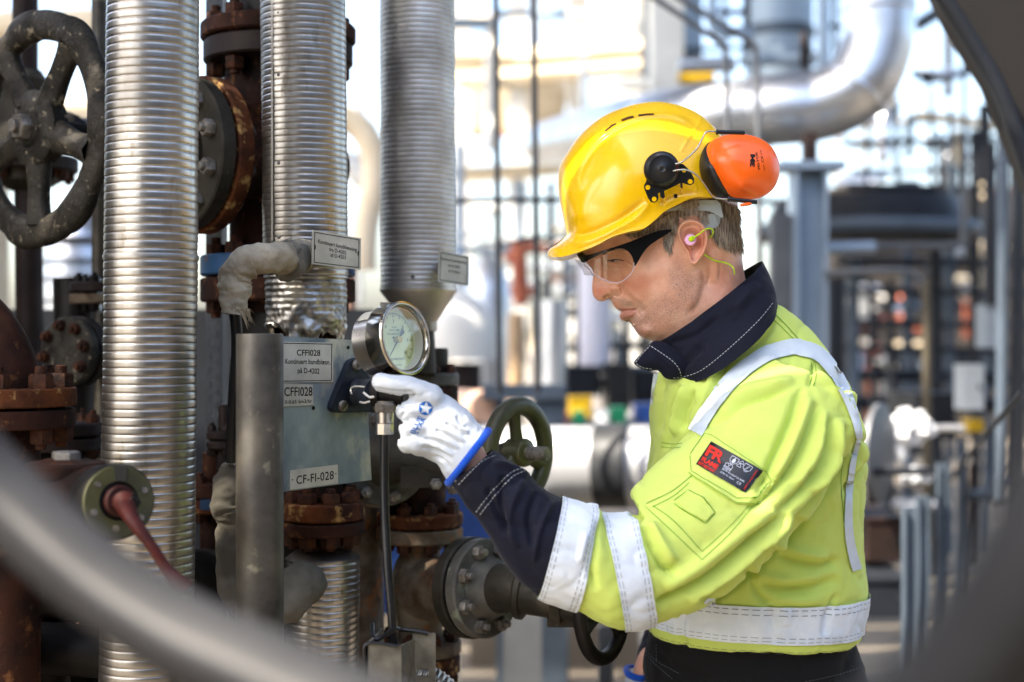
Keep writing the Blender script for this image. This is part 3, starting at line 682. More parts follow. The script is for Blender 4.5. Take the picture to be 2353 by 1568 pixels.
# signs on the pipes
P2 = Pl(S(717, 528, 2.2), S(830, 548, 2.27), S(717, 610, 2.2))
t = thing('pipe_sign', 'white framed sign lettered Kontinuert bundblæsning fra D-4202 til D-4203', 'sign', P2.at(770, 600))
label(t, P2, [(718, 528), (830, 548), (829, 621), (717, 607)], (5, 1.8), [
    ('Kontinuert bundblæsning', (731, 554), (820, 574), 9.5, dict(bold=.01)), ('fra D-4202', (757, 573), (796, 581), 9, dict(bold=.01)), ('til D-4203', (759, 586), (795, 592), 9, dict(bold=.01))], name='sign_face')
b = MB(); 
for u, v in ((724, 568), (823.5, 583)): P2.strip(b, (u, v-5), (u, v+5), 3, .0022)
part('slots', b, M_ink, t)
b = MB(); b.box((P2.at(762, 575)+Vector((-.004, .032, 0))), (.02, .03, .02)); part('standoff', b, M_alu2, t)
P3 = Pl(S(1008, 575, 2.5), S(1078, 590, 2.56), S(1008, 647, 2.5))
t = thing('pipe_sign', 'smaller white framed sign of three short lines on the funnel ended pipe', 'sign', P3.at(1040, 640))
label(t, P3, [(1009, 576), (1078, 590), (1077, 658), (1007, 647)], (4, 1.6), [
    ('Kontinuert bundblæsning', (1015, 594), (1071, 604), 6, dict(bold=.012)), ('fra D-4202', (1030, 610), (1057, 614), 6, dict(bold=.012)), ('til D-4203', (1030, 622), (1057, 627), 6, dict(bold=.012))], name='sign_face')
b = MB(); b.box((P3.at(1030, 615)+Vector((-.005, .03, 0))), (.03, .04, .02)); part('standoff', b, M_alu2, t)

# ---------------------------------------------------------------- triangular bracket, tee, hose
t = thing('gauge_bracket', 'black triangular bolted bracket with pipe stub on the grey plate', 'bracket', P1.at(820, 900))
tri = [(814, 826), (822, 823), (830, 826), (875, 928), (878, 938), (872, 948), (780, 949), (769, 946), (764, 938), (766, 926), (803, 836), (808, 829)]
b = MB(); P1.plate(b, tri, .012, .0115); part('base', b, M_blackp, t)
for u, v in ((819, 839), (787, 933), (865, 935)):
    b = MB(); p = P1.at(u, v, .012); b.lathe(p, P1.n, [(0, .0088), (.003, .0085), (.005, .007)], 24); o = part('screw', b, M_nut, t)
    b = MB(); e = P1.at(u+3, v-4, .012)-P1.at(u-3, v+4, .012); e.normalize(); s_ = P1.n.cross(e); pp = p+P1.n*.0053; b.add([pp-e*.007-s_*.0009, pp+e*.007-s_*.0009, pp+e*.007+s_*.0009, pp-e*.007+s_*.0009], [(0, 1, 2, 3)]); part('slot', b, M_ink, o)
p0 = P1.at(818, 902, .012); p1 = S(868, 900, 2.02)
b = MB(); b.tube([p0, p0+P1.n*.02, (p0+p1)/2+Vector((0, -.004, .0)), p1], [.021, .020, .0185, .019], 32); part('stub', b, M_blackp, t)
b = MB(); p2 = S(935, 905, 1.99+.02); b.cyl(p1, p2, .0195, seg=32, bev=.002); b.cyl(p1-(p2-p1).normalized()*.006, p1+(p2-p1).normalized()*.008, .0225, seg=32, bev=.002); part('tee', b, M_castd, t)
b = MB()
for k in range(2):
    for i in range(14):
        pass
M_chip = mat('chipped_white_undercoat', '#c9c9c4', rough=.7)
def chip(pts, wd):
    o_ = Vector((0, 0, CAMH)); out = []
    ax = (p1-p0).normalized()
    for u, v in pts:
        d = (S(u, v, 1)-o_).normalized(); w0 = o_-p0; dd = d-ax*d.dot(ax); ww = w0-ax*w0.dot(ax); r_ = .0205
        A = dd.dot(dd); B = 2*dd.dot(ww); D = B*B-4*A*(ww.dot(ww)-r_*r_)
        if D > 0: out.append(o_+d*((-B-math.sqrt(D))/(2*A)-.0004))
    if len(out) > 2: bb.tube(out, wd, 8, sub=4)
bb = MB(); chip([(808, 905), (806, 895), (812, 889), (822, 888), (836, 889)], .0013); chip([(836, 903), (842, 908), (850, 913), (858, 912)], .0016); chip([(828, 924), (838, 926), (848, 923)], .0016)
if bb.v: part('paint_chips', bb, M_chip, t)
t = thing('cable_gland', 'steel hexagon fittings under the gauge with black hose running down', 'hose', S(885, 990, 2.01))
px = PX(2.0)
b = MB(); b.cyl(S(886, 922, 2.0), S(886, 930, 2.0), 20*px, seg=24); b.lathe(S(886, 947, 2.0), (0, 0, 1), [(0, 24*px), (2*px, 25*px), (18*px, 25*px), (20*px, 23*px)], 6, ph=.3); part('hexagon_fitting', b, M_nut, t)
b = MB(); b.lathe(S(885, 972, 2.0), (0, 0, 1), [(0, 20*px), (1, 0)][:1]+[(0, 20*px), (24*px, 20*px)], 32); b.lathe(S(884, 998, 2.0), (0, 0, 1), [(0, 21*px), (24*px, 21*px), (26*px, 19*px)], 8); part('gland_nut', b, M_steel, t)
b = MB(); b.tube([S(884, 990, 2.0), S(883, 1100, 2.0), S(885, 1200, 1.995), S(892, 1320, 1.985), S(900, 1410, 1.98), S(905, 1500, 1.98)], 10.5*px, 24, sub=8); part('hose', b, M_black, t)

# slotted channel bracket at the bottom
t = thing('slotted_channel', 'galvanised channel bracket with a slot holding the black hose end', 'bracket', S(920, 1800, 1.95))
ya = 1.90; b = MB(); q = PX(ya)
b.prism([S(839, 1480, ya), S(917, 1484, ya), S(917, 2000, ya), S(839, 2000, ya)], (0, .004, 0))
b.prism([S(839, 1480, ya), S(839, 2000, ya), S(839, 2000, ya)+Vector((.012, .10, 0)), S(839, 1480, ya)+Vector((.012, .10, 0))], (.004, 0, 0))
part('channel', b, M_galv, t)
b = MB(); b.prism([S(917, 1484, ya), S(917, 2000, ya), S(948, 2000, 1.99), S(948, 1470, 1.99)], (.003, 0, 0)); part('web', b, M_galv, t)
b = MB()
sl = [(948, 1452), (1000, 1455), (1001, 1520), (948, 1520)]
yb = 1.99
b.prism([S(948, 1455, yb), S(1001, 1456, yb), S(1001, 1539, yb), S(948, 1537, yb)], (0, .004, 0))
b.prism([S(948, 1537, yb), S(957, 1537, yb), S(957, 1553, yb), S(948, 1553, yb)], (0, .004, 0)); b.prism([S(985, 1538, yb), S(1001, 1539, yb), S(1001, 1555, yb), S(985, 1554, yb)], (0, .004, 0))
b.prism([S(948, 1553, yb), S(1001, 1555, yb), S(1001, 2000, yb), S(948, 2000, yb)], (0, .004, 0)); part('slotted_flange', b, M_galv, t)
b = MB(); b.tube([S(840, 1480, 1.9)+Vector((0, .09, .008)), S(862, 1470, 1.94), S(905, 1447, 1.97), S(920, 1447, 1.985), S(950, 1450, 1.985), S(984, 1456, 1.985)], .0034, 10)
b.tube([S(838, 1510, 1.897), S(838, 1484, 1.897), S(862, 1478, 1.897), S(915, 1486, 1.897)], .0025, 8); part('rubber_edge', b, M_black, t)

# ---------------------------------------------------------------- the dial gauge
gn = Vector((.80, -.575, .135)).normalized(); gc = S(930, 778, 2.02); gr = 87*PX(2.03)
e1 = gn.cross(Vector((0, 0, 1))).normalized(); e1 = -e1 if e1.x < 0 else e1; e2 = gn.cross(e1); e2 = -e2 if e2.z < 0 else e2
t = thing('dial_gauge', 'round stainless dial gauge above the pointing finger, needle near zero', 'gauge', gc)
b = MB(); b.lathe(gc-gn*.062, gn, [(0, gr*.80), (.003, gr*.86), (.05, gr*.88), (.056, gr*.90)], 80, cap1=False); part('case', b, M_steel, t)
b = MB(); b.lathe(gc-gn*.030, gn, [(0, gr*.885), (.001, gr*.955), (.026, gr*.965), (.030, gr), (.0325, gr*.985), (.0335, gr*.95), (.033, gr*.90), (.030, gr*.865), (.022, gr*.845), (.012, gr*.83)], 96, cap0=False, cap1=False); part('bezel', b, M_chrome, t)
M_dial = mat('dial_face', '#e2e6a8', '#d4db92', 20, rough=.5)
b = MB(); dz = -.018; dc = gc+gn*dz; b.lathe(dc-gn*.001, gn, [(0, gr*.84), (.001, gr*.84)], 80); dial = part('dial', b, M_dial, t)
M_gasket = mat('cream_gasket', '#d8d4c4', rough=.6)
b = MB(); b.lathe(dc, gn, [(0, gr*.845), (.014, gr*.835), (.014, gr*.815), (.0, gr*.80)], 80, cap0=False, cap1=False); part('inner_ring', b, M_gasket, t)
b = MB()
def dp(x, y, o=.0006): return dc+e1*(x*gr)+e2*(y*gr)+gn*o
def dstrip(a0, r0, r1, wd):
    c_, s_ = math.sin(a0), math.cos(a0); nx, ny = s_, -c_
    b.add([dp(c_*r0-nx*wd, s_*r0-ny*wd), dp(c_*r1-nx*wd, s_*r1-ny*wd), dp(c_*r1+nx*wd, s_*r1+ny*wd), dp(c_*r0+nx*wd, s_*r0+ny*wd)], [(0, 1, 2, 3)])
for i in range(61):
    v_ = i/60*10; a0 = R(-135+270*(v_/10)**2) if False else R(-135+270*i/60)
    dstrip(a0, .66 if i % 5 else .60, .72, .005 if i % 5 else .008)
for k in range(90):
    a0 = R(-135+3*k); a1 = R(-135+3*k+3.1); b.add([dp(math.sin(a0)*.72, math.cos(a0)*.72), dp(math.sin(a1)*.72, math.cos(a1)*.72), dp(math.sin(a1)*.728, math.cos(a1)*.728), dp(math.sin(a0)*.728, math.cos(a0)*.728)], [(0, 1, 2, 3)])
def dtext(s_, x, y, h_, **kw):
    text_on(b, s_, dp(x, y), e1*(gr*h_), e2*(gr*h_), **kw)
for s_, a0 in (('7', 0), ('8', 45), ('9', 90), ('10', 132), ('0', -132), ('5', -118), ('6', -42)):
    dtext(s_, math.sin(R(a0))*.5, math.cos(R(a0))*.5, .095)
dtext('316 S.S. TUBE', 0, .27, .052); dtext('ACCURACY ± 0·5%', 0, .165, .052); dtext('vibrag', -.02, .075, .055, bold=.02); dtext('SQUARE ROOT', 0, -.50, .062); dtext('Air Signal', 0, .35, .04); dtext('0091.12.864', .02, -.66, .035)
part('markings', b, M_ink, dial)
M_brass = mat('brass', '#b59a3c', rough=.3, metal=1)
b = MB(); a0 = R(-137)
def nd(x, y, o): return dp(math.sin(a0)*y+math.cos(a0)*x, math.cos(a0)*y-math.sin(a0)*x, o)
b.add([nd(-.03, -.1, .006), nd(.03, -.1, .006), nd(.008, .62, .006), nd(-.008, .62, .006)], [(0, 1, 2, 3)])
b.add([nd(-.025, -.12, .006), nd(.025, -.12, .006), nd(.09, -.34, .006), nd(0, -.38, .006), nd(-.09, -.34, .006)], [(0, 1, 2, 3, 4)]); part('needle', b, M_olive, t)
b = MB(); b.cyl(dp(0, 0, .001), dp(0, 0, .010), gr*.09, seg=24, bev=.0006); part('needle_hub', b, M_brass, t)
b = MB(); b.lathe(gc-gn*.0015, gn, [(0, gr*.855), (.001, gr*.855)], 80); part('glass', b, M_glass, t)
b = MB(); b.box(gc-gn*.028+e2*(gr*.97), (.016, .012, .007)); part('vent_plug', b, M_nut, t)
b = MB(); pts = []
for k in range(9):
    for j in (0, 1):
        a0 = R(-48+k*3.4); r_ = gr*.886; q = gc-gn*(.054-.026*j)+(e1*math.sin(a0)+e2*math.cos(a0))*r_; pts.append(q)
b.add(pts, [(2*k, 2*k+2, 2*k+3, 2*k+1) for k in range(8)]); part('sticker', b, M_white, t)
b = MB(); b.cyl(gc-gn*.035-e2*gr*.8, S(905, 900, 2.02), .011, seg=20); part('connector', b, M_castd, t)

# ---------------------------------------------------------------- foreground hoop (flat bar ring close to the camera)
def hoop():
    ctl = [(-420, 700), (-180, 950), (0, 1135), (200, 1318), (400, 1452), (600, 1548), (800, 1640), (1100, 1765), (1500, 1850), (1850, 1800), (2120, 1650), (2290, 1470), (2400, 1300), (2500, 1050), (2560, 700)]
    P = []
    for i, (u, v) in enumerate(ctl): P.append(S(u, v, .90-.36*max(0, min(1.05, u/2353))))
    pts = []
    for k in range(len(P)-1):
        for j in range(6): pts.append(cr(P[max(0, k-1)], P[k], P[k+1], P[min(len(P)-1, k+2)], j/6))
    pts.append(P[-1]); n = len(pts); cc = S(1216, 100, .7); vs = []; sg = 24
    for k in range(n):
        tn = (pts[min(n-1, k+1)]-pts[max(0, k-1)]).normalized(); d = (pts[k]-cc); d = (d-tn*d.dot(tn)); nn = tn.cross(Vector((0, -1, 0))).normalized(); nn = nn if nn.z < 0 or abs(nn.x) > .7 else -nn
        if nn.dot(pts[k]-cc) < 0: nn = -nn
        yy = tn.cross(nn).normalized()
        for i in range(sg):
            q = 2*math.pi*i/sg; cx = math.copysign(abs(math.cos(q))**.55, math.cos(q))*.0225; cy = math.copysign(abs(math.sin(q))**.55, math.sin(q))*.0225; a_ = R(42)
            vs.append(pts[k]+nn*(cx*math.cos(a_)-cy*math.sin(a_))+yy*(cx*math.sin(a_)+cy*math.cos(a_)))
    fs = [(k*sg+i, k*sg+(i+1) % sg, (k+1)*sg+(i+1) % sg, (k+1)*sg+i) for k in range(n-1) for i in range(sg)]
    b = MB(); b.add(vs, fs); t = thing('guard_ring', 'large blurred grey guard ring crossing the lower corners close to the camera', 'ring', pts[n//2])
    part('ring', b, M_hoop, t, 60)
    b = MB(); q = pts[22]; b.cyl(q-Vector((0, .012, 0)), q-Vector((0, .024, 0)), .009, seg=6); part('bolt', b, M_nut, t)
hoop()
# ---------------------------------------------------------------- unseen upper platforms farther back, added to shade the yard
def plat(label, x0, x1, y0, y1, z, beams=3, m=M_sblue):
    t = thing('shade_platform', label, 'platform', ((x0+x1)/2, (y0+y1)/2, z), 'added shading platforms')
    b = MB(); n_ = int((y1-y0)/.5)
    for i in range(n_): b.box(((x0+x1)/2, y0+(i+.5)*(y1-y0)/n_, z), (x1-x0, .42, .03))
    part('grating', b, M_deck, t)
    for k in range(beams):
        x = x0+(x1-x0)*(k+.5)/beams; b = MB(); b.box((x, (y0+y1)/2, z-.13), (.03, y1-y0, .22)); b.box((x, (y0+y1)/2, z-.24), (.16, y1-y0, .016)); part('beam', b, m, t)
plat('high dark platform added to shade the yard behind the worker', -6.5, 7.5, 3.0, 12.5, 6.6, 6)
plat('narrow high platform added as shade above the right hand pipe racks', 8.2, 12, 6.5, 13.5, 7.5)

def bar(name, label, cat, pts, Y, rpx, m, group=None, box=False, parts=True):
    """a run of pipe through picture points (u,v) or (u,v,Y)"""
    P = [S(p[0], p[1], p[2] if len(p) > 2 else Y) for p in pts]; b = MB(); r = rpx*PX(Y)
    if len(P) == 2: b.cyl(P[0], P[1], r, seg=24)
    else: b.tube(P, r, 24, sub=8)
    return solo(name, b, m, label, cat, group)
def down(u, Y): return (u, 784+CAMH/PX(Y))
def post(name, label, cat, u, v0, Y, wpx, m, group=None, v1=None, dpt=None):
    a = S(u-wpx/2, v0, Y); c = S(u+wpx/2, v0, Y); z1 = 0 if v1 is None else S(u, v1, Y).z; wd = c.x-a.x; dd = dpt or wd; h = a.z-z1; x = (a.x+c.x)/2
    b = MB(); zc = (a.z+z1)/2; tk = wd*.12
    b.box((x, Y, zc), (wd*.9, tk, h)); b.box((x-wd/2+tk/2, Y, zc), (tk, dd, h)); b.box((x+wd/2-tk/2, Y, zc), (tk, dd, h))
    return solo(name, b, m, label, cat, group)
def blk(name, label, cat, u0, v0, u1, v1, Y, dpt, m, group=None, bev=.06, parts=None):
    """a housing: bevelled body with a lid lip and feet, as parts of one thing"""
    a = S(u0, v0, Y); c = S(u1, v1, Y); w_ = c.x-a.x; h = a.z-c.z; x = (a.x+c.x)/2; y = Y+dpt/2
    t = thing(name, label, cat, (x, y, c.z), group)
    b = MB(); z = c.z; e = min(w_, h)*bev
    poly = [(a.x+e, y-dpt/2), (c.x-e, y-dpt/2), (c.x, y-dpt/2+e), (c.x, y+dpt/2-e), (c.x-e, y+dpt/2), (a.x+e, y+dpt/2), (a.x, y+dpt/2-e), (a.x, y-dpt/2+e)]
    b.prism([(p, q, z) for p, q in poly], (0, 0, h*.9)); part('housing', b, m, t)
    b = MB(); b.prism([(x+(p-x)*1.03, y+(q-y)*1.03, z+h*.9) for p, q in poly], (0, 0, h*.1)); part('lid', b, m, t)
    b = MB(); b.box((x+w_*.25, y-dpt/2-.006, z+h*.5), (w_*.06, .012, h*.14)); part('handle', b, M_sdark, t)
    return t

# left edge, seen through the handwheel
bar('large_pipe', 'cream clad horizontal pipe behind the handwheel, upper', 'pipe', [(-300, 70), (330, 50)], 7, 34, M_cream)
bar('large_pipe', 'cream clad horizontal pipe behind the handwheel, level with its hub', 'pipe', [(-300, 262), (330, 268)], 6.5, 36, M_cream)
t = thing('silver_vessel', 'silver clad vertical vessel with seam rings behind the handwheel foot', 'vessel', S(190, 1300, 5.5))
b = MB(); a = S(185, 1800, 5.5); px = PX(5.5); b.lathe(a, (0, 0, 1), [(0, 85*px), (1120*px, 85*px), (1200*px, 82*px), (1260*px, 66*px), (1300*px, 40*px), (1315*px, 10*px)], 56); part('shell', b, M_insul, t)
for v in (560, 610, 650, 700): b = MB(); b.lathe(S(185, v, 5.5), (0, 0, 1), [(0, 85.5*px), (.01, 87*px), (.02, 85.5*px)], 56); part('seam_ring', b, M_sgrey, t)
bar('pipe', 'pale concrete coloured vertical pipe left of the silver clad vessel', 'pipe', [(-20, 300), (-25, 1400)], 5, 40, M_cream)
# gap between second and third ribbed pipes
bar('pipe_elbow', 'cream clad pipe elbow seen between the torn ribbed pipe and the funnel ended one', 'pipe elbow', [(700, 262), (800, 275), (850, 330), (860, 420), (840, 520), (835, 620)], 6, 30, M_cream)
bar('pipe_elbow', 'white clad pipe curving away between the torn ribbed pipe and the funnel ended one', 'pipe elbow', [(690, 380), (790, 370), (850, 420), (950, 440)], 7, 28, M_wht)
bar('pipe', 'pinkish brown vertical pipe beside the crumpled end of the ribbed pipe', 'pipe', [(800, 600), (800, 1300)], 3.9, 19, mat('pinkish_paint', '#b08d78', '#9a7763', 4, rough=.6))
bar('pipe', 'thin grey pipe far behind the gap between ribbed pipes', 'pipe', [(832, -100), (826, 700)], 9, 7, M_wht)

# bright centre: far structures
t = thing('far_building', 'pale sunlit plant building with cream floor beams far behind the two thin posts', 'building', S(1250, 784, 16))
b = MB(); px = PX(16)
a = S(1040, 690, 16); c = S(1560, -150, 16)
for u in (1060, 1190, 1330, 1450, 1530):
    b = MB(); q = S(u, 700, 16); b.box((q.x, 16, (q.z+9)/2-1), (.22, .22, 9)); part('column', b, M_wht, t)
for v, th_, mm in ((130, 26, M_cream), (168, 20, M_cream), (395, 12, M_cream), (-60, 26, M_cream), (560, 10, M_wht)):
    b = MB(); q0 = S(1010, v+ (20 if v > 100 else 0), 16); q1 = S(1560, v-22, 15.4); b.cyl(q0, q1, th_*px, seg=8); part('beam', b, mm, t)
for u0, v0, u1, v1 in ((1070, 195, 1180, 300), (1205, 190, 1300, 300), (1445, 80, 1500, 120), (1440, 150, 1500, 180), (1440, 195, 1500, 215)):
    b = MB(); q0 = S(u0, v0, 16.5); q1 = S(u1, v1, 16.5); b.box(((q0.x+q1.x)/2, 16.6, (q0.z+q1.z)/2), (q1.x-q0.x, .3, q0.z-q1.z)); part('panel', b, mat('tan_panel', '#c2b49c', '#a89a80', 3, rough=.7), t)
for u, v, l_ in ((1140, 0, 0), (1228, 0, 1)):
    Y = 4.3; b = MB(); p0 = S(u-6+l_*-2, -500, Y); p1 = S(u+8, 905, Y); b.cyl(p0, p1, 7.2*PX(Y), seg=16)
    solo('thin_post', b, M_sdark, ('left' if not l_ else 'right')+' one of two thin dark posts standing between gauge and helmet', 'post', 'thin dark posts')
bar('rail', 'dark thin horizontal rail behind the two thin posts', 'rail', [(1020, 462), (1420, 458)], 5.2, 6.5, M_sdark)
bar('large_pipe', 'pale beige horizontal pipe behind the two thin posts', 'pipe', [(1000, 398), (1500, 378)], 12, 13, M_cream)
bar('pipe', 'thin dark curved cable pipe by the helmet brim', 'pipe', [(1160, 560), (1235, 545), (1270, 560), (1300, 610)], 6, 4, M_sdark)
t = thing('white_tank', 'round white tank on a dark brown skirt behind the pointing glove', 'tank', S(1050, 1000, 7.5)); px = PX(7.5)
b = MB(); q = S(1045, 825, 7.5); b.lathe(q, (0, 0, 1), [(0, 96*px), (40*px, 98*px), (90*px, 88*px), (130*px, 62*px), (152*px, 34*px), (160*px, 5*px)], 48); part('shell', b, M_wht, t)
b = MB(); b.lathe((q.x, q.y, 0), (0, 0, 1), [(0, 62*px), (q.z-.02, 62*px)], 40); part('skirt', b, M_brown, t)
t = thing('grey_tank', 'grey blue shaded tank behind the left thin post', 'tank', S(1150, 900, 9)); px = PX(9)
b = MB(); q = S(1120, 830, 9); b.lathe((q.x, 9, 0), (0, 0, 1), [(0, 55*px), (q.z, 55*px), (q.z+150*px, 55*px), (q.z+215*px, 40*px), (q.z+245*px, 10*px)], 40); part('shell', b, M_insul, t)
bar('pipe', 'red oxide vertical pipe between the two thin posts', 'pipe', [(1192, 560), (1198, 700)], 8, 18, M_orange)
bar('pipe', 'red oxide bent pipe behind the right thin post', 'pipe', [(1165, 600), (1190, 575), (1240, 570), (1290, 590)], 8.4, 12, M_orange)
bar('pipe', 'tan vertical pipe between the two thin posts, lower', 'pipe', [(1186, 720), (1186, 980)], 8, 20, mat('tan_paint', '#b79c7c', '#9f8566', 3, rough=.6))
bar('duct', 'silver grey ribbed duct behind the right thin post', 'duct', [(1275, 690), (1272, 900)], 7, 30, M_insul)
bar('duct', 'pale lilac white column in front of the chin', 'column', [(1366, 500), (1366, 850)], 7.6, 37, mat('lilac_white', '#c9cad6', '#bcbdcb', 2, rough=.5))
bar('pipe', 'pale pink pipe end behind the glove knuckles', 'pipe', [(1010, 925, 6), (1120, 935, 5.4)], 5.6, 36, mat('pale_pink_paint', '#cfae98', '#c09a82', 3, rough=.6))
for i, (u, v0, v1, r_, m_) in enumerate([(1262, 540, 900, 5, M_sgrey), (1300, 600, 960, 7, M_sgrey), (1325, 560, 880, 4, M_brown), (1440, 640, 900, 9, M_sdark), (1475, 700, 960, 7, M_sdark), (1342, 700, 960, 5, M_sdark)]):
    bar('thin_pipe', ['thin grey upright pipe just right of the right thin post', 'grey upright pipe under the nose', 'thin brown upright pipe left of the lilac column', 'dark upright pipe right of the lilac column', 'dark upright pipe under the chin', 'thin dark upright pipe touching the lilac column'][i], 'pipe', [(u, v0), (u, v1)], 7.0+.3*i, r_, m_)
# blue grey frame at waist height
t = thing('pipe_support', 'blue grey steel table frame behind the handwheel with the threaded stem', 'steel frame', S(1210, 1000, 5.4))
b = MB(); q0 = S(1110, 900, 5.4); q1 = S(1300, 900, 5.4); b.box(((q0.x+q1.x)/2, 5.4, q0.z), (q1.x-q0.x, .1, .055)); part('beam', b, M_sblue, t)
for u, w_ in ((1150, 20), (1262, 74)):
    b = MB(); q = S(u, 905, 5.4); b.box((q.x, 5.42, q.z/2), (w_*PX(5.4), .08, q.z)); part('leg', b, M_sblue, t)
for i, (u0, v0, u1, v1, m_, Y, lb) in enumerate([(1308, 912, 1360, 962, M_yel, 6, 'yellow box on the white tank'), (1405, 938, 1440, 972, M_green, 6.1, 'green plastic crate in front of the jacket'),
        (1462, 930, 1520, 975, M_blue, 6.2, 'stacked blue crate right next to the jacket'), (1368, 945, 1398, 972, M_rag, 6.0, 'small white box between yellow and green boxes'), (1320, 950, 1345, 975, M_green, 5.8, 'small green and white can at the foot of the yellow box'),
        (1285, 952, 1308, 975, M_orange, 5.8, 'small red can on the white tank')]):
    blk('crate', lb, 'crate', u0, v0, u1, v1, Y, .2, m_)
for i, (u0, v0, u1, v1, Y, lb) in enumerate([(1300, 842, 1380, 910, 7.2, 'dark blue motor housing below the lilac column'), (1395, 835, 1450, 945, 7.0, 'black pump block under the collar tip'), (1455, 852, 1520, 935, 7.3, 'dark blue panel box touching the jacket front')]):
    blk('machine', lb, 'machine', u0, v0, u1, v1, Y, .4, M_sdark if i != 1 else M_black)
# white horizontal tank with mesh wrap
M_tank = mat('silver_white_cladding', '#b9bbbd', '#9fa2a5', 3, rough=.35, metal=.5)
t = thing('horizontal_tank', 'white horizontal tank with dark mesh wrap between handwheel and jacket', 'tank', S(1350, 1165, 4.6)); px = PX(4.6)
b = MB(); a = S(1070, 1072, 4.75); L_ = (S(1660, 1072, 4.55)-a).length; b.lathe(a, S(1660, 1072, 4.55)-a, [(-.06, .02), (-.05, 50*px), (-.02, 80*px), (0, 94*px), (L_, 94*px), (L_+.02, 80*px), (L_+.05, 50*px), (L_+.06, .02)], 64); part('shell', b, M_tank, t)
b = MB(); a = S(1372, 1070, 4.62); ax = (S(1660, 1072, 4.55)-S(1070, 1072, 4.75)).normalized(); b.lathe(a, ax, [(0, 95.5*px), (.004, 97.5*px), (72*px, 97.5*px), (73*px, 95.5*px)], 64); part('mesh_wrap', b, M_mesh, t)
for u in (1200, 1520): b = MB(); q = S(u, 1150, 4.62); b.box((q.x, 4.62, q.z/2), (.12, .3, q.z)); part('saddle', b, M_sgrey, t)
t = thing('concrete_plinth', 'low pale concrete plinth under the white tank', 'plinth', (.1, 7, 0))
b = MB(); q0 = S(1080, 1432, 6.6); q1 = S(1560, 1432, 6.6); b.box(((q0.x+q1.x)/2, 7.0, q0.z/2), (q1.x-q0.x, .9, q0.z)); part('block', b, M_ground, t)
post('short_post', 'grey steel post under the dark brown handwheel', 'post', 1392, 1440, 3.4, 34, M_sgrey)
# blue duct behind the valves
t = thing('blue_cabinet', 'deep blue steel cabinet behind the rusty valves', 'cabinet', S(950, 1410, 3.5)); px = PX(3.5)
for u0, u1 in ((770, 862), (884, 1135)):
    b = MB(); q0 = S(u0, 1040, 3.5); q1 = S(u1, 1412, 3.5); b.box(((q0.x+q1.x)/2, 3.6, (q0.z+q1.z)/2), (q1.x-q0.x, .2, q0.z-q1.z)); part('panel', b, M_blue, t)
b = MB(); q0 = S(770, 1412, 3.5); q1 = S(1050, 1412, 3.5); b.box(((q0.x+q1.x)/2, 3.62, q0.z/2), (q1.x-q0.x, .24, q0.z)); part('base', b, M_cream, t)
b = MB(); q0 = S(862, 1040, 3.6); q1 = S(884, 1412, 3.6); b.box(((q0.x+q1.x)/2, 3.66, (q0.z+q1.z)/2), (q1.x-q0.x+.01, .06, q0.z-q1.z)); part('gap_shade', b, M_sdark, t)  # dark strip stands in for the shade inside the gap between panels

# ---------------------------------------------------------------- right side
t = thing('large_elbow_pipe', 'large silver clad pipe bending upward behind the helmet', 'pipe', S(1900, 300, 6)); px = PX(6)
pth = [S(1240, 330, 11), S(1400, 300, 7.5), S(1560, 278, 6.3), S(1760, 255, 6), S(1880, 242, 5.95), S(1968, 198, 5.9), S(2012, 110, 5.9), S(2020, 20, 5.9), S(2020, -250, 5.9)]
b = MB(); b.tube(pth, 81*px, 64, sub=10); part('cladding', b, M_insul, t)
for i in (3, 5, 7):
    b = MB(); d = (pth[i+1]-pth[i-1]).normalized(); b.lathe(pth[i]-d*.02, d, [(0, 81.5*px), (.006, 83.5*px), (.03, 83.5*px), (.036, 81.5*px)], 64); part('seam_band', b, M_insul, t)
t = thing('steel_column', 'pale blue grey steel column with head plate under the large elbow pipe', 'column', (S(1855, 0, 5.6).x, 5.6, 0)); px = PX(5.6); x = S(1856, 0, 5.6).x
b = MB(); z = S(0, 392, 5.6).z
b.box((x, 5.6, z/2), (62*px, .012, z)); b.box((x-33*px, 5.6, z/2), (.014, .16, z)); b.box((x+33*px, 5.6, z/2), (.014, .16, z)); part('shaft', b, M_vess, t)
b = MB(); b.box((x, 5.6, z+.012), (150*px, .2, .03)); part('head_plate', b, M_vess, t)
b = MB(); b.box((x+4*px, 5.6, z+.08), (28*px, .08, .13)); part('shoe', b, M_brown, t)
b = MB(); b.box((S(1795, 0, 5.6).x, 5.62, S(0, 640, 5.6).z), (44*px, .08, .5)); part('junction_box', b, M_sgrey, t)
for u0, ux in ((1498, 1668), (1556, 1738)):
    bar('handrail', ('left' if u0 < 1500 else 'right')+' dark stair handrail bending down into a post behind the helmet', 'handrail', [(u0-150, -110), (u0, -8), (ux-22, 92), (ux-4, 110), (ux, 135), (ux+4, 320), (ux+10, 820), (ux+12, 1500)], 4.6, 6.8, M_sgrey, 'stair handrails')
t = thing('blue_vessel', 'blue grey cylindrical vessel at the top behind the stair handrails', 'vessel', S(1790, 190, 8)); px = PX(8)
b = MB(); q = S(1790, 190, 8); b.lathe(q, (0, 0, 1), [(0, 50*px), (6*px, 72*px), (30*px, 78*px), (260*px, 78*px)], 48); part('shell', b, M_vess, t)
b = MB(); b.lathe(S(1790, 90, 8), (0, 0, 1), [(0, 80*px), (.03, 84*px), (.06, 80*px)], 48); part('ring', b, M_sblue, t)
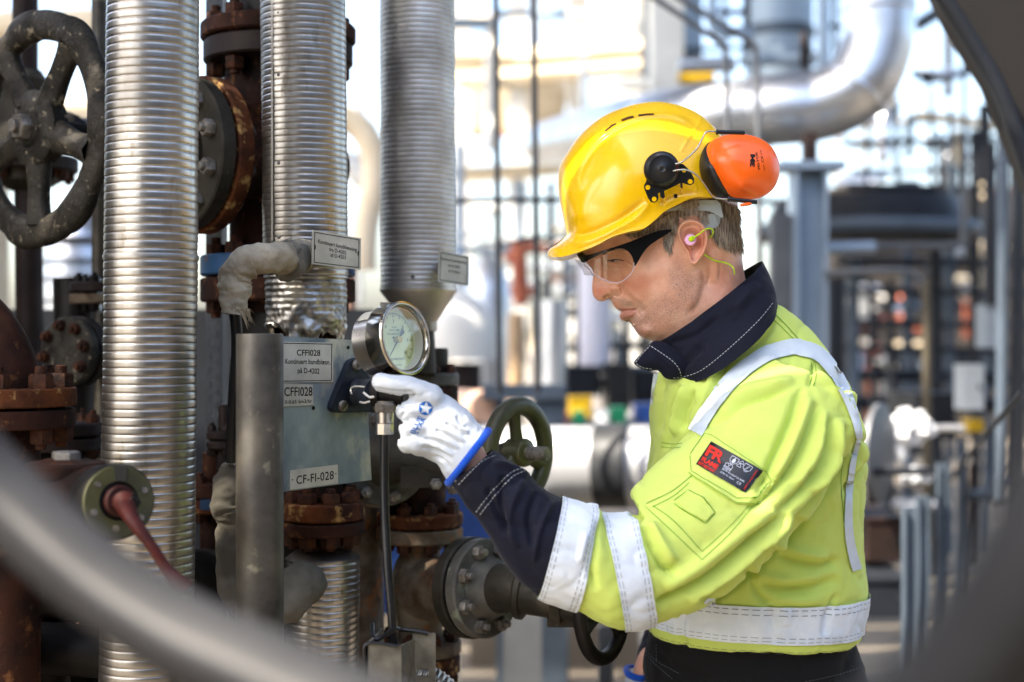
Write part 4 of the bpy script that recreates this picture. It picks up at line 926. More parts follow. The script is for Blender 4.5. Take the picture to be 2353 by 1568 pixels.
for i, (p_, r_, Y, m_, lb) in enumerate([
    ([(1560, 150), (1690, 148)], 18, 7.5, M_insul, 'short silver horizontal pipe left of the blue grey vessel'),
    ([(1480, 222), (1900, 188)], 7, 7, M_sblue, 'thin blue grey beam just above the large elbow pipe'),
    ([(1700, 138), (1890, 134)], 15, 7.4, M_vess, 'pale blue pipe below the blue grey vessel'),
    ([(1640, -50), (1640, 60), (1700, 75), (1730, 80)], 14, 7.2, M_vess, 'pale blue bent pipe left of the blue grey vessel'),
    ([(1892, -60), (1892, 200)], 16, 7.1, M_vess, 'pale blue upright pipe between vessel and the bend'),
    ([(1920, -60), (1920, 160)], 7, 7.6, M_sdark, 'dark upright pipe inside the bend of the large pipe'),
    ([(1715, -60), (1715, 120)], 9, 7.3, M_sdark, 'dark upright pipe touching the blue grey vessel'),
    ([(1560, 175), (1600, 182), (1640, 178)], 16, 7.9, M_yel, 'yellow and white pipe end above the large elbow pipe')]):
    bar('pipe', lb, 'pipe', p_, Y, r_, m_)
b = MB(); q0 = S(1530, -200, 9); q1 = S(1530, 330, 9); b.box((q0.x, 9, (q0.z+q1.z)/2), (70*PX(9), .3, q0.z-q1.z)); solo('white_column', b, M_wht, 'broad white column left of the stair handrails', 'column')
b = MB(); q0 = S(1585, -200, 9.2); q1 = S(1585, 215, 9.2); b.box((q0.x, 9.2, (q0.z+q1.z)/2), (46*PX(9), .3, q0.z-q1.z)); solo('blue_column', b, M_vess, 'pale blue column right of the broad white column', 'column')
t = thing('handwheel', 'dark far handwheel seen edge on inside the bend of the large pipe', 'handwheel', S(1850, 120, 6.9), 'valve handwheels')
handwheel(t, S(1850, 120, 6.9), (.93, -.35, 0), 48*PX(6.9), .018, 4, .03, M_brown, nut=M_castd)
# round walkway right of the column
t = thing('round_platform', 'dark round platform around a column, level with the earmuff, right', 'platform', S(2010, 520, 8)); px = PX(8)
b = MB(); q = S(1990, 565, 8.4); b.lathe(q, (0, 0, 1), [(0, 150*px), (10*px, 250*px), (34*px, 262*px), (52*px, 240*px), (110*px, 215*px), (118*px, 120*px)], 64); part('floor', b, M_sdark, t)
b = MB(); b.lathe(q+Vector((0, 0, 20*px)), (0, 0, 1), [(0, 262*px), (14*px, 268*px), (28*px, 262*px)], 64, cap0=False, cap1=False); part('rim', b, M_sblue, t)
for i, (p_, r_, Y, m_, lb) in enumerate([
    ([(1893, 571), (2010, 568)], 14, 5.7, M_vess, 'pale blue horizontal pipe stub right of the steel column'),
    ([(1893, 568), (2200, 566)], 9, 6, M_sgrey, 'grey horizontal pipe below the round platform'),
    ([(2020, 568), (2200, 562), (2214, 540), (2214, 300)], 8, 6.2, M_sgrey, 'grey thin pipe turning up at the right'),
    ([(1895, 630), (2060, 622), (2110, 640), (2126, 680)], 8, 5.5, M_sgrey, 'grey bent rail beneath the grey horizontal pipe'),
    ([(2000, 640), (2006, 1000)], 6, 7, M_sdark, 'dark upright bar dividing the glowing yard at right'),
    ([(1918, 640), (1914, 1000)], 26, 6.6, M_sdark, 'dark broad upright pipe right of the steel column'),
    ([(2128, 650), (2132, 1250)], 10, 5.4, mat('khaki_paint', '#504a3d', '#413c31', 3, rough=.6), 'khaki upright post in the yard at right'),
    ([(2306, 250), (2300, 1150)], 13, 4.8, M_sblue, 'blue grey upright pipe near the right edge'),
    ([(2330, 200), (2330, 1100)], 9, 5.2, M_sdark, 'dark upright pipe at the right edge'),
    ([(2275, 330), (2278, 700)], 14, 6.0, M_sdark, 'dark upright bar under the inclined duct'),
    ([(1700, 462), (2000, 470)], 8, 9, M_sblue, 'thin blue beam behind the earmuff'),
    ([(2185, 250), (2190, 1050)], 6, 9, M_sblue, 'thin blue upright pipe right of the round platform'),
    ([(2160, 300), (2162, 520)], 5, 9, M_sdark, 'thin dark upright pipe above the round platform')]):
    bar('pipe', lb, 'pipe', p_, Y, r_, m_)
# inclined dark duct at the top right corner
t = thing('inclined_duct', 'dark steel duct slanting down across the top right corner', 'duct', S(2330, 100, 3.4))
pp = [S(2150, -60, 3.4), S(2205, 50, 3.4), S(2290, 185, 3.4), S(2385, 430, 3.4), S(2700, 430, 3.4), S(2700, -300, 3.4), S(2130, -300, 3.4)]
b = MB(); b.prism(pp, (0, .12, 0)); part('shell', b, mat('shaded_duct', '#191716', '#12100f', 2, rough=.7), t)  # base colour darkened to carry the shade the duct hangs in
b = MB(); b.tube([S(2125, -70, 3.36), S(2222, 80, 3.36), S(2302, 220, 3.36), S(2378, 430, 3.36)], .02, 12); part('edge_angle', b, M_sdark, t)
# glowing sunlit clutter in the far yard at right: pipes and racks
r2 = random.Random(21); pal = [M_cream, M_wht, M_orange, M_insul, M_insul, M_wht, M_cream]
cname = {id(M_cream): 'cream', id(M_wht): 'white', id(M_orange): 'red oxide', id(M_insul): 'silver'}
ORD = ['first', 'second', 'third', 'fourth', 'fifth', 'sixth', 'seventh', 'eighth', 'ninth', 'tenth', 'eleventh', 'twelfth', 'thirteenth', 'fourteenth', 'fifteenth', 'sixteenth', 'seventeenth', 'eighteenth', 'nineteenth', 'twentieth']
cname[id(M_vess)] = 'pale blue'; cname[id(M_sgrey)] = 'grey'; cname[id(M_sdark)] = 'dark grey'; cname[id(M_brown)] = 'dark brown'; cname[id(M_sblue)] = 'blue grey'
palr = [M_cream, M_orange, M_insul, M_sdark, M_brown, M_sblue, M_wht, M_sdark]
def clutter(n_, u0, u1, v0, v1, Y0, Y1, gp, where, hor=.6, l0=25, l1=90, pal_=None):
    L_ = []
    for k in range(n_): L_.append((r2.uniform(u0, u1), r2.uniform(v0, v1), r2.uniform(Y0, Y1), r2.choice(pal_ or pal), r2.uniform(l0, l1), r2.uniform(5, 15), r2.random() < hor, r2.uniform(-.4, .4)))
    L_.sort(key=lambda q: q[0]); cnt = {}
    for u, v, Y, m_, l_, r_, h_, dy in L_:
        pts = [(u-l_/2, v), (u+l_/2, v)] if h_ else [(u, v-l_), (u, v+l_)]; key = (cname[id(m_)], h_); c_ = cnt.get(key, 0); cnt[key] = c_+1
        b = MB(); b.cyl(S(*pts[0], Y), S(*pts[1], Y+dy), r_*PX(Y), seg=16, bev=.01)
        solo('far_pipe', b, m_, '%s %s %s pipe from left in far pipework %s' % (ORD[c_], cname[id(m_)], 'level' if h_ else 'upright', where), 'pipe', gp)
clutter(44, 1950, 2110, 650, 910, 11, 17, 'far pipes right of the shoulder', 'right of the shoulder', pal_=palr)
clutter(30, 2120, 2290, 330, 900, 11, 17, 'far pipes at the right edge', 'near the right edge', pal_=palr)
clutter(22, 1930, 2180, 120, 430, 12, 18, 'far pipes above the round platform', 'above the round platform', l0=40, l1=120, pal_=[M_cream, M_wht, M_insul, M_sdark, M_sblue])
clutter(26, 1050, 1330, 540, 880, 11, 16, 'far pipes between posts and face', 'between posts and face')
clutter(18, 1300, 1500, 620, 880, 12, 15, 'far pipes below the face', 'below the face', pal_=palr)
clutter(16, 1060, 1500, 20, 540, 18, 24, 'far pipes above the brim', 'above the helmet brim', l0=60, l1=200)
clutter(26, 1050, 1560, 10, 620, 9, 14, 'thin pipes above the brim', 'over the brim', l0=60, l1=220, hor=.45, pal_=[M_cream, M_wht, M_insul, M_vess, M_sgrey])
clutter(20, 1950, 2340, 1020, 1330, 7, 11, 'low pipes in the right yard', 'low in the right yard', l0=40, l1=160, pal_=[M_sdark, M_sblue, M_brown, M_sdark, M_insul])
t = thing('steel_table', 'dark steel table carrying the small coloured crates', 'table', S(1400, 1100, 6))
b = MB(); q0 = S(1275, 976, 6); q1 = S(1560, 976, 6); b.box(((q0.x+q1.x)/2, 6.1, q0.z-.02), (q1.x-q0.x, .8, .04)); part('table_top', b, M_sblue, t)
for u in (1285, 1550):
    b = MB(); q = S(u, 976, 6); b.box((q.x, 5.8, (q.z-.04)/2), (.06, .06, q.z-.04)); part('leg', b, M_sblue, t)
for u0, v0, u1, Y, lb in ((1960, 560, 2290, 18, 'upper'), (1960, 700, 2290, 18.5, 'middle'), (1960, 830, 2290, 19, 'lower')):
    b = MB(); q0 = S(u0, v0, Y); q1 = S(u1, v0, Y); b.box(((q0.x+q1.x)/2, Y, q0.z), (q1.x-q0.x, .3, .25)); solo('rack_beam', b, M_sdark, lb+' dark rack beam far behind the shoulder at right', 'beam')
b = MB(); q0 = S(1900, 330, 22); q1 = S(2700, 1000, 22); b.box(((q0.x+q1.x)/2+1, 22, (q0.z+q1.z)/2-1.2), (q1.x-q0.x+2, .6, q0.z-q1.z+1)); solo('far_wall', b, mat('brown_grey_wall', '#39342f', '#262320', .8, rough=.8), 'dark brown grey plant wall far behind the yard at right', 'wall')
for i, (u, v0, v1, r_, Y) in enumerate([(1960, 600, 1000, 14, 9), (2045, 640, 1100, 10, 9.5), (2085, 560, 1100, 13, 10), (2150, 560, 1100, 16, 9), (2178, 480, 1100, 9, 10), (2240, 300, 1000, 12, 9), (2265, 480, 1000, 9, 10), (2340, 300, 1000, 15, 8)]):
    bar('far_post', 'dark far post number %s from left behind the shoulder' % ['one', 'two', 'three', 'four', 'five', 'six', 'seven', 'eight'][i], 'post', [(u, v0), (u+4, v1+300)], Y, r_, M_sdark if i % 2 else M_sblue, 'dark far posts at right')
for i, (v, r_, Y) in enumerate([(600, 12, 9.6), (668, 8, 9), (742, 10, 9.8), (800, 7, 9), (862, 14, 9.6), (925, 18, 9)]):
    bar('far_rail', ['topmost', 'second', 'third', 'fourth', 'fifth', 'lowest'][i]+' dark far rail crossing the yard behind the shoulder, right', 'rail', [(1925, v), (2420, v+6)], Y, r_, M_sdark, 'dark far rails at right')
def lattice(gp, where, items):
    for i, (p_, r_, Y, m_) in enumerate(items):
        h_ = abs(p_[0][0]-p_[-1][0]) > abs(p_[0][1]-p_[-1][1])
        bar('steel_member', '%s %s steel member in the lattice %s' % (ORD[i], 'level' if h_ else 'upright', where), 'beam', p_, Y, r_, m_, gp)
lattice('lattice above the round platform', 'above the round platform', [([(1940, 330), (2300, 318)], 7, 10, M_sdark), ([(1960, 395), (2300, 388)], 6, 10.5, M_sblue), ([(2120, 190), (2300, 150)], 8, 9.5, M_sdark), ([(2105, 60), (2170, 20)], 16, 9, M_sblue),
    ([(2215, 120), (2218, 560)], 6, 11, M_sdark), ([(2140, 200), (2142, 440)], 5, 10, M_sdark), ([(1990, 250), (1992, 440)], 5, 11, M_sdark), ([(2060, 230), (2062, 440)], 7, 10, M_sblue), ([(2262, 240), (2266, 420)], 14, 9, M_sdark), ([(2110, 265), (2290, 290)], 12, 12, M_cream), ([(1945, 428), (2260, 436)], 9, 9.3, M_sdark)])
lattice('lattice behind the stair handrails', 'behind the stair handrails', [([(1500, 120), (1720, 108)], 6, 9, M_sblue), ([(1600, 30), (1720, 28)], 8, 8.6, M_sblue), ([(1665, -50), (1668, 230)], 8, 8.8, M_vess), ([(1880, 60), (1990, 66)], 6, 8.8, M_sdark), ([(1600, 232), (1870, 210)], 5, 8.4, M_sdark), ([(1740, 186), (1890, 178)], 9, 8.2, M_sblue), ([(1945, -60), (1948, 170)], 8, 8.9, M_sblue)])
lattice('lattice under the chin', 'under the chin', [([(1300, 800), (1500, 792)], 9, 7.6, M_sdark), ([(1290, 880), (1510, 884)], 14, 8, M_sdark), ([(1330, 780), (1334, 960)], 12, 8.1, M_sdark), ([(1420, 760), (1424, 960)], 10, 7.9, M_sblue), ([(1380, 850), (1500, 846)], 8, 7.3, M_sblue), ([(1250, 640), (1258, 900)], 6, 9.4, M_sdark), ([(1100, 560), (1330, 548)], 5, 9.8, M_sgrey), ([(1300, 690), (1480, 684)], 5, 9.2, M_sgrey)])
# lower right yard
t = thing('grey_disc', 'large grey cable reel standing on edge right of the jacket back', 'reel', S(2012, 1130, 4.6))
ax = Vector((.85, -.5, 0)).normalized(); q = S(2012, 1040, 4.6)
for dd in (0, .14): b = MB(); b.lathe(q-ax*dd, ax, [(0, .15), (.005, .16), (.02, .16), (.025, .15)], 48); part('flange', b, M_sgrey, t)
b = MB(); b.cyl(q-ax*.13, q, .07, seg=32); part('drum', b, M_black, t)
for i, (u, v, ru, rv, lb) in enumerate([(2090, 985, 52, 40, 'largest white rag bundle hanging in the yard at right'), (2062, 1035, 24, 32, 'white rag bundle below the largest one'), (2105, 1095, 34, 22, 'low white rag bundle near the dark rail')]):
    b = MB(); Y = 4.9; q = PX(Y); n1 = 24; n2 = 14; c_ = S(u, v, Y); vs = [c_+Vector((0, 0, rv*q))]; fs = []
    for a_ in range(1, n2):
        for k in range(n1):
            th = math.pi*a_/n2; ph = 2*math.pi*k/n1; d = Vector((math.sin(th)*math.cos(ph), math.sin(th)*math.sin(ph), math.cos(th))); f_ = 1+.45*mnoise.noise(d*2.4+Vector((i*5, 0, 0)))+.2*mnoise.noise(d*6)
            vs.append(c_+Vector((d.x*ru*q*f_, d.y*ru*q*.7*f_, d.z*rv*q*f_)))
    vs.append(c_-Vector((0, 0, rv*q)))
    fs += [(0, 1+k, 1+(k+1) % n1) for k in range(n1)]
    for a_ in range(n2-2):
        for k in range(n1): fs.append((1+a_*n1+k, 1+(a_+1)*n1+k, 1+(a_+1)*n1+(k+1) % n1, 1+a_*n1+(k+1) % n1))
    fs += [(len(vs)-1, 1+(n2-2)*n1+(k+1) % n1, 1+(n2-2)*n1+k) for k in range(n1)]
    b.add(vs, fs); solo('rag_bundle', b, M_rag, lb, 'rag')
for i, (u, v0, Y, w_) in enumerate([(2090, 1165, 3.9, 30), (2120, 1140, 4.3, 26), (2165, 1065, 4.8, 22), (2210, 1010, 5.4, 18)]):
    post('rail_post', ['nearest', 'second', 'third', 'farthest'][i]+' of four blue grey posts going back at lower right', 'post', u, v0, Y, w_, M_sblue, 'blue grey posts at lower right')
bar('rail', 'dark round rail right of the jacket back', 'rail', [(1960, 1086), (2140, 1083)], 4.5, 9, M_sdark)
bar('tube', 'white horizontal tube on the posts at right', 'tube', [(2118, 984), (2215, 984)], 5.2, 8, M_wht)
blk('junction_box', 'pale grey electrical box on the pipe at right', 'box', 2213, 838, 2262, 942, 5.6, .12, mat('pale_grey_enamel', '#a9b0b3', '#9ba3a6', 3, rough=.5))
blk('junction_box', 'grey electrical box higher up near the right edge', 'box', 2262, 700, 2305, 800, 6, .12, mat('grey_enamel', '#868f96', '#7a838a', 3, rough=.5))
blk('machine', 'dark machine block below the khaki post top', 'machine', 2105, 905, 2200, 1010, 6.5, .5, M_sdark)
blk('machine', 'dark stepped pump block right of the jacket hem', 'machine', 1990, 1190, 2085, 1290, 4.6, .4, M_brown)
blk('machine', 'low black pump base right of the trousers', 'machine', 1975, 1330, 2095, 1420, 4.4, .4, M_sdark)
blk('machine', 'yellow topped valve actuator beside the white tube', 'machine', 2228, 965, 2262, 992, 5.8, .1, M_yel)
bar('rail', 'long sloping grey handrail running back along the right edge', 'handrail', [(2353, 900, 3.2), (2230, 1040, 4.6), (2180, 1110, 5.8)], 4.4, 6, M_sdark)
b = MB(); q = S(1960, 1560, 4.5); b.box((1.9, 5.4, .06), (1.6, 3.0, .12)); solo('concrete_plinth', b, M_ground, 'low concrete plinth under the machines at lower right', 'plinth')
# ================================================================ the worker
from mathutils.geometry import delaunay_2d_cdt
ORG = Vector((0, 0, CAMH))
def c7(x, y): return (1203.7+x*.40405, 221.7+y*.40405)      # picture coordinates read off enlarged crops
def c5(x, y): return (1267.1+x*.2424, 506.8+y*.2424)
def c3(x, y): return (1393.8+x*.3637, 633.6+y*.3637)
def cA(x, y): return (1203.7+x*.35, 1077+y*.35)
def cG(x, y): return (570.2+x*.3232, 696.9+y*.3232)
def cP(x, y): return (1583.9+x*.12123, 982+y*.12123)
def smooth_loop(P, n, closed=True):
    P = np.array(P, float); m = len(P); out = []
    T = np.linspace(0, m if closed else m-1, n, endpoint=not closed)
    for t in T:
        k = int(t); f = t-k
        if closed: a, b, c, d = P[(k-1) % m], P[k % m], P[(k+1) % m], P[(k+2) % m]
        else:
            if k >= m-1: k = m-2; f = 1.0
            a, b, c, d = P[max(0, k-1)], P[k], P[k+1], P[min(m-1, k+2)]
        out.append(0.5*((2*b)+(c-a)*f+(2*a-5*b+4*c-d)*f*f+(3*b-a-3*c+d)*f**3))
    return np.array(out)
def segdist(U, Vv, pl):
    """distance of picture points to a polyline, and position 0..1 along it"""
    best = np.full(U.shape, 1e9); tt = np.zeros(U.shape); n = len(pl)-1
    for i in range(n):
        ax, ay = pl[i]; bx, by = pl[i+1]; dx, dy = bx-ax, by-ay; L2 = dx*dx+dy*dy
        t = np.clip(((U-ax)*dx+(Vv-ay)*dy)/L2, 0, 1); d = np.hypot(U-ax-t*dx, Vv-ay-t*dy)
        m = d < best; best[m] = d[m]; tt[m] = (i+t[m])/n
    return best, tt
def creases(P, items):
    """sum of ridge (+) and valley (-) profiles given as (polyline, width px, height m)"""
    uv = proj(P); s = np.zeros(len(P))
    for pl, wd, amp in items:
        pl = smooth_loop(pl, max(8, len(pl)*5), False) if len(pl) > 2 else np.array(pl, float)
        lo = pl.min(0)-3*wd; hi = pl.max(0)+3*wd
        m = (uv[:, 0] > lo[0]) & (uv[:, 0] < hi[0]) & (uv[:, 1] > lo[1]) & (uv[:, 1] < hi[1])
        if not m.any(): continue
        d, t = segdist(uv[m, 0], uv[m, 1], pl)
        s[m] += amp*np.exp(-(d/wd)**2)*np.clip(np.minimum(t, 1-t)*5, 0.0, 1)**.6
    return s
def npnoise(P, sc_, seed=0, oct=2):
    q = Vector((seed, seed*2, -seed)); o = np.empty(len(P))
    for i, p in enumerate(P):
        v = Vector(p)*sc_+q; o[i] = mnoise.noise(v)+(.5*mnoise.noise(v*2.1) if oct > 1 else 0)
    return o
def mesh_np(name, V, F, m, ang=180):
    me = bpy.data.meshes.new(name); me.from_pydata([tuple(v) for v in V], [], [tuple(int(i) for i in f) for f in F]); me.shade_smooth()
    if ang < 180: me.set_sharp_from_angle(angle=R(ang))
    if m: me.materials.append(m)
    return me
def normals(V, F):
    me = bpy.data.meshes.new('tmp'); me.from_pydata([tuple(v) for v in V], [], [tuple(int(i) for i in f) for f in F])
    N = np.empty(len(V)*3); me.vertex_normals.foreach_get('vector', N); bpy.data.meshes.remove(me); return N.reshape(-1, 3)
def remesh(mb, vox, it=4, fac=.6):
    me = mb.mesh('tmp', None); ob = bpy.data.objects.new('tmp', me); C.objects.link(ob)
    a = ob.modifiers.new('r', 'REMESH'); a.mode = 'VOXEL'; a.voxel_size = vox
    s_ = ob.modifiers.new('s', 'SMOOTH'); s_.iterations = it; s_.factor = fac
    dg = bpy.context.evaluated_depsgraph_get(); dg.update(); m2 = bpy.data.meshes.new_from_object(ob.evaluated_get(dg))
    V = np.empty(len(m2.vertices)*3); m2.vertices.foreach_get('co', V); F = [tuple(p.vertices) for p in m2.polygons]
    bpy.data.objects.remove(ob); bpy.data.meshes.remove(me); bpy.data.meshes.remove(m2); return V.reshape(-1, 3), F
def tps(P, val):
    P = np.array(P); n = len(P)
    def U(r2): return np.where(r2 > 1e-12, r2*np.log(r2+1e-12), 0)
    D = ((P[:, None]-P[None])**2).sum(-1); A = np.zeros((n+3, n+3)); A[:n, :n] = U(D)+np.eye(n)*1e-4; A[:n, n] = 1; A[:n, n+1:] = P; A[n, :n] = 1; A[n+1:, :n] = P.T
    w_ = np.linalg.solve(A, np.concatenate([val, [0, 0, 0]]))
    def f(Q):
        o = np.empty(len(Q))
        for k in range(0, len(Q), 20000):
            q = Q[k:k+20000]; o[k:k+20000] = U(((q[:, None]-P[None])**2).sum(-1))@w_[:n]+w_[n]+q@w_[n+1:]
        return o
    return f
def w2(u, v, Y): q = S(u, v, Y); return (q.x, q.z)
def relief(outline, inner, Y0, ctr, nt=300, ns=90, bumps=None, wmin=0.0):
    """closed solid, mirror-symmetric about the plane Y0: outline and inner points are (u, v, half width)"""
    sc_ = 10.0
    B = smooth_loop([(*w2(u, v, Y0-W), W*W*100) for u, v, W in outline], nt)
    I = np.array([(*w2(u, v, Y0-W), W*W*100) for u, v, W in inner])
    sub = B[::max(1, nt//90)]
    Pp = np.concatenate([sub[:, :2], I[:, :2]])*sc_; val = np.concatenate([sub[:, 2], I[:, 2]]); f = tps(Pp, val)
    c = np.array(w2(*ctr, Y0)); t = np.linspace(0, 1, ns+1)[1:]; s = 1-(1-t)**1.7
    G = np.concatenate([[c]]+[c+(B[:, :2]-c)*x for x in s]); W2 = f(G*sc_)/100
    W2[-nt:] = B[:, 2]/100; W = np.sqrt(np.maximum(W2, 0))
    zero = B[:, 2] < 1e-7
    if bumps is not None:
        P0 = np.stack([G[:, 0], Y0-W, G[:, 1]], -1); dW = bumps(P0); edge = np.concatenate([[1.]]+[np.full(nt, min(1.0, (1-x)*12)) for x in s]); W = W+dW*edge
    W = np.maximum(W, wmin); n = len(G)
    near = np.stack([G[:, 0], Y0-W, G[:, 1]], -1); far = np.stack([G[:, 0], Y0+W, G[:, 1]], -1); V = np.concatenate([near, far]); F = []
    def idx(k, j): return 1+(k-1)*nt+j % nt if k else 0
    for j in range(nt): F.append((0, idx(1, j+1), idx(1, j))); F.append((n, n+idx(1, j), n+idx(1, j+1)))
    for k in range(1, ns):
        for j in range(nt):
            q = (idx(k, j), idx(k, j+1), idx(k+1, j+1), idx(k+1, j)); F.append(q); F.append(tuple(n+i for i in reversed(q)))
    for j in range(nt): F.append((idx(ns, j), idx(ns, j+1), n+idx(ns, j+1), n+idx(ns, j)))
    a = V[F[0][0]], V[F[0][1]], V[F[0][2]]
    if np.cross(a[1]-a[0], a[2]-a[0])[1] > 0: F = [tuple(reversed(q)) for q in F]
    return V, F
class Loft:
    """stations (uT,vT,uB,vB,Y,ry[,sag]): two outline points of the picture plus depth and half thickness"""
    def __init__(s, st, e=2.3):
        s.e = e; rows = []
        for q in st:
            a = S(q[0], q[1], q[4]); b = S(q[2], q[3], q[4]); c = (a+b)/2; h = (a-b)/2; rows.append([*c, *h, q[5], q[6] if len(q) > 6 else 0.0])
        s.rows = rows; s.m = len(rows)
    def ev(s, t0, t1, nt, nph, off=0.0, close=True):
        A = np.array(s.rows); T = np.linspace(t0, t1, nt); V = []
        for t in T:
            k = min(int(t), s.m-2); f = t-k; a, b, c, d = A[max(0, k-1)], A[k], A[k+1], A[min(s.m-1, k+2)]
            r = 0.5*((2*b)+(c-a)*f+(2*a-5*b+4*c-d)*f*f+(3*b-a-3*c+d)*f**3)
            ph = np.linspace(0, 2*np.pi, nph, endpoint=False); cx = np.cos(ph); sy = np.sin(ph); e = 2/s.e
            cx = np.sign(cx)*np.abs(cx)**e; sy = np.sign(sy)*np.abs(sy)**e
            h = r[3:6]; hl = np.linalg.norm(h); mi = np.array([0, -r[6], -r[7]]); ml = np.linalg.norm(mi)
            V.append(r[None, :3]+cx[:, None]*(h*(1+off/hl))[None]+sy[:, None]*(mi*(1+off/ml))[None])
        V = np.concatenate(V); F = [(k*nph+j, k*nph+(j+1) % nph, (k+1)*nph+(j+1) % nph, (k+1)*nph+j) for k in range(nt-1) for j in range(nph)]
        if close: F.append(tuple(reversed(range(nph)))); F.append(tuple((nt-1)*nph+j for j in range(nph)))
        return V, F
def bvh(V, F): return BVHTree.FromPolygons([Vector(v) for v in V], [tuple(int(i) for i in f) for f in F])
def hit(tree, u, v):
    d = (S(u, v, 1)-ORG).normalized(); h = tree.ray_cast(ORG, d)
    if h[0] is None: return None, None
    n = h[1]
    return h[0], (n if n.dot(d) < 0 else -n)
def drape(mb, tree, uv, faces, off, fall=2.2):
    vs = []; last = fall
    for u, v in uv:
        p, n = hit(tree, u, v)
        if p is None: vs.append(S(u, v, last))
        else: vs.append(p+(n*.5+(ORG-p).normalized()*.5)*off); last = vs[-1].y
    return mb.add(vs, faces)
def drape_poly(mb, tree, poly, off, step=6, skirt=True):
    pts = []; n = len(poly); loop = []
    for i in range(n):
        a = np.array(poly[i], float); b = np.array(poly[(i+1) % n], float); k = max(1, int(np.hypot(*(b-a))/step))
        for j in range(k): loop.append(tuple(a+(b-a)*j/k))
    m = len(loop); P = np.array(loop); lo = P.min(0); hi = P.max(0); pts = [Vector(p) for p in loop]
    def inside(x, y):
        c = False; j = m-1
        for i in range(m):
            if (P[i, 1] > y) != (P[j, 1] > y) and x < (P[j, 0]-P[i, 0])*(y-P[i, 1])/(P[j, 1]-P[i, 1])+P[i, 0]: c = not c
            j = i
        return c
    for x in np.arange(lo[0]+step/2, hi[0], step):
        for y in np.arange(lo[1]+step/2, hi[1], step):
            if inside(x, y) and np.hypot(P[:, 0]-x, P[:, 1]-y).min() > step*.4: pts.append(Vector((x, y)))
    r = delaunay_2d_cdt(pts, [(i, (i+1) % m) for i in range(m)], [], 1, 1e-6)
    o = len(mb.v); drape(mb, tree, [(p.x, p.y) for p in r[0]], r[2], off)
    if skirt:
        lp = [min(range(len(r[0])), key=lambda k: (r[0][k]-Vector(q)).length) for q in loop]; o2 = len(mb.v)
        for k in lp:
            p = Vector(mb.v[o+k]); mb.v.append(tuple(p+(p-ORG).normalized()*(off+.001)))
        for i in range(m): j = (i+1) % m; mb.f.append((o+lp[i], o+lp[j], o2+j, o2+i))
    return mb
def drape_strip(mb, tree, pl, wd, off, step=5, dash=None, smooth=True, w1=None):
    pl = smooth_loop(pl, 60, False) if smooth and len(pl) > 2 else np.array(pl, float)
    L = np.concatenate([[0], np.cumsum(np.hypot(*np.diff(pl, axis=0).T))]); tot = L[-1]
    segs = [(0, tot)] if not dash else [(x, min(tot, x+dash[0])) for x in np.arange(0, tot, dash[0]+dash[1])]
    nw = max(1, int(wd/8))
    for s0, s1 in segs:
        k = max(1, int((s1-s0)/step)); uv = []
        for x in np.linspace(s0, s1, k+1):
            p = np.array([np.interp(x, L, pl[:, 0]), np.interp(x, L, pl[:, 1])]); q = np.array([np.interp(x+1, L, pl[:, 0]), np.interp(x+1, L, pl[:, 1])])-np.array([np.interp(x-1, L, pl[:, 0]), np.interp(x-1, L, pl[:, 1])])
            q /= np.hypot(*q)+1e-9; nn = np.array([-q[1], q[0]]); ww = wd if w1 is None else wd+(w1-wd)*x/tot
            for j in range(nw+1): uv.append(tuple(p+nn*ww*(j/nw-.5)))
        drape(mb, tree, uv, [(i*(nw+1)+j, i*(nw+1)+j+1, (i+1)*(nw+1)+j+1, (i+1)*(nw+1)+j) for i in range(k) for j in range(nw)], off)
    return mb
def drape_text(mb, tree, s_, L_, R_, h, off, **kw):
    V, F = text2d(s_, **kw); w_ = V[:, 0].max()-V[:, 0].min(); cx, cy = (L_[0]+R_[0])/2, (L_[1]+R_[1])/2
    d = np.array(R_)-np.array(L_); l_ = np.hypot(*d); e = d/l_; up = np.array([e[1], -e[0]])
    return drape(mb, tree, [(cx+x/w_*d[0]+up[0]*y*h, cy+x/w_*d[1]+up[1]*y*h) for x, y in V], F, off)

# ---------------------------------------------------------------- cloth and skin materials
def cloth(name, c1, c2, rough=.85, weave=900, wb=.25, sheen=.3, bump2=.3):
    m = mat(name, c1, c2, 5, rough=rough, sheen=sheen, cut=(.3, .7)); nt = m.node_tree; n = nt.nodes; l = nt.links; b = n['Principled BSDF']
    tc = n.new('ShaderNodeTexCoord'); vz = n.new('ShaderNodeTexNoise'); vz.inputs['Scale'].default_value = weave; l.new(tc.outputs['Object'], vz.inputs['Vector'])
    v2 = n.new('ShaderNodeTexNoise'); v2.inputs['Scale'].default_value = 26; v2.inputs['Detail'].default_value = 5; l.new(tc.outputs['Object'], v2.inputs['Vector'])
    b1 = n.new('ShaderNodeBump'); b1.inputs['Strength'].default_value = wb; b1.inputs['Distance'].default_value = .0006; l.new(vz.outputs['Fac'], b1.inputs['Height'])
    b2 = n.new('ShaderNodeBump'); b2.inputs['Strength'].default_value = bump2; b2.inputs['Distance'].default_value = .006; l.new(v2.outputs['Fac'], b2.inputs['Height']); l.new(b1.outputs[0], b2.inputs['Normal']); l.new(b2.outputs[0], b.inputs['Normal'])
    return m
M_hiv = cloth('hi_vis_cloth', (.57, .68, .15, 1), (.52, .65, .13, 1), sheen=.1)
M_navy = cloth('navy_cloth', '#0f1224', '#0b0d1a', sheen=.06)
M_blk = cloth('black_cloth', '#0b0b0e', '#08080b', sheen=.03)
M_refl = mat('reflective_tape', '#dde5ec', '#c4cfd9', 12, rough=.55, bump=.12, bscale=500)
M_refl2 = mat('shoulder_tape', '#cbd5dc', '#b3c0c9', 12, rough=.5, bump=.12, bscale=500)
M_leather = cloth('white_glove_leather', '#c6cdd3', '#b7bfc6', rough=.6, sheen=.1, weave=500, bump2=.15)
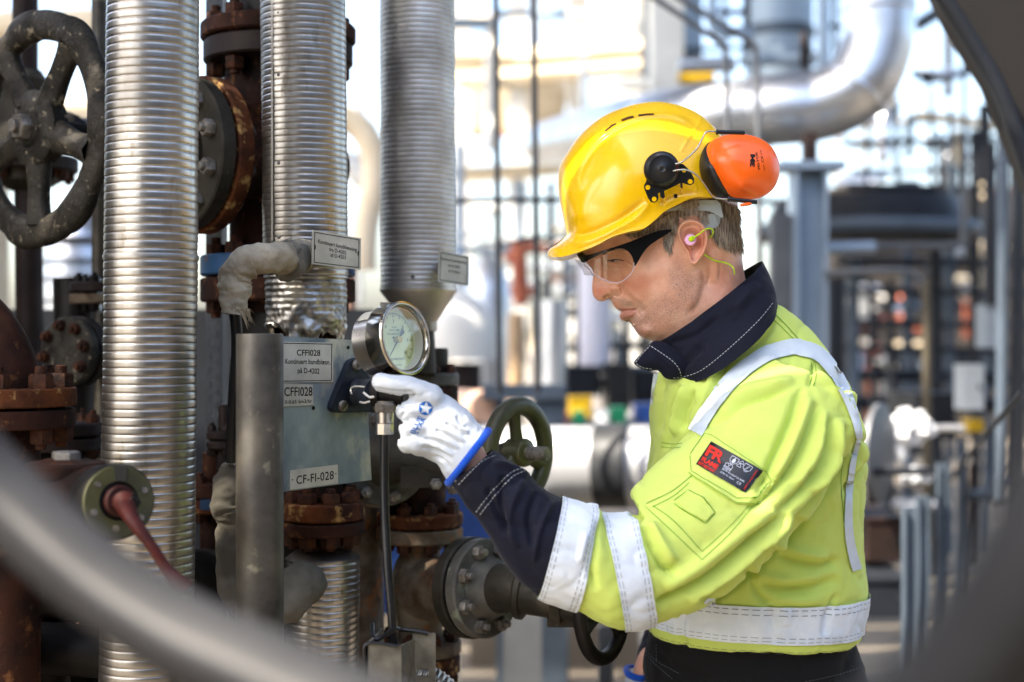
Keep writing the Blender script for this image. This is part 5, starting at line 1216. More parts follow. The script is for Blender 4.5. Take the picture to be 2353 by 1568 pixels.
M_cuffb = cloth('blue_knit', '#1550c0', '#0f47ad', weave=600)
M_yelh = mat('yellow_helmet_plastic', '#f5c400', '#efba00', 6, rough=.2, rough2=.42, coat=.25, bump=.015, bscale=300)
M_org = mat('orange_plastic', '#ff6a0a', '#fb6507', 3, rough=.35, coat=.2)
M_thg = mat('green_stitching', '#4e8f1e', rough=.8)
M_thw = mat('pale_stitching', '#aeb2b4', rough=.8)
M_thd = mat('dark_stitching', '#4d565c', rough=.8)
def skin_mat():
    m = bpy.data.materials.new('skin'); m.use_nodes = True; nt = m.node_tree; n = nt.nodes; l = nt.links; b = n['Principled BSDF']
    at = n.new('ShaderNodeVertexColor'); at.layer_name = 'mask'; sp = n.new('ShaderNodeSeparateColor'); l.new(at.outputs[0], sp.inputs[0])
    tc = n.new('ShaderNodeTexCoord')
    def nz(s, d=4):
        t = n.new('ShaderNodeTexNoise'); t.inputs['Scale'].default_value = s; t.inputs['Detail'].default_value = d; l.new(tc.outputs['Object'], t.inputs['Vector']); return t
    def mix(fac, a, c):
        mx = n.new('ShaderNodeMix'); mx.data_type = 'RGBA'
        if hasattr(fac, 'node'): l.new(fac, mx.inputs[0])
        else: mx.inputs[0].default_value = fac
        for sk, i in ((a, 6), (c, 7)):
            if hasattr(sk, 'node'): l.new(sk, mx.inputs[i])
            else: mx.inputs[i].default_value = sk
        return mx.outputs[2]
    def mr(x, a, b_, c=0, d=1):
        q = n.new('ShaderNodeMapRange'); l.new(x, q.inputs[0]); q.inputs[1].default_value = a; q.inputs[2].default_value = b_; q.inputs[3].default_value = c; q.inputs[4].default_value = d; return q.outputs[0]
    def mul(x, y):
        q = n.new('ShaderNodeMath'); q.operation = 'MULTIPLY'; l.new(x, q.inputs[0])
        if hasattr(y, 'node'): l.new(y, q.inputs[1])
        else: q.inputs[1].default_value = y
        return q.outputs[0]
    col = mix(mr(nz(35).outputs['Fac'], .35, .65), srgb('#e6b498'), srgb('#d59a7d'))
    col = mix(mul(sp.outputs[2], .5), col, srgb('#b8593f'))
    col = mix(sp.outputs[0], col, srgb('#94493f'))
    sb = mul(mul(mr(nz(1050, 1).outputs['Fac'], .53, .62), sp.outputs[1]), .72)
    col = mix(mul(sp.outputs[1], .30), col, srgb('#85706c')); col = mix(sb, col, srgb('#3e3534'))
    al = n.new('ShaderNodeMath'); al.operation = 'MULTIPLY'; al.inputs[1].default_value = .75; l.new(at.outputs['Alpha'], al.inputs[0])
    col = mix(al.outputs[0], col, srgb('#7d6554'))
    l.new(col, b.inputs['Base Color']); b.inputs['Roughness'].default_value = .42; b.inputs['Subsurface Weight'].default_value = .25
    b.inputs['Subsurface Radius'].default_value = (1, .35, .2); b.inputs['Subsurface Scale'].default_value = .006; b.inputs['Specular IOR Level'].default_value = .45
    bp = n.new('ShaderNodeBump'); bp.inputs['Strength'].default_value = .6; bp.inputs['Distance'].default_value = .0012; l.new(nz(330, 4).outputs['Fac'], bp.inputs['Height']); l.new(bp.outputs[0], b.inputs['Normal'])
    return m
M_skin = skin_mat()

person = thing('person', 'worker in yellow hard hat and hi-vis jacket pointing a gloved finger at the gauge', 'person', (.42, 2.3, 0))
HY = 2.24
# ---------------------------------------------------------------- head
head_out = [(*c5(*p), 0) for p in [(300, 340), (330, 400), (375, 450), (398, 500), (390, 560), (385, 620), (386, 665), (398, 715), (432, 757), (480, 768), (515, 757), (545, 745), (565, 758), (577, 785), (592, 812), (612, 836), (640, 853),
     (654, 866), (648, 890), (651, 925), (668, 948), (702, 958), (740, 966), (764, 990), (788, 1030), (824, 1082), (880, 1120), (940, 1135)]]
head_out += [(1520, 797, 0), (1545, 840, 0), (1560, 900, 0), (1600, 950, 0), (1680, 950, 0), (1745, 900, 0), (1750, 820, 0), (1735, 740, 0), (1716, 660, 0), (1706, 610, 0), (1702, 565, 0), (1697, 530, 0), (1694, 470, 0), (1680, 400, 0), (1620, 320, 0), (1520, 285, 0), (1420, 310, 0), (1355, 370, 0), (1328, 440, 0), (1322, 510, 0)]
mmx = lambda L_: [(u, v, w_/1000) for u, v, w_ in L_]
head_in = mmx([(1360, 570, 33), (1390, 568, 50), (1430, 565, 62), (1500, 570, 70), (1560, 545, 75), (1640, 540, 76), (1680, 560, 60), (1390, 598, 36), (1415, 600, 46), (1450, 610, 58), (1373, 612, 16), (1372, 640, 11), (1385, 640, 15.5), (1400, 640, 25), (1420, 632, 40),
    (1371, 672, 9.5), (1381, 678, 12.5), (1397, 674, 19), (1412, 672, 24), (1428, 668, 34), (1440, 645, 49), (1480, 640, 62), (1530, 625, 69), (1580, 640, 70), (1413, 697, 12), (1424, 700, 20), (1440, 697, 33), (1460, 690, 44),
    (1430, 711, 13), (1443, 713, 22.5), (1461, 713, 32), (1480, 702, 46), (1500, 680, 60), (1555, 690, 67), (1434, 727, 15.5), (1448, 727, 24.5), (1447, 741, 18), (1466, 735, 33), (1466, 756, 23), (1472, 763, 24), (1456, 748, 20), (1482, 768, 29), (1486, 745, 36), (1506, 752, 45), (1530, 738, 56), (1570, 712, 64), (1595, 680, 65),
    (1512, 774, 32), (1545, 765, 45), (1628, 650, 57), (1650, 700, 59), (1620, 740, 55), (1590, 780, 52), (1650, 800, 60), (1640, 880, 58), (1680, 640, 50), (1500, 420, 80), (1580, 420, 82), (1640, 450, 74), (1400, 460, 60), (1360, 520, 42)])
HC = [  # ridges and valleys of the face
    ([c5(640, 612), c5(700, 690), c5(775, 752), c5(850, 830), c5(880, 880)], 6, -.0017), ([c5(690, 640), c5(760, 710), c5(840, 770), c5(900, 830)], 9, .0020),
    ([c5(655, 866), c5(720, 852), c5(805, 848)], 2.6, -.0034), ([c5(635, 848), c5(700, 838), c5(780, 842)], 3, .0012), ([c5(668, 905), c5(720, 900), c5(780, 868)], 6, .0010), ([c5(690, 968), c5(760, 945), c5(830, 890)], 7, -.0012),
    ([c5(800, 830), c5(815, 860), c5(840, 900)], 3.5, -.0018), ([c5(570, 700), c5(625, 720), c5(668, 690), c5(665, 640), c5(640, 610)], 3, -.0038), ([c5(560, 665), c5(600, 650), c5(640, 665)], 7, .0030),
    ([c5(492, 742), c5(520, 722), c5(545, 722)], 2.8, -.0060), ([c5(545, 770), c5(600, 800), c5(625, 830)], 3, -.0008),
    ([c5(520, 370), c5(590, 385), c5(680, 380)], 3.2, -.0035), ([c5(500, 345), c5(590, 335), c5(690, 350)], 5, .0030), ([c5(540, 405), c5(620, 412), c5(690, 400)], 4, .0022), ([c5(560, 440), c5(640, 455), c5(720, 430)], 4, -.0014), ([c5(500, 300), c5(600, 275), c5(720, 280)], 8, .0050), ([c5(450, 330), c5(480, 400), c5(500, 470)], 8, -.0035),
    ([c5(720, 360), c5(790, 400)], 2, -.0010), ([c5(715, 385), c5(770, 440)], 2, -.0010),
    ([c5(1420, 440), c5(1445, 560), c5(1425, 680), c5(1375, 820), c5(1280, 900)], 8, -.0024), ([c5(1380, 470), c5(1400, 570), c5(1380, 690), c5(1300, 830)], 13, .0022),
    ([c5(1500, 300), c5(1560, 420), c5(1540, 600)], 9, .0030), ([c5(1470, 330), c5(1500, 500), c5(1470, 640)], 4, -.0016), ([c5(1600, 380), c5(1590, 560)], 4, -.0012),
    ([c5(880, 480), c5(1000, 500), c5(1120, 470)], 16, .0016), ([c5(900, 900), c5(960, 1000), c5(960, 1080)], 9, -.0012)]
HV, HF = relief(head_out, head_in, HY, (1545, 640), nt=520, ns=150, bumps=lambda P: creases(P, HC)+.0006*npnoise(P, 55, 3), wmin=0)
# ear
ec = np.array(c5(1345, 190)); eo = smooth_loop([c5(*p) for p in [(1188, 105), (1205, 45), (1245, 5), (1320, -18), (1400, 0), (1455, 50), (1483, 120), (1486, 210), (1462, 300), (1425, 360), (1390, 410), (1355, 432), (1318, 405), (1300, 330), (1278, 290), (1250, 250), (1215, 190)]], 120)
EV = []; EF = []; ns_ = 34
for k in range(ns_+1):
    s = k/ns_
    for j in range(120):
        p = ec+(eo[j]-ec)*s; a_ = math.atan2(-(p[1]-ec[1]), p[0]-ec[0]) if s else 0
        right = .5+.5*math.cos(math.atan2(-(eo[j][1]-ec[1]), eo[j][0]-ec[0])-R(35)); lob = max(0, (p[1]-c5(0, 330)[1])/25)
        hx = math.exp(-((s-.87)/.10)**2)*(.0065+.0085*right)+math.exp(-((s-.60)/.09)**2)*.0065*right**2+.006*min(1, lob)
        h = .003+.0105*right*min(1, (1-s)*9+.25)*min(1, s*1.6)+hx-.009*math.exp(-(s/.38)**2)
        if s > .97: h -= (s-.97)/.03*(.004+.012*right)
        q = S(p[0], p[1], HY-.074-h); EV.append(q)
for k in range(ns_):
    for j in range(120): EF.append((k*120+j, k*120+(j+1) % 120, (k+1)*120+(j+1) % 120, (k+1)*120+j))
n0 = len(HV)
# trunk, arms and legs of the body, hidden by the clothes except at the wrist
bb = MB()
def addl(b_, L_, t0, t1, nt, nph=40): v_, f_ = L_.ev(t0, t1, nt, nph); b_.add(v_, f_)
addl(bb, Loft([(1560, 1440, 1900, 1460, 2.3, .12), (1560, 1200, 1900, 1200, 2.3, .12), (1570, 980, 1900, 980, 2.3, .14), (1600, 880, 1830, 830, 2.3, .14), (1620, 840, 1745, 800, 2.26, .07), (1610, 800, 1735, 740, HY, .055)]), 0, 5, 30)
addl(bb, Loft([(1740, 900, 1880, 960, 2.2, .06), (1620, 1100, 1760, 1200, 2.1, .05), (1430, 1230, 1490, 1360, 2.02, .045), (1250, 1180, 1220, 1280, 1.985, .036), (1130, 1062, 1085, 1125, 1.965, .028), (1108, 1020, 1050, 1082, 1.955, .027), (1050, 960, 1000, 1010, 1.95, .022)]), 0, 6, 40)
for dy in (-.09, .09): addl(bb, Loft([(1560, 1430, 1890, 1440, 2.3+dy*.6, .085), (1600, 1900, 1850, 1900, 2.3+dy, .08), (1650, 2200, 1800, 2200, 2.3+dy, .06), (1680, 2800, 1790, 2800, 2.3+dy, .045), (1690, 2860, 1790, 2860, 2.3+dy, .045)]), 0, 4, 30)
addl(bb, Loft([(1700, 900, 1860, 900, 2.42, .06), (1620, 1150, 1740, 1180, 2.48, .05), (1520, 1400, 1600, 1420, 2.46, .04), (1462, 1520, 1500, 1530, 2.42, .03), (1450, 1570, 1490, 1580, 2.41, .025)]), 0, 4, 30)
BV, BF = remesh(bb, .008, 4)
V = np.concatenate([HV, np.array([tuple(q) for q in EV]), BV]); F = HF+[tuple(i+n0 for i in f) for f in EF]+[tuple(i+n0+len(EV) for i in f) for f in BF]
me = mesh_np('body', V, F, M_skin); body = link(me, 'body', person)
uv = proj(V); head_n = n0+len(EV)
def gauss(u, v, a, b, ang=0):
    c_, s_ = math.cos(R(ang)), math.sin(R(ang)); x = (uv[:, 0]-u)*c_+(uv[:, 1]-v)*s_; y = -(uv[:, 0]-u)*s_+(uv[:, 1]-v)*c_; return np.exp(-(x/a)**2-(y/b)**2)
lip = np.clip(1.7*np.exp(-(segdist(uv[:, 0], uv[:, 1], [c5(672, 905), c5(720, 895), c5(770, 872)])[0]/8)**4)+.8*np.exp(-(segdist(uv[:, 0], uv[:, 1], [c5(645, 850), c5(720, 845), c5(790, 846)])[0]/3.5)**2), 0, .6)
stub = np.zeros(len(V))
for g_ in [(1440, 697, 22, 9, 20), (1480, 735, 45, 32, 30), (1530, 715, 60, 38, -25), (1580, 670, 35, 50, 10), (1470, 765, 26, 16, 40), (1560, 640, 22, 40, 0)]: stub = np.maximum(stub, gauss(*g_))
stub = np.clip(stub*1.25, 0, 1)*(1-lip)
red = np.clip(gauss(1375, 670, 20, 22)+.8*gauss(1470, 650, 50, 26)+.7*gauss(1610, 560, 22, 40)+.5*gauss(1655, 650, 30, 60)+.5*gauss(1475, 765, 20, 12), 0, 1)
hairp = [c7(*p) for p in [(560, 790), (640, 745), (700, 735), (760, 680), (840, 640), (960, 560), (1060, 560), (1260, 640), (1262, 830), (1240, 885), (1150, 860), (1090, 820), (1055, 785), (1055, 760), (1030, 700), (930, 655), (880, 690), (862, 760), (848, 800), (835, 880), (800, 850), (790, 790), (720, 770), (640, 785)]]
def inpoly(x, y, P):
    c = np.zeros(x.shape, bool); j = len(P)-1
    for i in range(len(P)):
        yi, yj = P[i][1], P[j][1]; cond = ((yi > y) != (yj > y)) & (x < (P[j][0]-P[i][0])*(y-yi)/((yj-yi) or 1e-9)+P[i][0]); c ^= cond; j = i
    return c
hm = inpoly(uv[:, 0], uv[:, 1], hairp).astype(float); hm[n0:] = 0
hm[(uv[:, 1] < 480)] = 1; hm *= np.clip((588-uv[:, 1])/45, .25, 1); hm[n0:] = 0
ca = me.color_attributes.new('mask', 'FLOAT_COLOR', 'POINT'); ca.data.foreach_set('color', np.stack([lip, stub, red, hm], -1).ravel())
TH = bvh(HV, HF)
# brow and lashes, then hair
b = MB()
for k in range(3800):
    while True:
        u = rng.uniform(1420, 1712); v = rng.uniform(440, 602)
        if inpoly(np.array([u]), np.array([v]), hairp)[0]: break
    p, n_ = hit(TH, u, v)
    if p is None: continue
    if v > 545 and u > 1600 and rng.random() < (v-545)/50: continue
    back = u > 1600; side = u < 1560
    du, dv = (rng.uniform(4, 11), rng.uniform(15, 25)) if back else ((rng.uniform(-3, 5), rng.uniform(13, 22)) if (side and u > 1525) else (rng.uniform(12, 22), rng.uniform(6, 14)))
    fade = .55 if v > 575 else 1.0; du *= fade; dv *= fade; L0 = []
    for f_, o_ in ((0, .0003), (.5, .0035), (1, .0028)):
        p2, n2 = hit(TH, u+du*f_, v+dv*f_)
        if p2 is None: p2 = (L0[-1]+Vector((.002, .0, -.006))) if L0 else p; L0.append(p2)
        else: L0.append(p2+n2*o_)
    d = (L0[2]-L0[0]).cross(ORG-L0[0]).normalized()*.00035; o = len(b.v)
    b.v += [tuple(L0[0]-d), tuple(L0[0]+d), tuple(L0[1]-d), tuple(L0[1]+d), tuple(L0[2])]; b.f += [(o, o+1, o+3, o+2), (o+2, o+3, o+4)]
M_hair = mat('short_brown_hair', '#5d5145', '#a39787', 300, rough=.6, stretch=(1, 1, .15), cut=(.4, .6)); part('hair', b, M_hair, person, label='short greying brown hair')
b = MB()
for pl, n_ in (([c5(470, 318), c5(560, 280), c5(700, 276)], 160),):
    sp_ = smooth_loop(pl, 60, False)
    for k in range(n_):
        q = sp_[rng.randrange(60)]+np.array([rng.uniform(-2, 2), rng.uniform(-3, 3)]); p, nn = hit(TH, *q); p2, n2 = hit(TH, q[0]+7, q[1]-2+rng.uniform(-2, 2))
        if p is None or p2 is None: continue
        o = len(b.v); b.v += [tuple(p+nn*.0003), tuple(p+nn*.0003+Vector((0, 0, .0006))), tuple(p2+n2*.002)]; b.f.append((o, o+1, o+2))
part('eyebrow', b, M_hair, person)
M_eye = mat('eye_white', '#b9a79b', rough=.25); M_iris = mat('eye_iris', '#2f3336', rough=.15)
b = MB(); drape_poly(b, TH, [c5(*p) for p in [(545, 385), (580, 375), (625, 374), (660, 382), (625, 392), (580, 394)]], .0004, 3, False); part('eye', b, M_eye, person)
b = MB(); drape_poly(b, TH, [c5(*p) for p in [(560, 384), (575, 376), (595, 376), (600, 386), (585, 393), (566, 391)]], .0008, 2, False); part('iris', b, M_iris, person)
b = MB(); drape_strip(b, TH, [c5(530, 384), c5(580, 371), c5(640, 371), c5(690, 383)], 1.6, .0012, 3); part('eyelashes', b, M_iris, person)

# ---------------------------------------------------------------- ear plug with cord
pc = S(*c5(1325, 195), HY-.083); pa = Vector((-.25, -1, .12)).normalized()
M_pink = mat('pink_foam', '#eeb6dc', rough=.7); M_lime = mat('lime_cord', '#b4dc12', rough=.4)
b = MB(); b.lathe(pc, pa, [(0, .0075), (.006, .0086), (.010, .0088), (.012, .0078)], 32); plug = part('ear_plug', b, M_pink, person)
b = MB(); q = pc+pa*.012; b.lathe(q, Vector((.45, -.8, .25)), [(0, .0035), (.005, .0040), (.008, .0030)], 20); part('plug_stem', b, M_lime, plug)
b = MB(); yy = HY-.095
b.tube([q+Vector((.002, -.004, .001)), S(*c5(1400, 130), yy-.006), S(*c5(1450, 90), yy-.006), S(*c5(1505, 76), yy), S(*c5(1535, 105), yy+.004), S(*c5(1515, 150), yy+.012), S(*c5(1480, 170), yy+.02)], .0011, 10, sub=8)
part('cord', b, M_lime, plug)
b = MB(); b.tube([S(*c5(1445, 320), HY-.079), S(*c5(1500, 355), HY-.074), S(*c5(1560, 385), HY-.07), S(*c5(1640, 400), HY-.066), S(*c5(1700, 425), HY-.066), S(*c5(1728, 460), HY-.068), S(*c5(1735, 510), HY-.062)], .0011, 10, sub=8)
part('cord', b, M_lime, plug)

# ---------------------------------------------------------------- safety glasses
def curtain(mb, poly, yf, th):
    poly = smooth_loop(poly, len(poly)*4) if len(poly) > 4 else np.array(poly)
    P = [S(u, v, yf(u, v)) for u, v in poly]; m = len(P)
    r = delaunay_2d_cdt([Vector(p) for p in poly], [(i, (i+1) % m) for i in range(m)], [], 1, 1e-6)
    ix = [min(range(m), key=lambda k: (Vector(poly[k])-q).length) for q in r[0]]
    o = len(mb.v); mb.v += [tuple(p) for p in P]+[tuple(p+Vector((0, th, 0))) for p in P]
    for f in r[2]: mb.f.append(tuple(o+ix[i] for i in f)); mb.f.append(tuple(o+m+ix[i] for i in reversed(f)))
    if th: 
        for i in range(m): j = (i+1) % m; mb.f.append((o+j, o+i, o+m+i, o+m+j))
    return mb
gy = lambda u, v: HY-(.045+.040*min(1, max(0, (u-1335)/60))**.6+.004*max(0, min(1, (u-1395)/150)))
M_frame = mat('glossy_black_frame', '#050506', rough=.3, spec=.35)
b = MB(); curtain(b, [c7(*p) for p in [(342, 908), (400, 893), (500, 862), (600, 828), (700, 788), (770, 764), (836, 757), (834, 770), (775, 808), (712, 852), (674, 898), (648, 943), (630, 966), (624, 940), (612, 905), (580, 872), (535, 866), (460, 889), (400, 916), (352, 938), (338, 930)]], gy, .0035)
gl = part('safety_glasses', b, M_frame, person, label='clear safety glasses with black temple')
b = MB(); b.tube([S(*c7(345, 925), HY-.046), S(*c7(325, 905), HY-.03), S(*c7(318, 898), HY), S(*c7(325, 905), HY+.03)], [.0065, .0055, .005, .0055], 14, sub=8); part('brow_bar', b, M_frame, gl)
M_lens = thin_glass('lens_glass', (.90, .86, .80, 1), 1.8, .03)
b = MB(); curtain(b, [c7(*p) for p in [(348, 944), (400, 930), (460, 903), (535, 878), (580, 884), (612, 908), (626, 945), (622, 985), (598, 1022), (560, 1050), (525, 1062), (470, 1050), (415, 1022), (380, 990)]], lambda u, v: gy(u, v)-.001+.0006*max(0, v-610)*.1, 0)
part('lens', b, M_lens, gl)
rimp = smooth_loop([c7(*p) for p in [(626, 945), (622, 985), (598, 1022), (560, 1050), (525, 1062), (470, 1050), (415, 1022), (380, 990), (352, 948)]], 50, False)
M_rim = mat('clear_lens_edge', '#cdbfc6', rough=.15, alpha=.55)
b = MB(); b.tube([S(u, v, gy(u, v)-.001) for u, v in rimp[::3]], .0008, 8, sub=3); b.tube([S(*c7(352, 950), HY-.046), S(*c7(345, 960), HY-.03), S(*c7(372, 985), HY-.02), S(*c7(398, 1018), HY-.012)], .001, 8); part('lens_edge', b, M_rim, gl)
b = MB(); pts = [c7(*p) for p in [(322, 918), (345, 948), (380, 990), (398, 1022)]]
vs = [S(u, v, HY-.030+.004*i) for i, (u, v) in enumerate(pts)]+[S(u-16-2*i, v-2, HY+.012) for i, (u, v) in enumerate(pts)]
b.add(vs, [(0, 1, 5, 4), (1, 2, 6, 5), (2, 3, 7, 6)]); part('front_lens', b, M_lens, gl)

# ---------------------------------------------------------------- hard hat
hat_out = [(*c7(x, y), w_/1000) for x, y, w_ in [(136, 886, 0), (150, 910, 25), (190, 914, 48), (250, 906, 68), (350, 872, 92), (430, 838, 104), (500, 800, 112), (590, 772, 117), (680, 752, 120), (745, 705, 120), (800, 655, 119), (880, 612, 117), (965, 575, 114), (1060, 572, 106), (1120, 560, 92), (1160, 500, 50), (1178, 420, 0),
    (1160, 320, 0), (1120, 228, 0), (1050, 148, 0), (960, 82, 0), (850, 45, 0), (740, 32, 0), (600, 55, 0), (450, 115, 0), (320, 220, 0), (222, 360, 0), (196, 440, 0), (199, 560, 0), (222, 680, 0), (243, 778, 0), (236, 800, 0), (190, 842, 0), (150, 866, 0)]]
hat_in = mmx([(*c7(x, y), w_) for x, y, w_ in [(700, 400, 116), (560, 420, 112), (450, 450, 101), (330, 500, 79), (260, 560, 58), (300, 680, 76), (400, 620, 97), (520, 600, 112), (640, 600, 117), (800, 520, 119), (950, 450, 112), (1050, 380, 88), (900, 280, 96), (700, 200, 86), (500, 250, 84), (330, 380, 62), (800, 130, 58), (620, 130, 58), (440, 190, 55), (1000, 220, 66), (960, 160, 45), (280, 790, 62), (230, 830, 42), (350, 780, 86), (450, 740, 103), (600, 690, 114), (260, 870, 64)]])
HATC = [([c7(310, 515), c7(308, 450), c7(335, 370), c7(420, 250), c7(560, 158), c7(700, 112), c7(820, 108), c7(900, 130), c7(975, 178)], 5, .0030), ([c7(330, 520), c7(328, 450), c7(352, 380), c7(435, 262), c7(570, 172), c7(705, 126), c7(820, 122), c7(900, 146)], 5, -.0016),
    ([c7(248, 785), c7(300, 790), c7(400, 770), c7(520, 715), c7(620, 650), c7(690, 590)], 9, -.0050), ([c7(280, 850), c7(380, 820), c7(520, 755), c7(640, 690), c7(710, 610)], 9, .0035),
    ([c7(1012, 118), c7(980, 180), c7(930, 250), c7(890, 320)], 4, .0020), ([c7(199, 440), c7(240, 470), c7(300, 510)], 7, -.0012),
    ([c7(770, 610), c7(880, 560), c7(980, 545)], 4, -.0022), ([c7(780, 560), c7(800, 620)], 3, -.0022), ([c7(880, 500), c7(900, 560)], 3, -.0022), ([c7(965, 470), c7(985, 540)], 3, .0018)]
V, F = relief(hat_out, hat_in, HY, c7(650, 460), nt=460, ns=120, bumps=lambda P: creases(P, HATC), wmin=0)
hat = link(mesh_np('hard_hat', V, F, M_yelh, 50), 'hard_hat', person); hat['label'] = 'glossy yellow hard hat tilted forward'; TT = bvh(V, F)
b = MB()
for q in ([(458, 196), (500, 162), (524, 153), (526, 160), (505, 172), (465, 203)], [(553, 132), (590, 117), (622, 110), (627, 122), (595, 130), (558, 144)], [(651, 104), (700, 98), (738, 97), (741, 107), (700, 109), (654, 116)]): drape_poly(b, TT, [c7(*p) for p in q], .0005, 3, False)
part('vent_slot', b, mat('painted_vent_shadow', '#4a2608', rough=.6), hat)  # flat brown patches paint the darkness inside the vents
b = MB(); drape_poly(b, TT, [c7(*p) for p in [(852, 558), (870, 554), (874, 576), (856, 581)]], .0004, 3, False); part('clip_hole', b, M_castd, hat)
# ear muff and its wire arm
MP = Pl(S(1500, 400, 2.098), S(1600, 400, 2.098), S(1500, 500, 2.104))
b = MB(); poly = [(694, 490), (684, 505), (686, 525), (708, 580), (722, 600), (742, 606), (760, 596), (767, 574), (762, 556), (775, 545), (778, 572), (792, 582), (803, 574), (798, 538), (840, 520), (890, 494), (892, 518), (904, 524), (902, 492), (925, 500), (948, 506), (968, 494), (969, 470), (955, 440), (930, 408), (905, 385), (870, 380), (780, 430), (700, 470)]
MP.plate(b, [c7(*p) for p in poly], .004, .005); arm = part('muff_mount', b, M_black, hat)
b = MB()
for x, y, r_ in ((705, 518, 5.5), (741, 585, 5.5), (946, 485, 5.5), (911, 422, 4.5)): p = MP.at(*c7(x, y), .0042); b.cyl(p, p+MP.n*.0004, r_*PX(2.1), seg=20)
part('mount_hole', b, M_yelh, arm)
pc = MP.at(*c7(782, 415), .002); b = MB(); b.lathe(pc, MP.n, [(0, 41*PX(2.1)), (.006, 41*PX(2.1)), (.012, 37*PX(2.1)), (.0135, 33*PX(2.1)), (.0155, 31*PX(2.1)), (.016, 8*PX(2.1)), (.0165, 7*PX(2.1)), (.015, 4*PX(2.1))], 48); part('pivot', b, M_black, arm)
M_wire = mat('bright_wire', '#b9b6ac', rough=.25, metal=1)
b = MB(); yw = 2.082; b.tube([S(*c7(*p), yw+d_) for p, d_ in [((820, 388), 0), ((885, 380), -.002), ((930, 350), -.002), ((985, 295), 0), ((1012, 245), .004), ((1030, 212), .006), ((1050, 200), .008), ((1110, 203), .010)]], .0013, 10, sub=6); part('wire', b, M_wire, arm)
b = MB(); b.tube([S(*c7(*p), yw+d_) for p, d_ in [((825, 430), 0), ((890, 418), -.002), ((940, 424), -.002), ((990, 455), 0), ((1030, 505), .004), ((1062, 552), .006), ((1090, 578), .008), ((1170, 586), .010)]], .0013, 10, sub=6); part('wire', b, M_wire, arm)
for a_, e_ in (((1092, 203), (1256, 207)), ((1158, 584), (1326, 602))): b = MB(); b.cyl(S(*c7(*a_), 2.088), S(*c7(*e_), 2.094), .0032, seg=16, bev=.0008); b.cyl(S(*c7(*a_), 2.088), S(*c7(a_[0]+14, a_[1]+1), 2.088), .0040, seg=16, bev=.0008); part('wire_sleeve', b, M_black, arm)
co = [(1036, 300), (1060, 262), (1110, 232), (1170, 217), (1250, 216), (1330, 235), (1400, 280), (1440, 345), (1453, 405), (1446, 470), (1415, 530), (1360, 570), (1300, 585), (1230, 583), (1160, 568), (1100, 530), (1062, 480), (1040, 420), (1032, 360)]
V, F = relief([(*c7(*p), 0) for p in co], mmx([(*c7(1240, 400), 46), (*c7(1120, 380), 40), (*c7(1370, 400), 36), (*c7(1240, 290), 38), (*c7(1240, 520), 38), (*c7(1070, 380), 27)]), 2.135, c7(1230, 400), nt=200, ns=50,
              bumps=lambda P: creases(P, [([c7(1110, 245), c7(1080, 330), c7(1085, 430), c7(1130, 520)], 6, -.0018), ([c7(1200, 225), c7(1215, 400), c7(1205, 570)], 22, .0012)]))
cup = link(mesh_np('earmuff_cup', V, F, M_org), 'earmuff_cup', hat); cup['label'] = 'orange ear muff cup parked at the back of the hard hat'; TC = bvh(V, F)
cu = [(1052, 262), (1020, 300), (1002, 350), (997, 410), (1005, 460), (1025, 505), (1060, 550), (1110, 575), (1180, 590), (1250, 595), (1200, 500), (1150, 400), (1120, 300), (1090, 260)]
V, F = relief([(*c7(*p), 0) for p in cu], mmx([(*c7(1060, 400), 30), (*c7(1100, 470), 32), (*c7(1140, 540), 24)]), 2.14, c7(1085, 430), nt=120, ns=24); link(mesh_np('ear_cushion', V, F, M_black), 'ear_cushion', hat)
b = MB(); drape_text(b, TC, '3M', c7(1298, 402), c7(1301, 330), 10.5, .0005, bold=.05, spacing=.9); drape_text(b, TC, 'PELTOR', c7(1338, 416), c7(1321, 316), 4.6, .0005, bold=.02); drape_text(b, TC, 'CE', c7(1358, 376), c7(1352, 340), 5, .0005, bold=.01); drape_text(b, TC, 'EN 352', c7(1351, 334), c7(1345, 305), 3, .0005); drape_text(b, TC, 'H31P3', c7(1368, 422), c7(1364, 388), 3, .0005)
part('cup_lettering', b, M_ink, hat)
b = MB(); b.cyl(S(*c7(1262, 608), 2.09), S(*c7(1264, 622), 2.09), .0085, seg=24, bev=.001); part('adjuster', b, M_org, hat)
M_plast = mat('milky_plastic', '#b8c4c6', '#a7b4b7', 10, rough=.3, alpha=.72)
b = MB(); sy = lambda u, v: HY-.082+.10*max(0, (u-1640)/56)**2
curtain(b, [c7(*p) for p in [(780, 660), (860, 630), (960, 598), (1060, 590), (1110, 600), (1125, 650), (1130, 690), (1060, 655), (960, 648), (860, 650)]], lambda u, v: HY-.086+.0, .002); part('harness_strap', b, M_plast, hat)
b = MB(); curtain(b, [c7(*p) for p in [(1020, 678), (1080, 668), (1140, 655), (1205, 625), (1212, 680), (1213, 738), (1190, 758), (1165, 768), (1140, 758), (1115, 725), (1095, 745), (1050, 752), (1008, 742)]], sy, .0015); part('harness_strap', b, M_plast, hat)
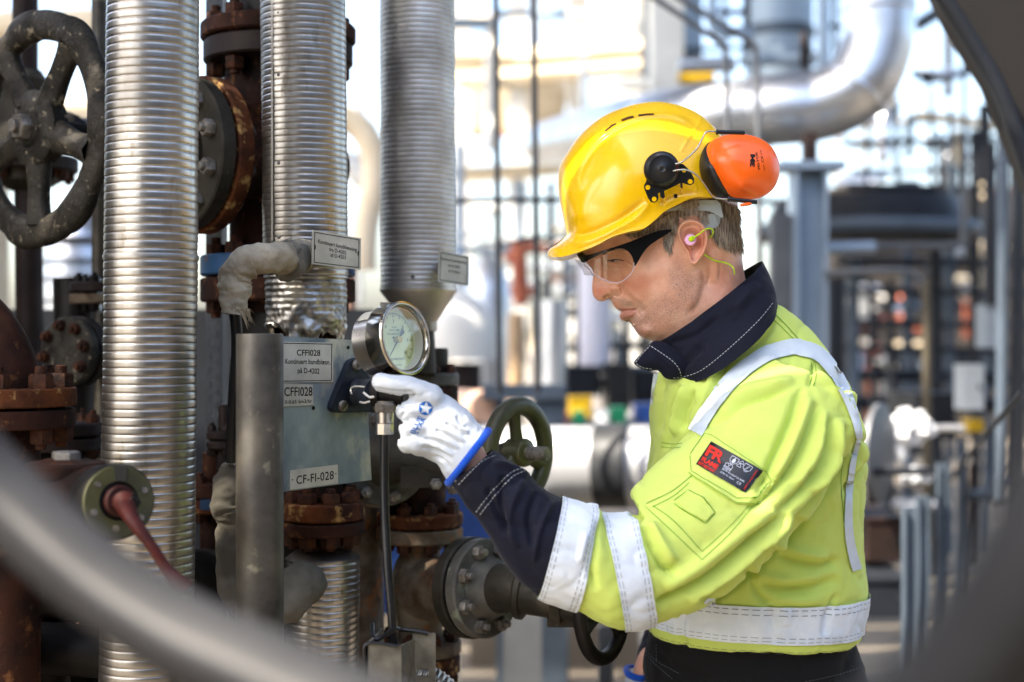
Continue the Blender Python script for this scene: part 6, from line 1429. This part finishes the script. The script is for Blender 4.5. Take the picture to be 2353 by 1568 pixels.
# ---------------------------------------------------------------- jacket
SL = Loft([(1742, 812, 1965, 905, 2.19, .095), (1650, 915, 1958, 1015, 2.14, .115), (1570, 1010, 1895, 1140, 2.10, .112), (1500, 1080, 1790, 1262, 2.06, .105), (1450, 1132, 1655, 1375, 2.03, .098),
           (1458, 1176, 1514, 1430, 2.0, .088), (1382, 1182, 1430, 1447, 1.985, .086), (1376, 1168, 1326, 1404, 1.975, .083), (1290, 1146, 1233, 1366, 1.97, .078),
           (1250, 1122, 1172, 1308, 1.965, .068), (1208, 1083, 1112, 1222, 1.96, .056), (1168, 1054, 1064, 1160, 1.955, .047), (1133, 1033, 1036, 1108, 1.955, .043)], 2.2)
TO = Loft([(1484, 1449, 1966, 1462, 2.3, .165), (1483, 1422, 1973, 1440, 2.3, .168), (1482, 1345, 1983, 1355, 2.3, .17), (1482, 1250, 1974, 1250, 2.3, .175), (1485, 1130, 1974, 1120, 2.3, .185), (1495, 1040, 1984, 1030, 2.3, .19),
           (1498, 960, 1964, 950, 2.3, .19), (1502, 890, 1935, 870, 2.29, .175), (1518, 850, 1868, 768, 2.28, .118), (1545, 830, 1795, 706, 2.26, .092), (1575, 815, 1765, 705, 2.25, .07)], 2.35)
FOLDS = [([c3(1235, 700), c3(1150, 950), c3(1050, 1180), c3(950, 1400)], 10, -.008), ([c3(1190, 705), c3(900, 790), c3(760, 880), c3(600, 965)], 7, -.006), ([c3(1180, 660), c3(900, 730), c3(700, 850)], 14, .006),
    ([c3(1330, 800), c3(1240, 1080), c3(1080, 1330), c3(900, 1480)], 9, -.007), ([c3(1290, 770), c3(1180, 1050), c3(1050, 1290)], 11, .007), ([c3(1420, 900), c3(1390, 1150), c3(1240, 1350), c3(1080, 1500)], 9, -.007), ([c3(1380, 850), c3(1330, 1100), c3(1180, 1330)], 10, .006),
    ([c3(1500, 950), c3(1500, 1200), c3(1350, 1400), c3(1150, 1600)], 10, -.008), ([c3(1460, 900), c3(1460, 1150), c3(1300, 1370)], 11, .007), ([c3(1590, 1000), c3(1590, 1200), c3(1500, 1400)], 9, -.006),
    ([cA(1720, 290), cA(1500, 480), cA(1250, 690), cA(950, 870), cA(880, 900)], 10, -.009), ([cA(1640, 260), cA(1420, 430), cA(1150, 640), cA(930, 790)], 16, .007), ([cA(1850, 330), cA(1640, 520), cA(1400, 730), cA(1150, 880)], 12, -.012), ([cA(1780, 330), cA(1560, 520), cA(1300, 740), cA(1080, 880)], 12, .008),
    ([cA(790, 380), cA(850, 520), cA(920, 640), cA(1000, 680)], 9, -.007), ([cA(830, 360), cA(900, 500), cA(990, 620)], 12, .006), ([cA(500, 330), cA(470, 480), cA(440, 650), cA(470, 800)], 8, -.005), ([cA(410, 420), cA(370, 620)], 8, .004), ([cA(690, 210), cA(720, 280), cA(790, 340)], 6, -.006),
    ([cA(1640, 530), cA(1780, 600), cA(1950, 630), cA(2080, 610)], 12, -.007), ([cA(1600, 500), cA(1780, 550), cA(2000, 590)], 14, .006), ([cA(1540, 730), cA(1700, 790), cA(1900, 780), cA(2080, 730)], 12, -.007), ([cA(1500, 700), cA(1700, 730), cA(1950, 720)], 14, .006), ([cA(1500, 640), cA(1520, 790), cA(1600, 890)], 8, -.005), ([cA(1650, 850), cA(1820, 870), cA(1960, 860)], 10, .004),
    ([c3(450, 690), c3(400, 850), c3(380, 1000), c3(360, 1100)], 6, -.006), ([c3(500, 680), c3(440, 850), c3(420, 1010)], 8, .006), ([c3(560, 720), c3(500, 850), c3(480, 980)], 6, -.005), ([c3(340, 640), c3(330, 800), c3(320, 1000)], 7, -.005),
    ([c3(1000, 260), c3(830, 450), c3(700, 640), c3(600, 850)], 6, -.0045), ([c3(950, 250), c3(780, 450), c3(640, 660)], 8, .0045), ([c3(880, 330), c3(700, 520), c3(570, 750)], 6, -.004), ([c3(1090, 280), c3(950, 450)], 6, -.003), ([c3(790, 470), c3(640, 640), c3(540, 800)], 7, .0035),
    ([cA(1620, 900), cA(1640, 1030), cA(1660, 1150)], 5, -.004), ([cA(1050, 960), cA(1030, 1080), cA(1080, 1180)], 7, -.004), ([cA(2060, 820), cA(2000, 950), cA(1980, 1100)], 7, -.004), ([cA(1740, 920), cA(1720, 1040)], 7, .003), ([c3(1320, 540), c3(1280, 700)], 5, -.004),
    ([c3(1330, 560), c3(1450, 660), c3(1560, 790), c3(1590, 960), c3(1660, 1080), c3(1640, 1200), c3(1560, 1330), c3(1510, 1480)], 5, -.006), ([c3(1310, 600), c3(1420, 700), c3(1530, 830), c3(1570, 1000), c3(1620, 1110), c3(1600, 1220), c3(1520, 1330)], 8, .006)]
NF = [([(1236, 1130), (1215, 1190), (1225, 1260)], 8, -.004), ([(1205, 1100), (1180, 1150), (1170, 1200), (1190, 1260)], 9, .004), ([(1160, 1090), (1150, 1160), (1165, 1230)], 8, -.005), ([(1130, 1060), (1180, 1075), (1215, 1095)], 6, .004), ([(1270, 1150), (1240, 1220), (1225, 1300)], 7, .003), ([(1120, 1120), (1140, 1180), (1160, 1230)], 7, -.004)]
def wrinkle(V, N, F_, k1=.0035, k2=.0012, seed=2, sgn=1.0):
    P = V; d = 1.8*creases(P, F_)+k1*npnoise(P, 9, seed)+k2*npnoise(P, 38, seed+4)-.0030*(1-np.abs(npnoise(P*np.array([1, 1, 1.6]), 11, seed+7, 1)))**9-.0012*(1-np.abs(npnoise(P, 27, seed+9, 1)))**8
    return P+N*(d*sgn)[:, None]
def zero_noise(P): return P
jb = MB(); v_, f_ = SL.ev(0, 8.02, 110, 90); jb.add(v_, f_); v_, f_ = TO.ev(0, 10, 110, 130); jb.add(v_, f_)
# far upper sleeve
FA = Loft([(1700, 850, 1880, 880, 2.40, .08), (1640, 1050, 1800, 1090, 2.46, .08), (1560, 1280, 1700, 1300, 2.48, .075), (1510, 1400, 1620, 1420, 2.46, .07)]); v_, f_ = FA.ev(0, 3, 40, 50); jb.add(v_, f_)
V, F = remesh(jb, .0042, 5, .6); N = normals(V, F); V = wrinkle(V, N, FOLDS)
jacket = link(mesh_np('jacket', V, F, M_hiv), 'jacket', person); jacket['label'] = 'fluorescent yellow green jacket with reflective bands'; TJ = bvh(V, F)
def lofted(name, L_, t0, t1, nt, nph, m, parent, folds, off=0.0, close=True, k1=.0035, k2=.0012, lip=0):
    V, F = L_.ev(t0, t1, nt, nph, off, close)
    if V[F[0][0]][1] > -1:
        N = normals(V, F); c_ = V.mean(0)
        if ((V-c_)*N).sum() < 0: F = [tuple(reversed(f)) for f in F]; N = -N
    V = wrinkle(V, N, folds, k1, k2); o = link(mesh_np(name, V, F, m, 70), name, parent); return o, bvh(V, F), V, F
sl, TS, V_, F_ = lofted('forearm_sleeve', SL, 7.98, 12, 110, 130, M_navy, jacket, FOLDS+NF, 0.0, False)
sl['label'] = 'navy lower sleeve with pale stitching'
# inside lip of the cuff
lofted('cuff_lining', SL, 11.6, 12, 12, 90, M_navy, jacket, NF, -.003, False)
for a0, a1 in ((5.06, 5.96), (7.04, 7.98)): lofted('sleeve_band', SL, a0, a1, 26, 150, M_refl, jacket, FOLDS, .0035, False)
lofted('waist_band', TO, 1.0, 2.0, 26, 220, M_refl, jacket, FOLDS, .0035, False)
TB = TO
# shoulder band, back bands
b = MB(); drape_strip(b, TJ, [(1598, 995), (1618, 960), (1650, 912), (1700, 858), (1762, 815), (1815, 799), (1840, 800)], 37, .0042, 6); part('shoulder_band', b, M_refl2, jacket)
b = MB(); drape_strip(b, TJ, [(1838, 801), (1878, 814), (1912, 850), (1942, 902), (1962, 957), (1974, 1008)], 37, .0045, 6, w1=14); part('shoulder_band', b, M_refl2, jacket)
b = MB(); drape_strip(b, TJ, [(1972, 1010), (1960, 1060), (1951, 1120), (1948, 1180), (1950, 1230), (1958, 1275), (1968, 1310)], 12, .004, 6, w1=22); part('back_band', b, M_refl2, jacket)
b = MB(); drape_strip(b, TJ, [(1508, 860), (1500, 900), (1498, 930)], 12, .002, 6, w1=4); part('chest_band', b, M_refl, jacket)
b = MB(); drape_strip(b, TJ, [(1622, 1390), (1635, 1380), (1640, 1410)], 16, .002, 6); part('side_band', b, M_refl, jacket)
# seams
b = MB(); D_ = (5, 3)
for pl in ([c3(1000, 232), c3(1100, 320), c3(1195, 420)], [c3(1035, 215), c3(1130, 310), c3(1215, 405)], [c3(1290, 545), c3(1300, 620), c3(1285, 690)], [c3(1320, 560), c3(1325, 640), c3(1305, 700)],
           [c3(250, 1440), c3(400, 1370), c3(520, 1280), c3(560, 1240)], [c3(290, 1462), c3(420, 1395), c3(520, 1310)], [cA(845, 245), cA(980, 340), cA(1170, 545)], [cA(795, 248), cA(960, 400), cA(1170, 600)], [cA(1170, 545), cA(1330, 400), cA(1480, 240)], [cA(1170, 600), cA(1350, 430), cA(1500, 250)],
           [c3(345, 1082), c3(420, 1090), c3(470, 1085)], [c3(350, 1055), c3(420, 1065), c3(480, 1060)], [c3(1500, 1150), c3(1480, 1300), c3(1500, 1560)]): drape_strip(b, TJ, pl, 1.3, .0012, 4)
q = [(985, 210), (1080, 140), (1180, 190), (1258, 290), (1195, 360), (1040, 270), (985, 230)]; drape_strip(b, TJ, [cA(*p) for p in q], 1.5, .0012, 4, smooth=False)
part('stitching', b, M_thg, jacket)
# pocket flap, pen loop and patch
b = MB(); drape_poly(b, TJ, [cP(*p) for p in [(330, 60), (470, 110), (1480, 820), (1590, 900), (1640, 960), (1340, 1450), (880, 1450), (15, 900), (-20, 560)]], .0035, 6); flap = part('pocket_flap', b, M_hiv, jacket)
b = MB()
for pl in ([(20, 560), (45, 850), (130, 900), (900, 1352), (1275, 1335), (1560, 1010), (1500, 890), (430, 160), (300, 130), (30, 520)], [(-10, 880), (885, 1435), (1330, 1435)]): drape_strip(b, TJ, [cP(*p) for p in pl], 1.1, .0046, 4, smooth=False)
part('flap_stitching', b, M_thg, jacket)
b = MB(); drape_poly(b, TJ, [cA(*p) for p in [(1010, 215), (1075, 145), (1175, 195), (1245, 290), (1190, 345), (1045, 265)]], .003, 6); part('pen_loop', b, M_hiv, jacket)
TL, TR, BR, BL = (1635.4, 1017), (1750.6, 1082), (1713, 1134), (1600.3, 1068.7)
def pq(p, q): return tuple((1-q)*((1-p)*a+p*b_)+q*((1-p)*d_+p*c_) for a, b_, c_, d_ in zip(TL, TR, BR, BL))
b = MB(); drape_poly(b, TJ, [pq(0, 0), pq(1, 0), pq(1, 1), pq(0, 1)], .0050, 5); patch = part('patch', b, M_black, jacket, label='black flame retardant patch')
M_pred = mat('red_print', '#cf2f22', rough=.7); M_pwh = mat('white_print', '#c3c9d6', rough=.7)
hh = 62
b = MB(); O_ = .0056
drape_text(b, TJ, 'FR', pq(.03, .34), pq(.345, .34), 26, O_, bold=.035, spacing=.9); drape_text(b, TJ, 'FLAME', pq(.035, .72), pq(.345, .72), 10, O_, bold=.05); drape_text(b, TJ, 'RETARDANT', pq(.03, .905), pq(.35, .905), 6.5, O_, bold=.03)
part('red_lettering', b, M_pred, patch)
b = MB(); drape_text(b, TJ, 'SAFETY-WORKWEAR', pq(.93, .92), pq(.93, .10), 3.2, O_, bold=.02); part('red_side_lettering', b, M_pred, patch)
b = MB()
drape_text(b, TJ, 'EBT50: 9,5 cal/cm² LR: 29,8%', pq(.42, .68), pq(.86, .68), 3.8, O_, bold=.02); drape_text(b, TJ, 'ATPV: 10,1 cal/cm²', pq(.42, .81), pq(.70, .81), 3.8, O_, bold=.02); drape_text(b, TJ, 'CE', pq(.76, .82), pq(.84, .82), 6, O_)
def pline(pts, w_=1.1): drape_strip(b, TJ, [pq(*p) for p in pts], w_, O_, 3, smooth=False)
pline([(.44, .08), (.58, .08), (.58, .25), (.51, .38), (.44, .25), (.44, .08)]); drape_poly(b, TJ, [pq(.48, .26), (pq(.49, .17)), pq(.51, .1), pq(.54, .18), pq(.54, .27), pq(.51, .33)], O_, 3, False)
pline([(.70, .08), (.84, .08), (.84, .25), (.77, .38), (.70, .25), (.70, .08)]); pline([(.80, .12), (.75, .2), (.79, .2), (.74, .28)]); pline([(.73, .31), (.80, .31)])
pline([(.64, .06), (.69, .17), (.60, .17), (.64, .06)]); pline([(.625, .18), (.68, .32), (.585, .32), (.625, .18)])
pline([(.42, .42), (.46, .38), (.52, .38), (.56, .42), (.56, .62), (.42, .62), (.42, .42)]); pline([(.42, .54), (.56, .54)]); pline([(.42, .58), (.56, .58)]); pline([(.46, .38), (.49, .47), (.52, .38)]); pline([(.49, .47), (.49, .54)])
part('white_symbols', b, M_pwh, patch)
# navy collar
CO = Loft([(1545, 868, 1780, 692, 2.25, .124, .030), (1531, 842, 1779, 672, 2.25, .116, .020), (1514, 812, 1772, 640, 2.25, .098, .012), (1500, 790, 1752, 600, 2.245, .086, .004)], 2.2)
cl, TCo, Vc, Fc = lofted('collar', CO, 0, 3, 50, 160, M_navy, jacket, [([(1560, 850), (1640, 760), (1700, 700)], 10, -.004), ([(1600, 800), (1680, 720), (1740, 650)], 12, .004), ([(1540, 790), (1600, 770), (1650, 730)], 8, -.003)], 0, False, .003, .001)
V, F = relief([(1457, 833, 0), (1474, 812, 0), (1492, 792, 0), (1508, 783, 0), (1540, 795, 0), (1590, 830, 0), (1600, 856, 0), (1572, 868, 0), (1545, 873, 0), (1527, 868, 0), (1512, 852, 0), (1490, 852, 0), (1470, 845, 0)], mmx([(1500, 825, 15), (1550, 840, 17), (1480, 832, 9)]), 2.185, (1520, 828), nt=140, ns=24, bumps=lambda P: creases(P, [([(1490, 800), (1530, 840), (1548, 870)], 4, -.002)]))
fl = link(mesh_np('collar_flap', V, F, M_navy), 'collar_flap', jacket); TF = bvh(V, F)
Vm = np.concatenate([Vc, V]); Fm = Fc+[tuple(i+len(Vc) for i in f) for f in F]; TM = bvh(Vm, Fm)
b = MB()
for pl in ([(1512, 783), (1560, 744), (1607, 704), (1650, 664), (1688, 630)], [(1775, 697), (1740, 740), (1680, 797), (1620, 846), (1580, 864), (1546, 869)], [(1461, 833), (1476, 814), (1494, 795)], [(1463, 836), (1478, 845), (1500, 848)], [(1497, 797), (1520, 812), (1545, 830), (1560, 848), (1565, 864)]): drape_strip(b, TM, pl, 1.3, .0012, 3, dash=(5, 3))
part('collar_stitching', b, M_thw, jacket)
b = MB()
for pl in ([(1046, 1106), (1070, 1078), (1100, 1052), (1130, 1040)], [(1054, 1114), (1078, 1088), (1108, 1060), (1138, 1047)], [(1094, 1177), (1130, 1130), (1172, 1088), (1198, 1076)], [(1103, 1183), (1140, 1136), (1178, 1096), (1206, 1082)]): drape_strip(b, TS, pl, 1.3, .0012, 3, dash=(6, 3))
part('cuff_stitching', b, M_thw, jacket)
# stitching on the tape edges
for (t_, o_) in ((5.10, 0), (5.2, 0), (5.86, 0), (7.1, 0), (7.22, 0), (7.86, 0)):
    pass
b = MB()
def ring_dash(L_, t0, wd, off, folds, n=150):
    V1, _ = L_.ev(t0, t0+wd, 2, n, off, False); F1 = [(j, (j+1) % n, n+(j+1) % n, n+j) for j in range(n) if j % 3]
    N1 = normals(V1, [(j, (j+1) % n, n+(j+1) % n, n+j) for j in range(n)]); c_ = V1.mean(0)
    if ((V1-c_)*N1).sum() < 0: N1 = -N1
    b.add(wrinkle(V1, N1, folds), F1)
for t_ in (5.12, 5.22, 5.80, 5.90, 7.12, 7.22, 7.84, 7.93): ring_dash(SL, t_, .012, .0045, FOLDS)
for t_ in (1.10, 1.22, 1.80, 1.92): ring_dash(TO, t_, .012, .0045, FOLDS, 240)
for t_ in (.25, .55): ring_dash(TO, t_, .03, .004, FOLDS, 240)
part('tape_stitching', b, M_thd, jacket)

# ---------------------------------------------------------------- trousers, boots, far sleeve end
tb = MB(); addl(tb, Loft([(1500, 1420, 1955, 1440, 2.3, .150), (1482, 1490, 1968, 1490, 2.3, .155), (1484, 1600, 1990, 1600, 2.3, .155), (1500, 1800, 1960, 1800, 2.3, .15)]), 0, 3, 30, 80)
for dy in (-.085, .085): addl(tb, Loft([(1520, 1650, 1950, 1650, 2.3+dy, .09), (1560, 1950, 1900, 1950, 2.3+dy, .085), (1610, 2300, 1840, 2300, 2.3+dy, .075), (1650, 2750, 1830, 2750, 2.3+dy, .07)]), 0, 3, 30, 50)
V, F = remesh(tb, .008, 4); N = normals(V, F); V = wrinkle(V, N, [([(1500, 1500), (1560, 1540), (1640, 1568)], 8, -.004)]); tr = link(mesh_np('trousers', V, F, M_blk), 'trousers', person); TT2 = bvh(V, F)
b = MB()
for pl in ([(1484, 1495), (1510, 1520), (1560, 1548)], [(1484, 1503), (1508, 1528), (1545, 1560)], [(1508, 1480), (1509, 1520)], [(1850, 1567), (1920, 1552), (1975, 1535)]): drape_strip(b, TT2, pl, 1.2, .0012, 4, dash=(5, 3))
part('trouser_stitching', b, M_thd, tr)
for dy in (-.085, .085):
    V, F = relief([(1560, 2895, 0), (1556, 2870, 0), (1580, 2840, 0), (1640, 2820, 0), (1655, 2740, 0), (1800, 2740, 0), (1815, 2830, 0), (1820, 2900, 0), (1740, 2905, 0), (1640, 2903, 0)], mmx([(1620, 2865, 48), (1720, 2850, 50), (1780, 2860, 42), (1720, 2780, 45)]), 2.3+dy, (1720, 2850), nt=120, ns=24); link(mesh_np('boot', V, F, M_blackp), 'boot', person)
FS = Loft([(1530, 1370, 1640, 1380, 2.47, .065), (1487, 1440, 1570, 1460, 2.46, .06), (1466, 1500, 1520, 1510, 2.45, .05), (1466, 1540, 1515, 1545, 2.44, .045)])
o_, *_ = lofted('forearm_sleeve', FS, 0, 3, 40, 60, M_navy, jacket, [], 0, False)

# ---------------------------------------------------------------- gloves
gb = MB(); GY = 1.945; px = PX(GY)
def cap(pts, rad, seg=20): 
    P = [S(u, v, y) for u, v, y in pts]; gb.tube(P, [r_*px for r_ in rad], seg, sub=5)
    for p, r_ in ((P[0], rad[0]), (P[-1], rad[-1])):
        r_ *= px; gb.lathe(p-Vector((0, 0, r_)), (0, 0, 1), [(r_*(1-math.cos(math.pi*k/10)), max(1e-5, r_*math.sin(math.pi*k/10))) for k in range(11)], 16, False, False)
addl(gb, Loft([(985, 893, 935, 1030, GY+.014, .021), (1016, 903, 952, 1047, GY+.012, .027), (1048, 921, 982, 1052, GY+.012, .031), (1080, 946, 1003, 1064, GY+.012, .033), (1098, 972, 1014, 1084, GY+.012, .034), (1122, 990, 1030, 1108, GY+.012, .037)], 2.1), 0, 5, 40, 60)
cap([(876, 879, GY-.012), (905, 884, GY-.012), (940, 890, GY-.008), (990, 912, GY)], [22.5, 23.5, 25, 31])              # index finger, pointing
for v_, r_, du in ((944, 20, 0), (982, 20, 6), (1018, 21.5, 6)):                                                              # curled middle, ring and little finger
    cap([(985, v_, GY+.0), (938+du, v_, GY-.006), (930+du, v_+2, GY+.016), (936+du, v_+4, GY+.042), (965+du, v_+5, GY+.050), (985+du, v_+4, GY+.040)], [26, r_+3, r_+1, r_, r_-1, r_-3])
cap([(1050, 1050, GY+.03), (1010, 1042, GY+.055), (970, 1025, GY+.066), (935, 1008, GY+.066)], [26, 25, 22, 18])            # thumb laid across the curled fingers
V, F = remesh(gb, .0022, 5, .6); N = normals(V, F)
GF = [([cG(885, 600), cG(950, 615), cG(1080, 630), cG(1150, 628), cG(1185, 640)], 2.2, -.0018), ([cG(1090, 668), cG(1160, 668), cG(1190, 650)], 4, -.004), ([cG(1070, 700), cG(1110, 760), cG(1080, 820)], 4, -.002), ([cG(1060, 845), cG(1100, 850), cG(1150, 835)], 4, -.003), ([cG(1070, 965), cG(1110, 960), cG(1160, 950)], 4, -.003),
      ([cG(1480, 800), cG(1520, 870), cG(1560, 880)], 3.5, -.0022), ([cG(1400, 850), cG(1480, 900), cG(1560, 960)], 4, -.0022), ([cG(1330, 900), cG(1430, 950), cG(1520, 1010)], 4, -.0022), ([cG(1250, 960), cG(1380, 1000), cG(1480, 1060)], 4, -.0022), ([cG(1230, 1020), cG(1350, 1050), cG(1450, 1110)], 4, -.0024), ([cG(1290, 1090), cG(1380, 1110), cG(1430, 1180)], 4, -.0024),
      ([cG(1440, 830), cG(1500, 880), cG(1570, 920)], 4, .0018), ([cG(1370, 880), cG(1450, 925), cG(1540, 985)], 4, .0018), ([cG(1290, 930), cG(1400, 975), cG(1500, 1035)], 4, .0018), ([cG(1230, 990), cG(1360, 1025), cG(1460, 1085)], 4, .0018), ([cG(1340, 1100), cG(1400, 1150), cG(1420, 1220)], 4, .002), ([cG(1540, 800), cG(1580, 850), cG(1640, 900)], 4, .0015)]
V = V+N*(1.5*creases(V, GF)-.0008*(1-np.abs(npnoise(V, 40, 5, 1)))**8+.0009*npnoise(V, 45, 8)+.0003*npnoise(V, 140, 3))[:, None]
glove = link(mesh_np('glove', V, F, M_leather), 'glove', person); glove['label'] = 'white leather glove with blue cuff pointing'; TG = bvh(V, F)
GW = Loft([(1098, 972, 1014, 1084, GY+.012, .034), (1122, 990, 1030, 1110, GY+.012, .038), (1130, 997, 1037, 1116, GY+.012, .038)], 2.1)
A_, _ = GW.ev(1.0, 1.05, 1, 40); pts = [Vector(p) for p in A_]; ctr = sum(pts, Vector())/40
b = MB(); n = 320; vs = []; fs = []
for k in range(n):
    f = k/n*40; i = int(f); p = cr(pts[i-1], pts[i], pts[(i+1) % 40], pts[(i+2) % 40], f-i); tn = (pts[(i+1) % 40]-pts[i]).normalized(); d = (p-ctr).normalized(); x = tn.cross(d).normalized(); rr = 7.6*px*(1+.07*math.sin(k*2*math.pi/5))
    for j in range(12): q = 2*math.pi*j/12; vs.append(p+d*(math.cos(q)*rr)+x*(math.sin(q)*rr*1.15))
for k in range(n):
    for j in range(12): fs.append((k*12+j, k*12+(j+1) % 12, ((k+1) % n)*12+(j+1) % 12, ((k+1) % n)*12+j))
b.add(vs, fs); part('glove_cuff', b, M_cuffb, glove, 180)
M_gbl = mat('blue_print', '#0d57a6', rough=.6)
b = MB(); sc0 = np.array(cG(1262, 748)); rs_ = 17.5
def star_pt(k, r_): a0 = R(-90+36*k+8); return (sc0[0]+r_*math.cos(a0), sc0[1]+r_*math.sin(a0))
for k in range(5):
    a0, i0, a1 = star_pt(2*k, rs_*.98), star_pt(2*k+1, rs_*.42), star_pt(2*k+2, rs_*.98); o1 = star_pt(2*k+1, rs_*.90)
    drape_poly(b, TG, [a0, o1, a1, (i0[0], i0[1])], .0005, 3, False)
drape_text(b, TG, 'BLUE', cG(1163, 925), cG(1224, 804), 10.5, .0005, bold=.01); drape_text(b, TG, 'STAR', cG(1192, 932), cG(1252, 815), 9, .0005, bold=.01)
part('glove_print', b, M_gbl, glove)
b = MB(); drape_strip(b, TG, [cG(885, 604), cG(950, 622), cG(1080, 638), cG(1150, 636), cG(1180, 655)], 1.2, .0005, 3); part('glove_seam', b, M_thw, glove)
gb = MB(); px = PX(2.42)
addl(gb, Loft([(1442, 1542, 1486, 1548, 2.42, .035), (1436, 1570, 1486, 1575, 2.42, .035), (1434, 1620, 1484, 1625, 2.42, .038), (1440, 1650, 1480, 1655, 2.42, .034)]), 0, 3, 20, 30)
for k, (u, v) in enumerate(((1440, 1720), (1452, 1735), (1464, 1735), (1477, 1720))): cap([(1445+k*10, 1640, 2.40+k*.012), (u, v-40, 2.39+k*.013), (u+6, v, 2.40+k*.013)], [11, 10, 9])
cap([(1440, 1600, 2.39), (1428, 1640, 2.375), (1432, 1680, 2.37)], [12, 11, 9])
V, F = remesh(gb, .003, 4); g2 = link(mesh_np('glove', V, F, M_leather), 'glove', person); g2['label'] = 'white glove of the hanging hand'
b = MB(); GL = Loft([(1440, 1543, 1482, 1551, 2.42, .036), (1440, 1544, 1482, 1552, 2.42, .036)]); A_, _ = GL.ev(0, .1, 1, 24); b.tube([Vector(p) for p in A_], 8*px, 12, closed=True, sub=4); part('glove_cuff', b, M_cuffb, g2)
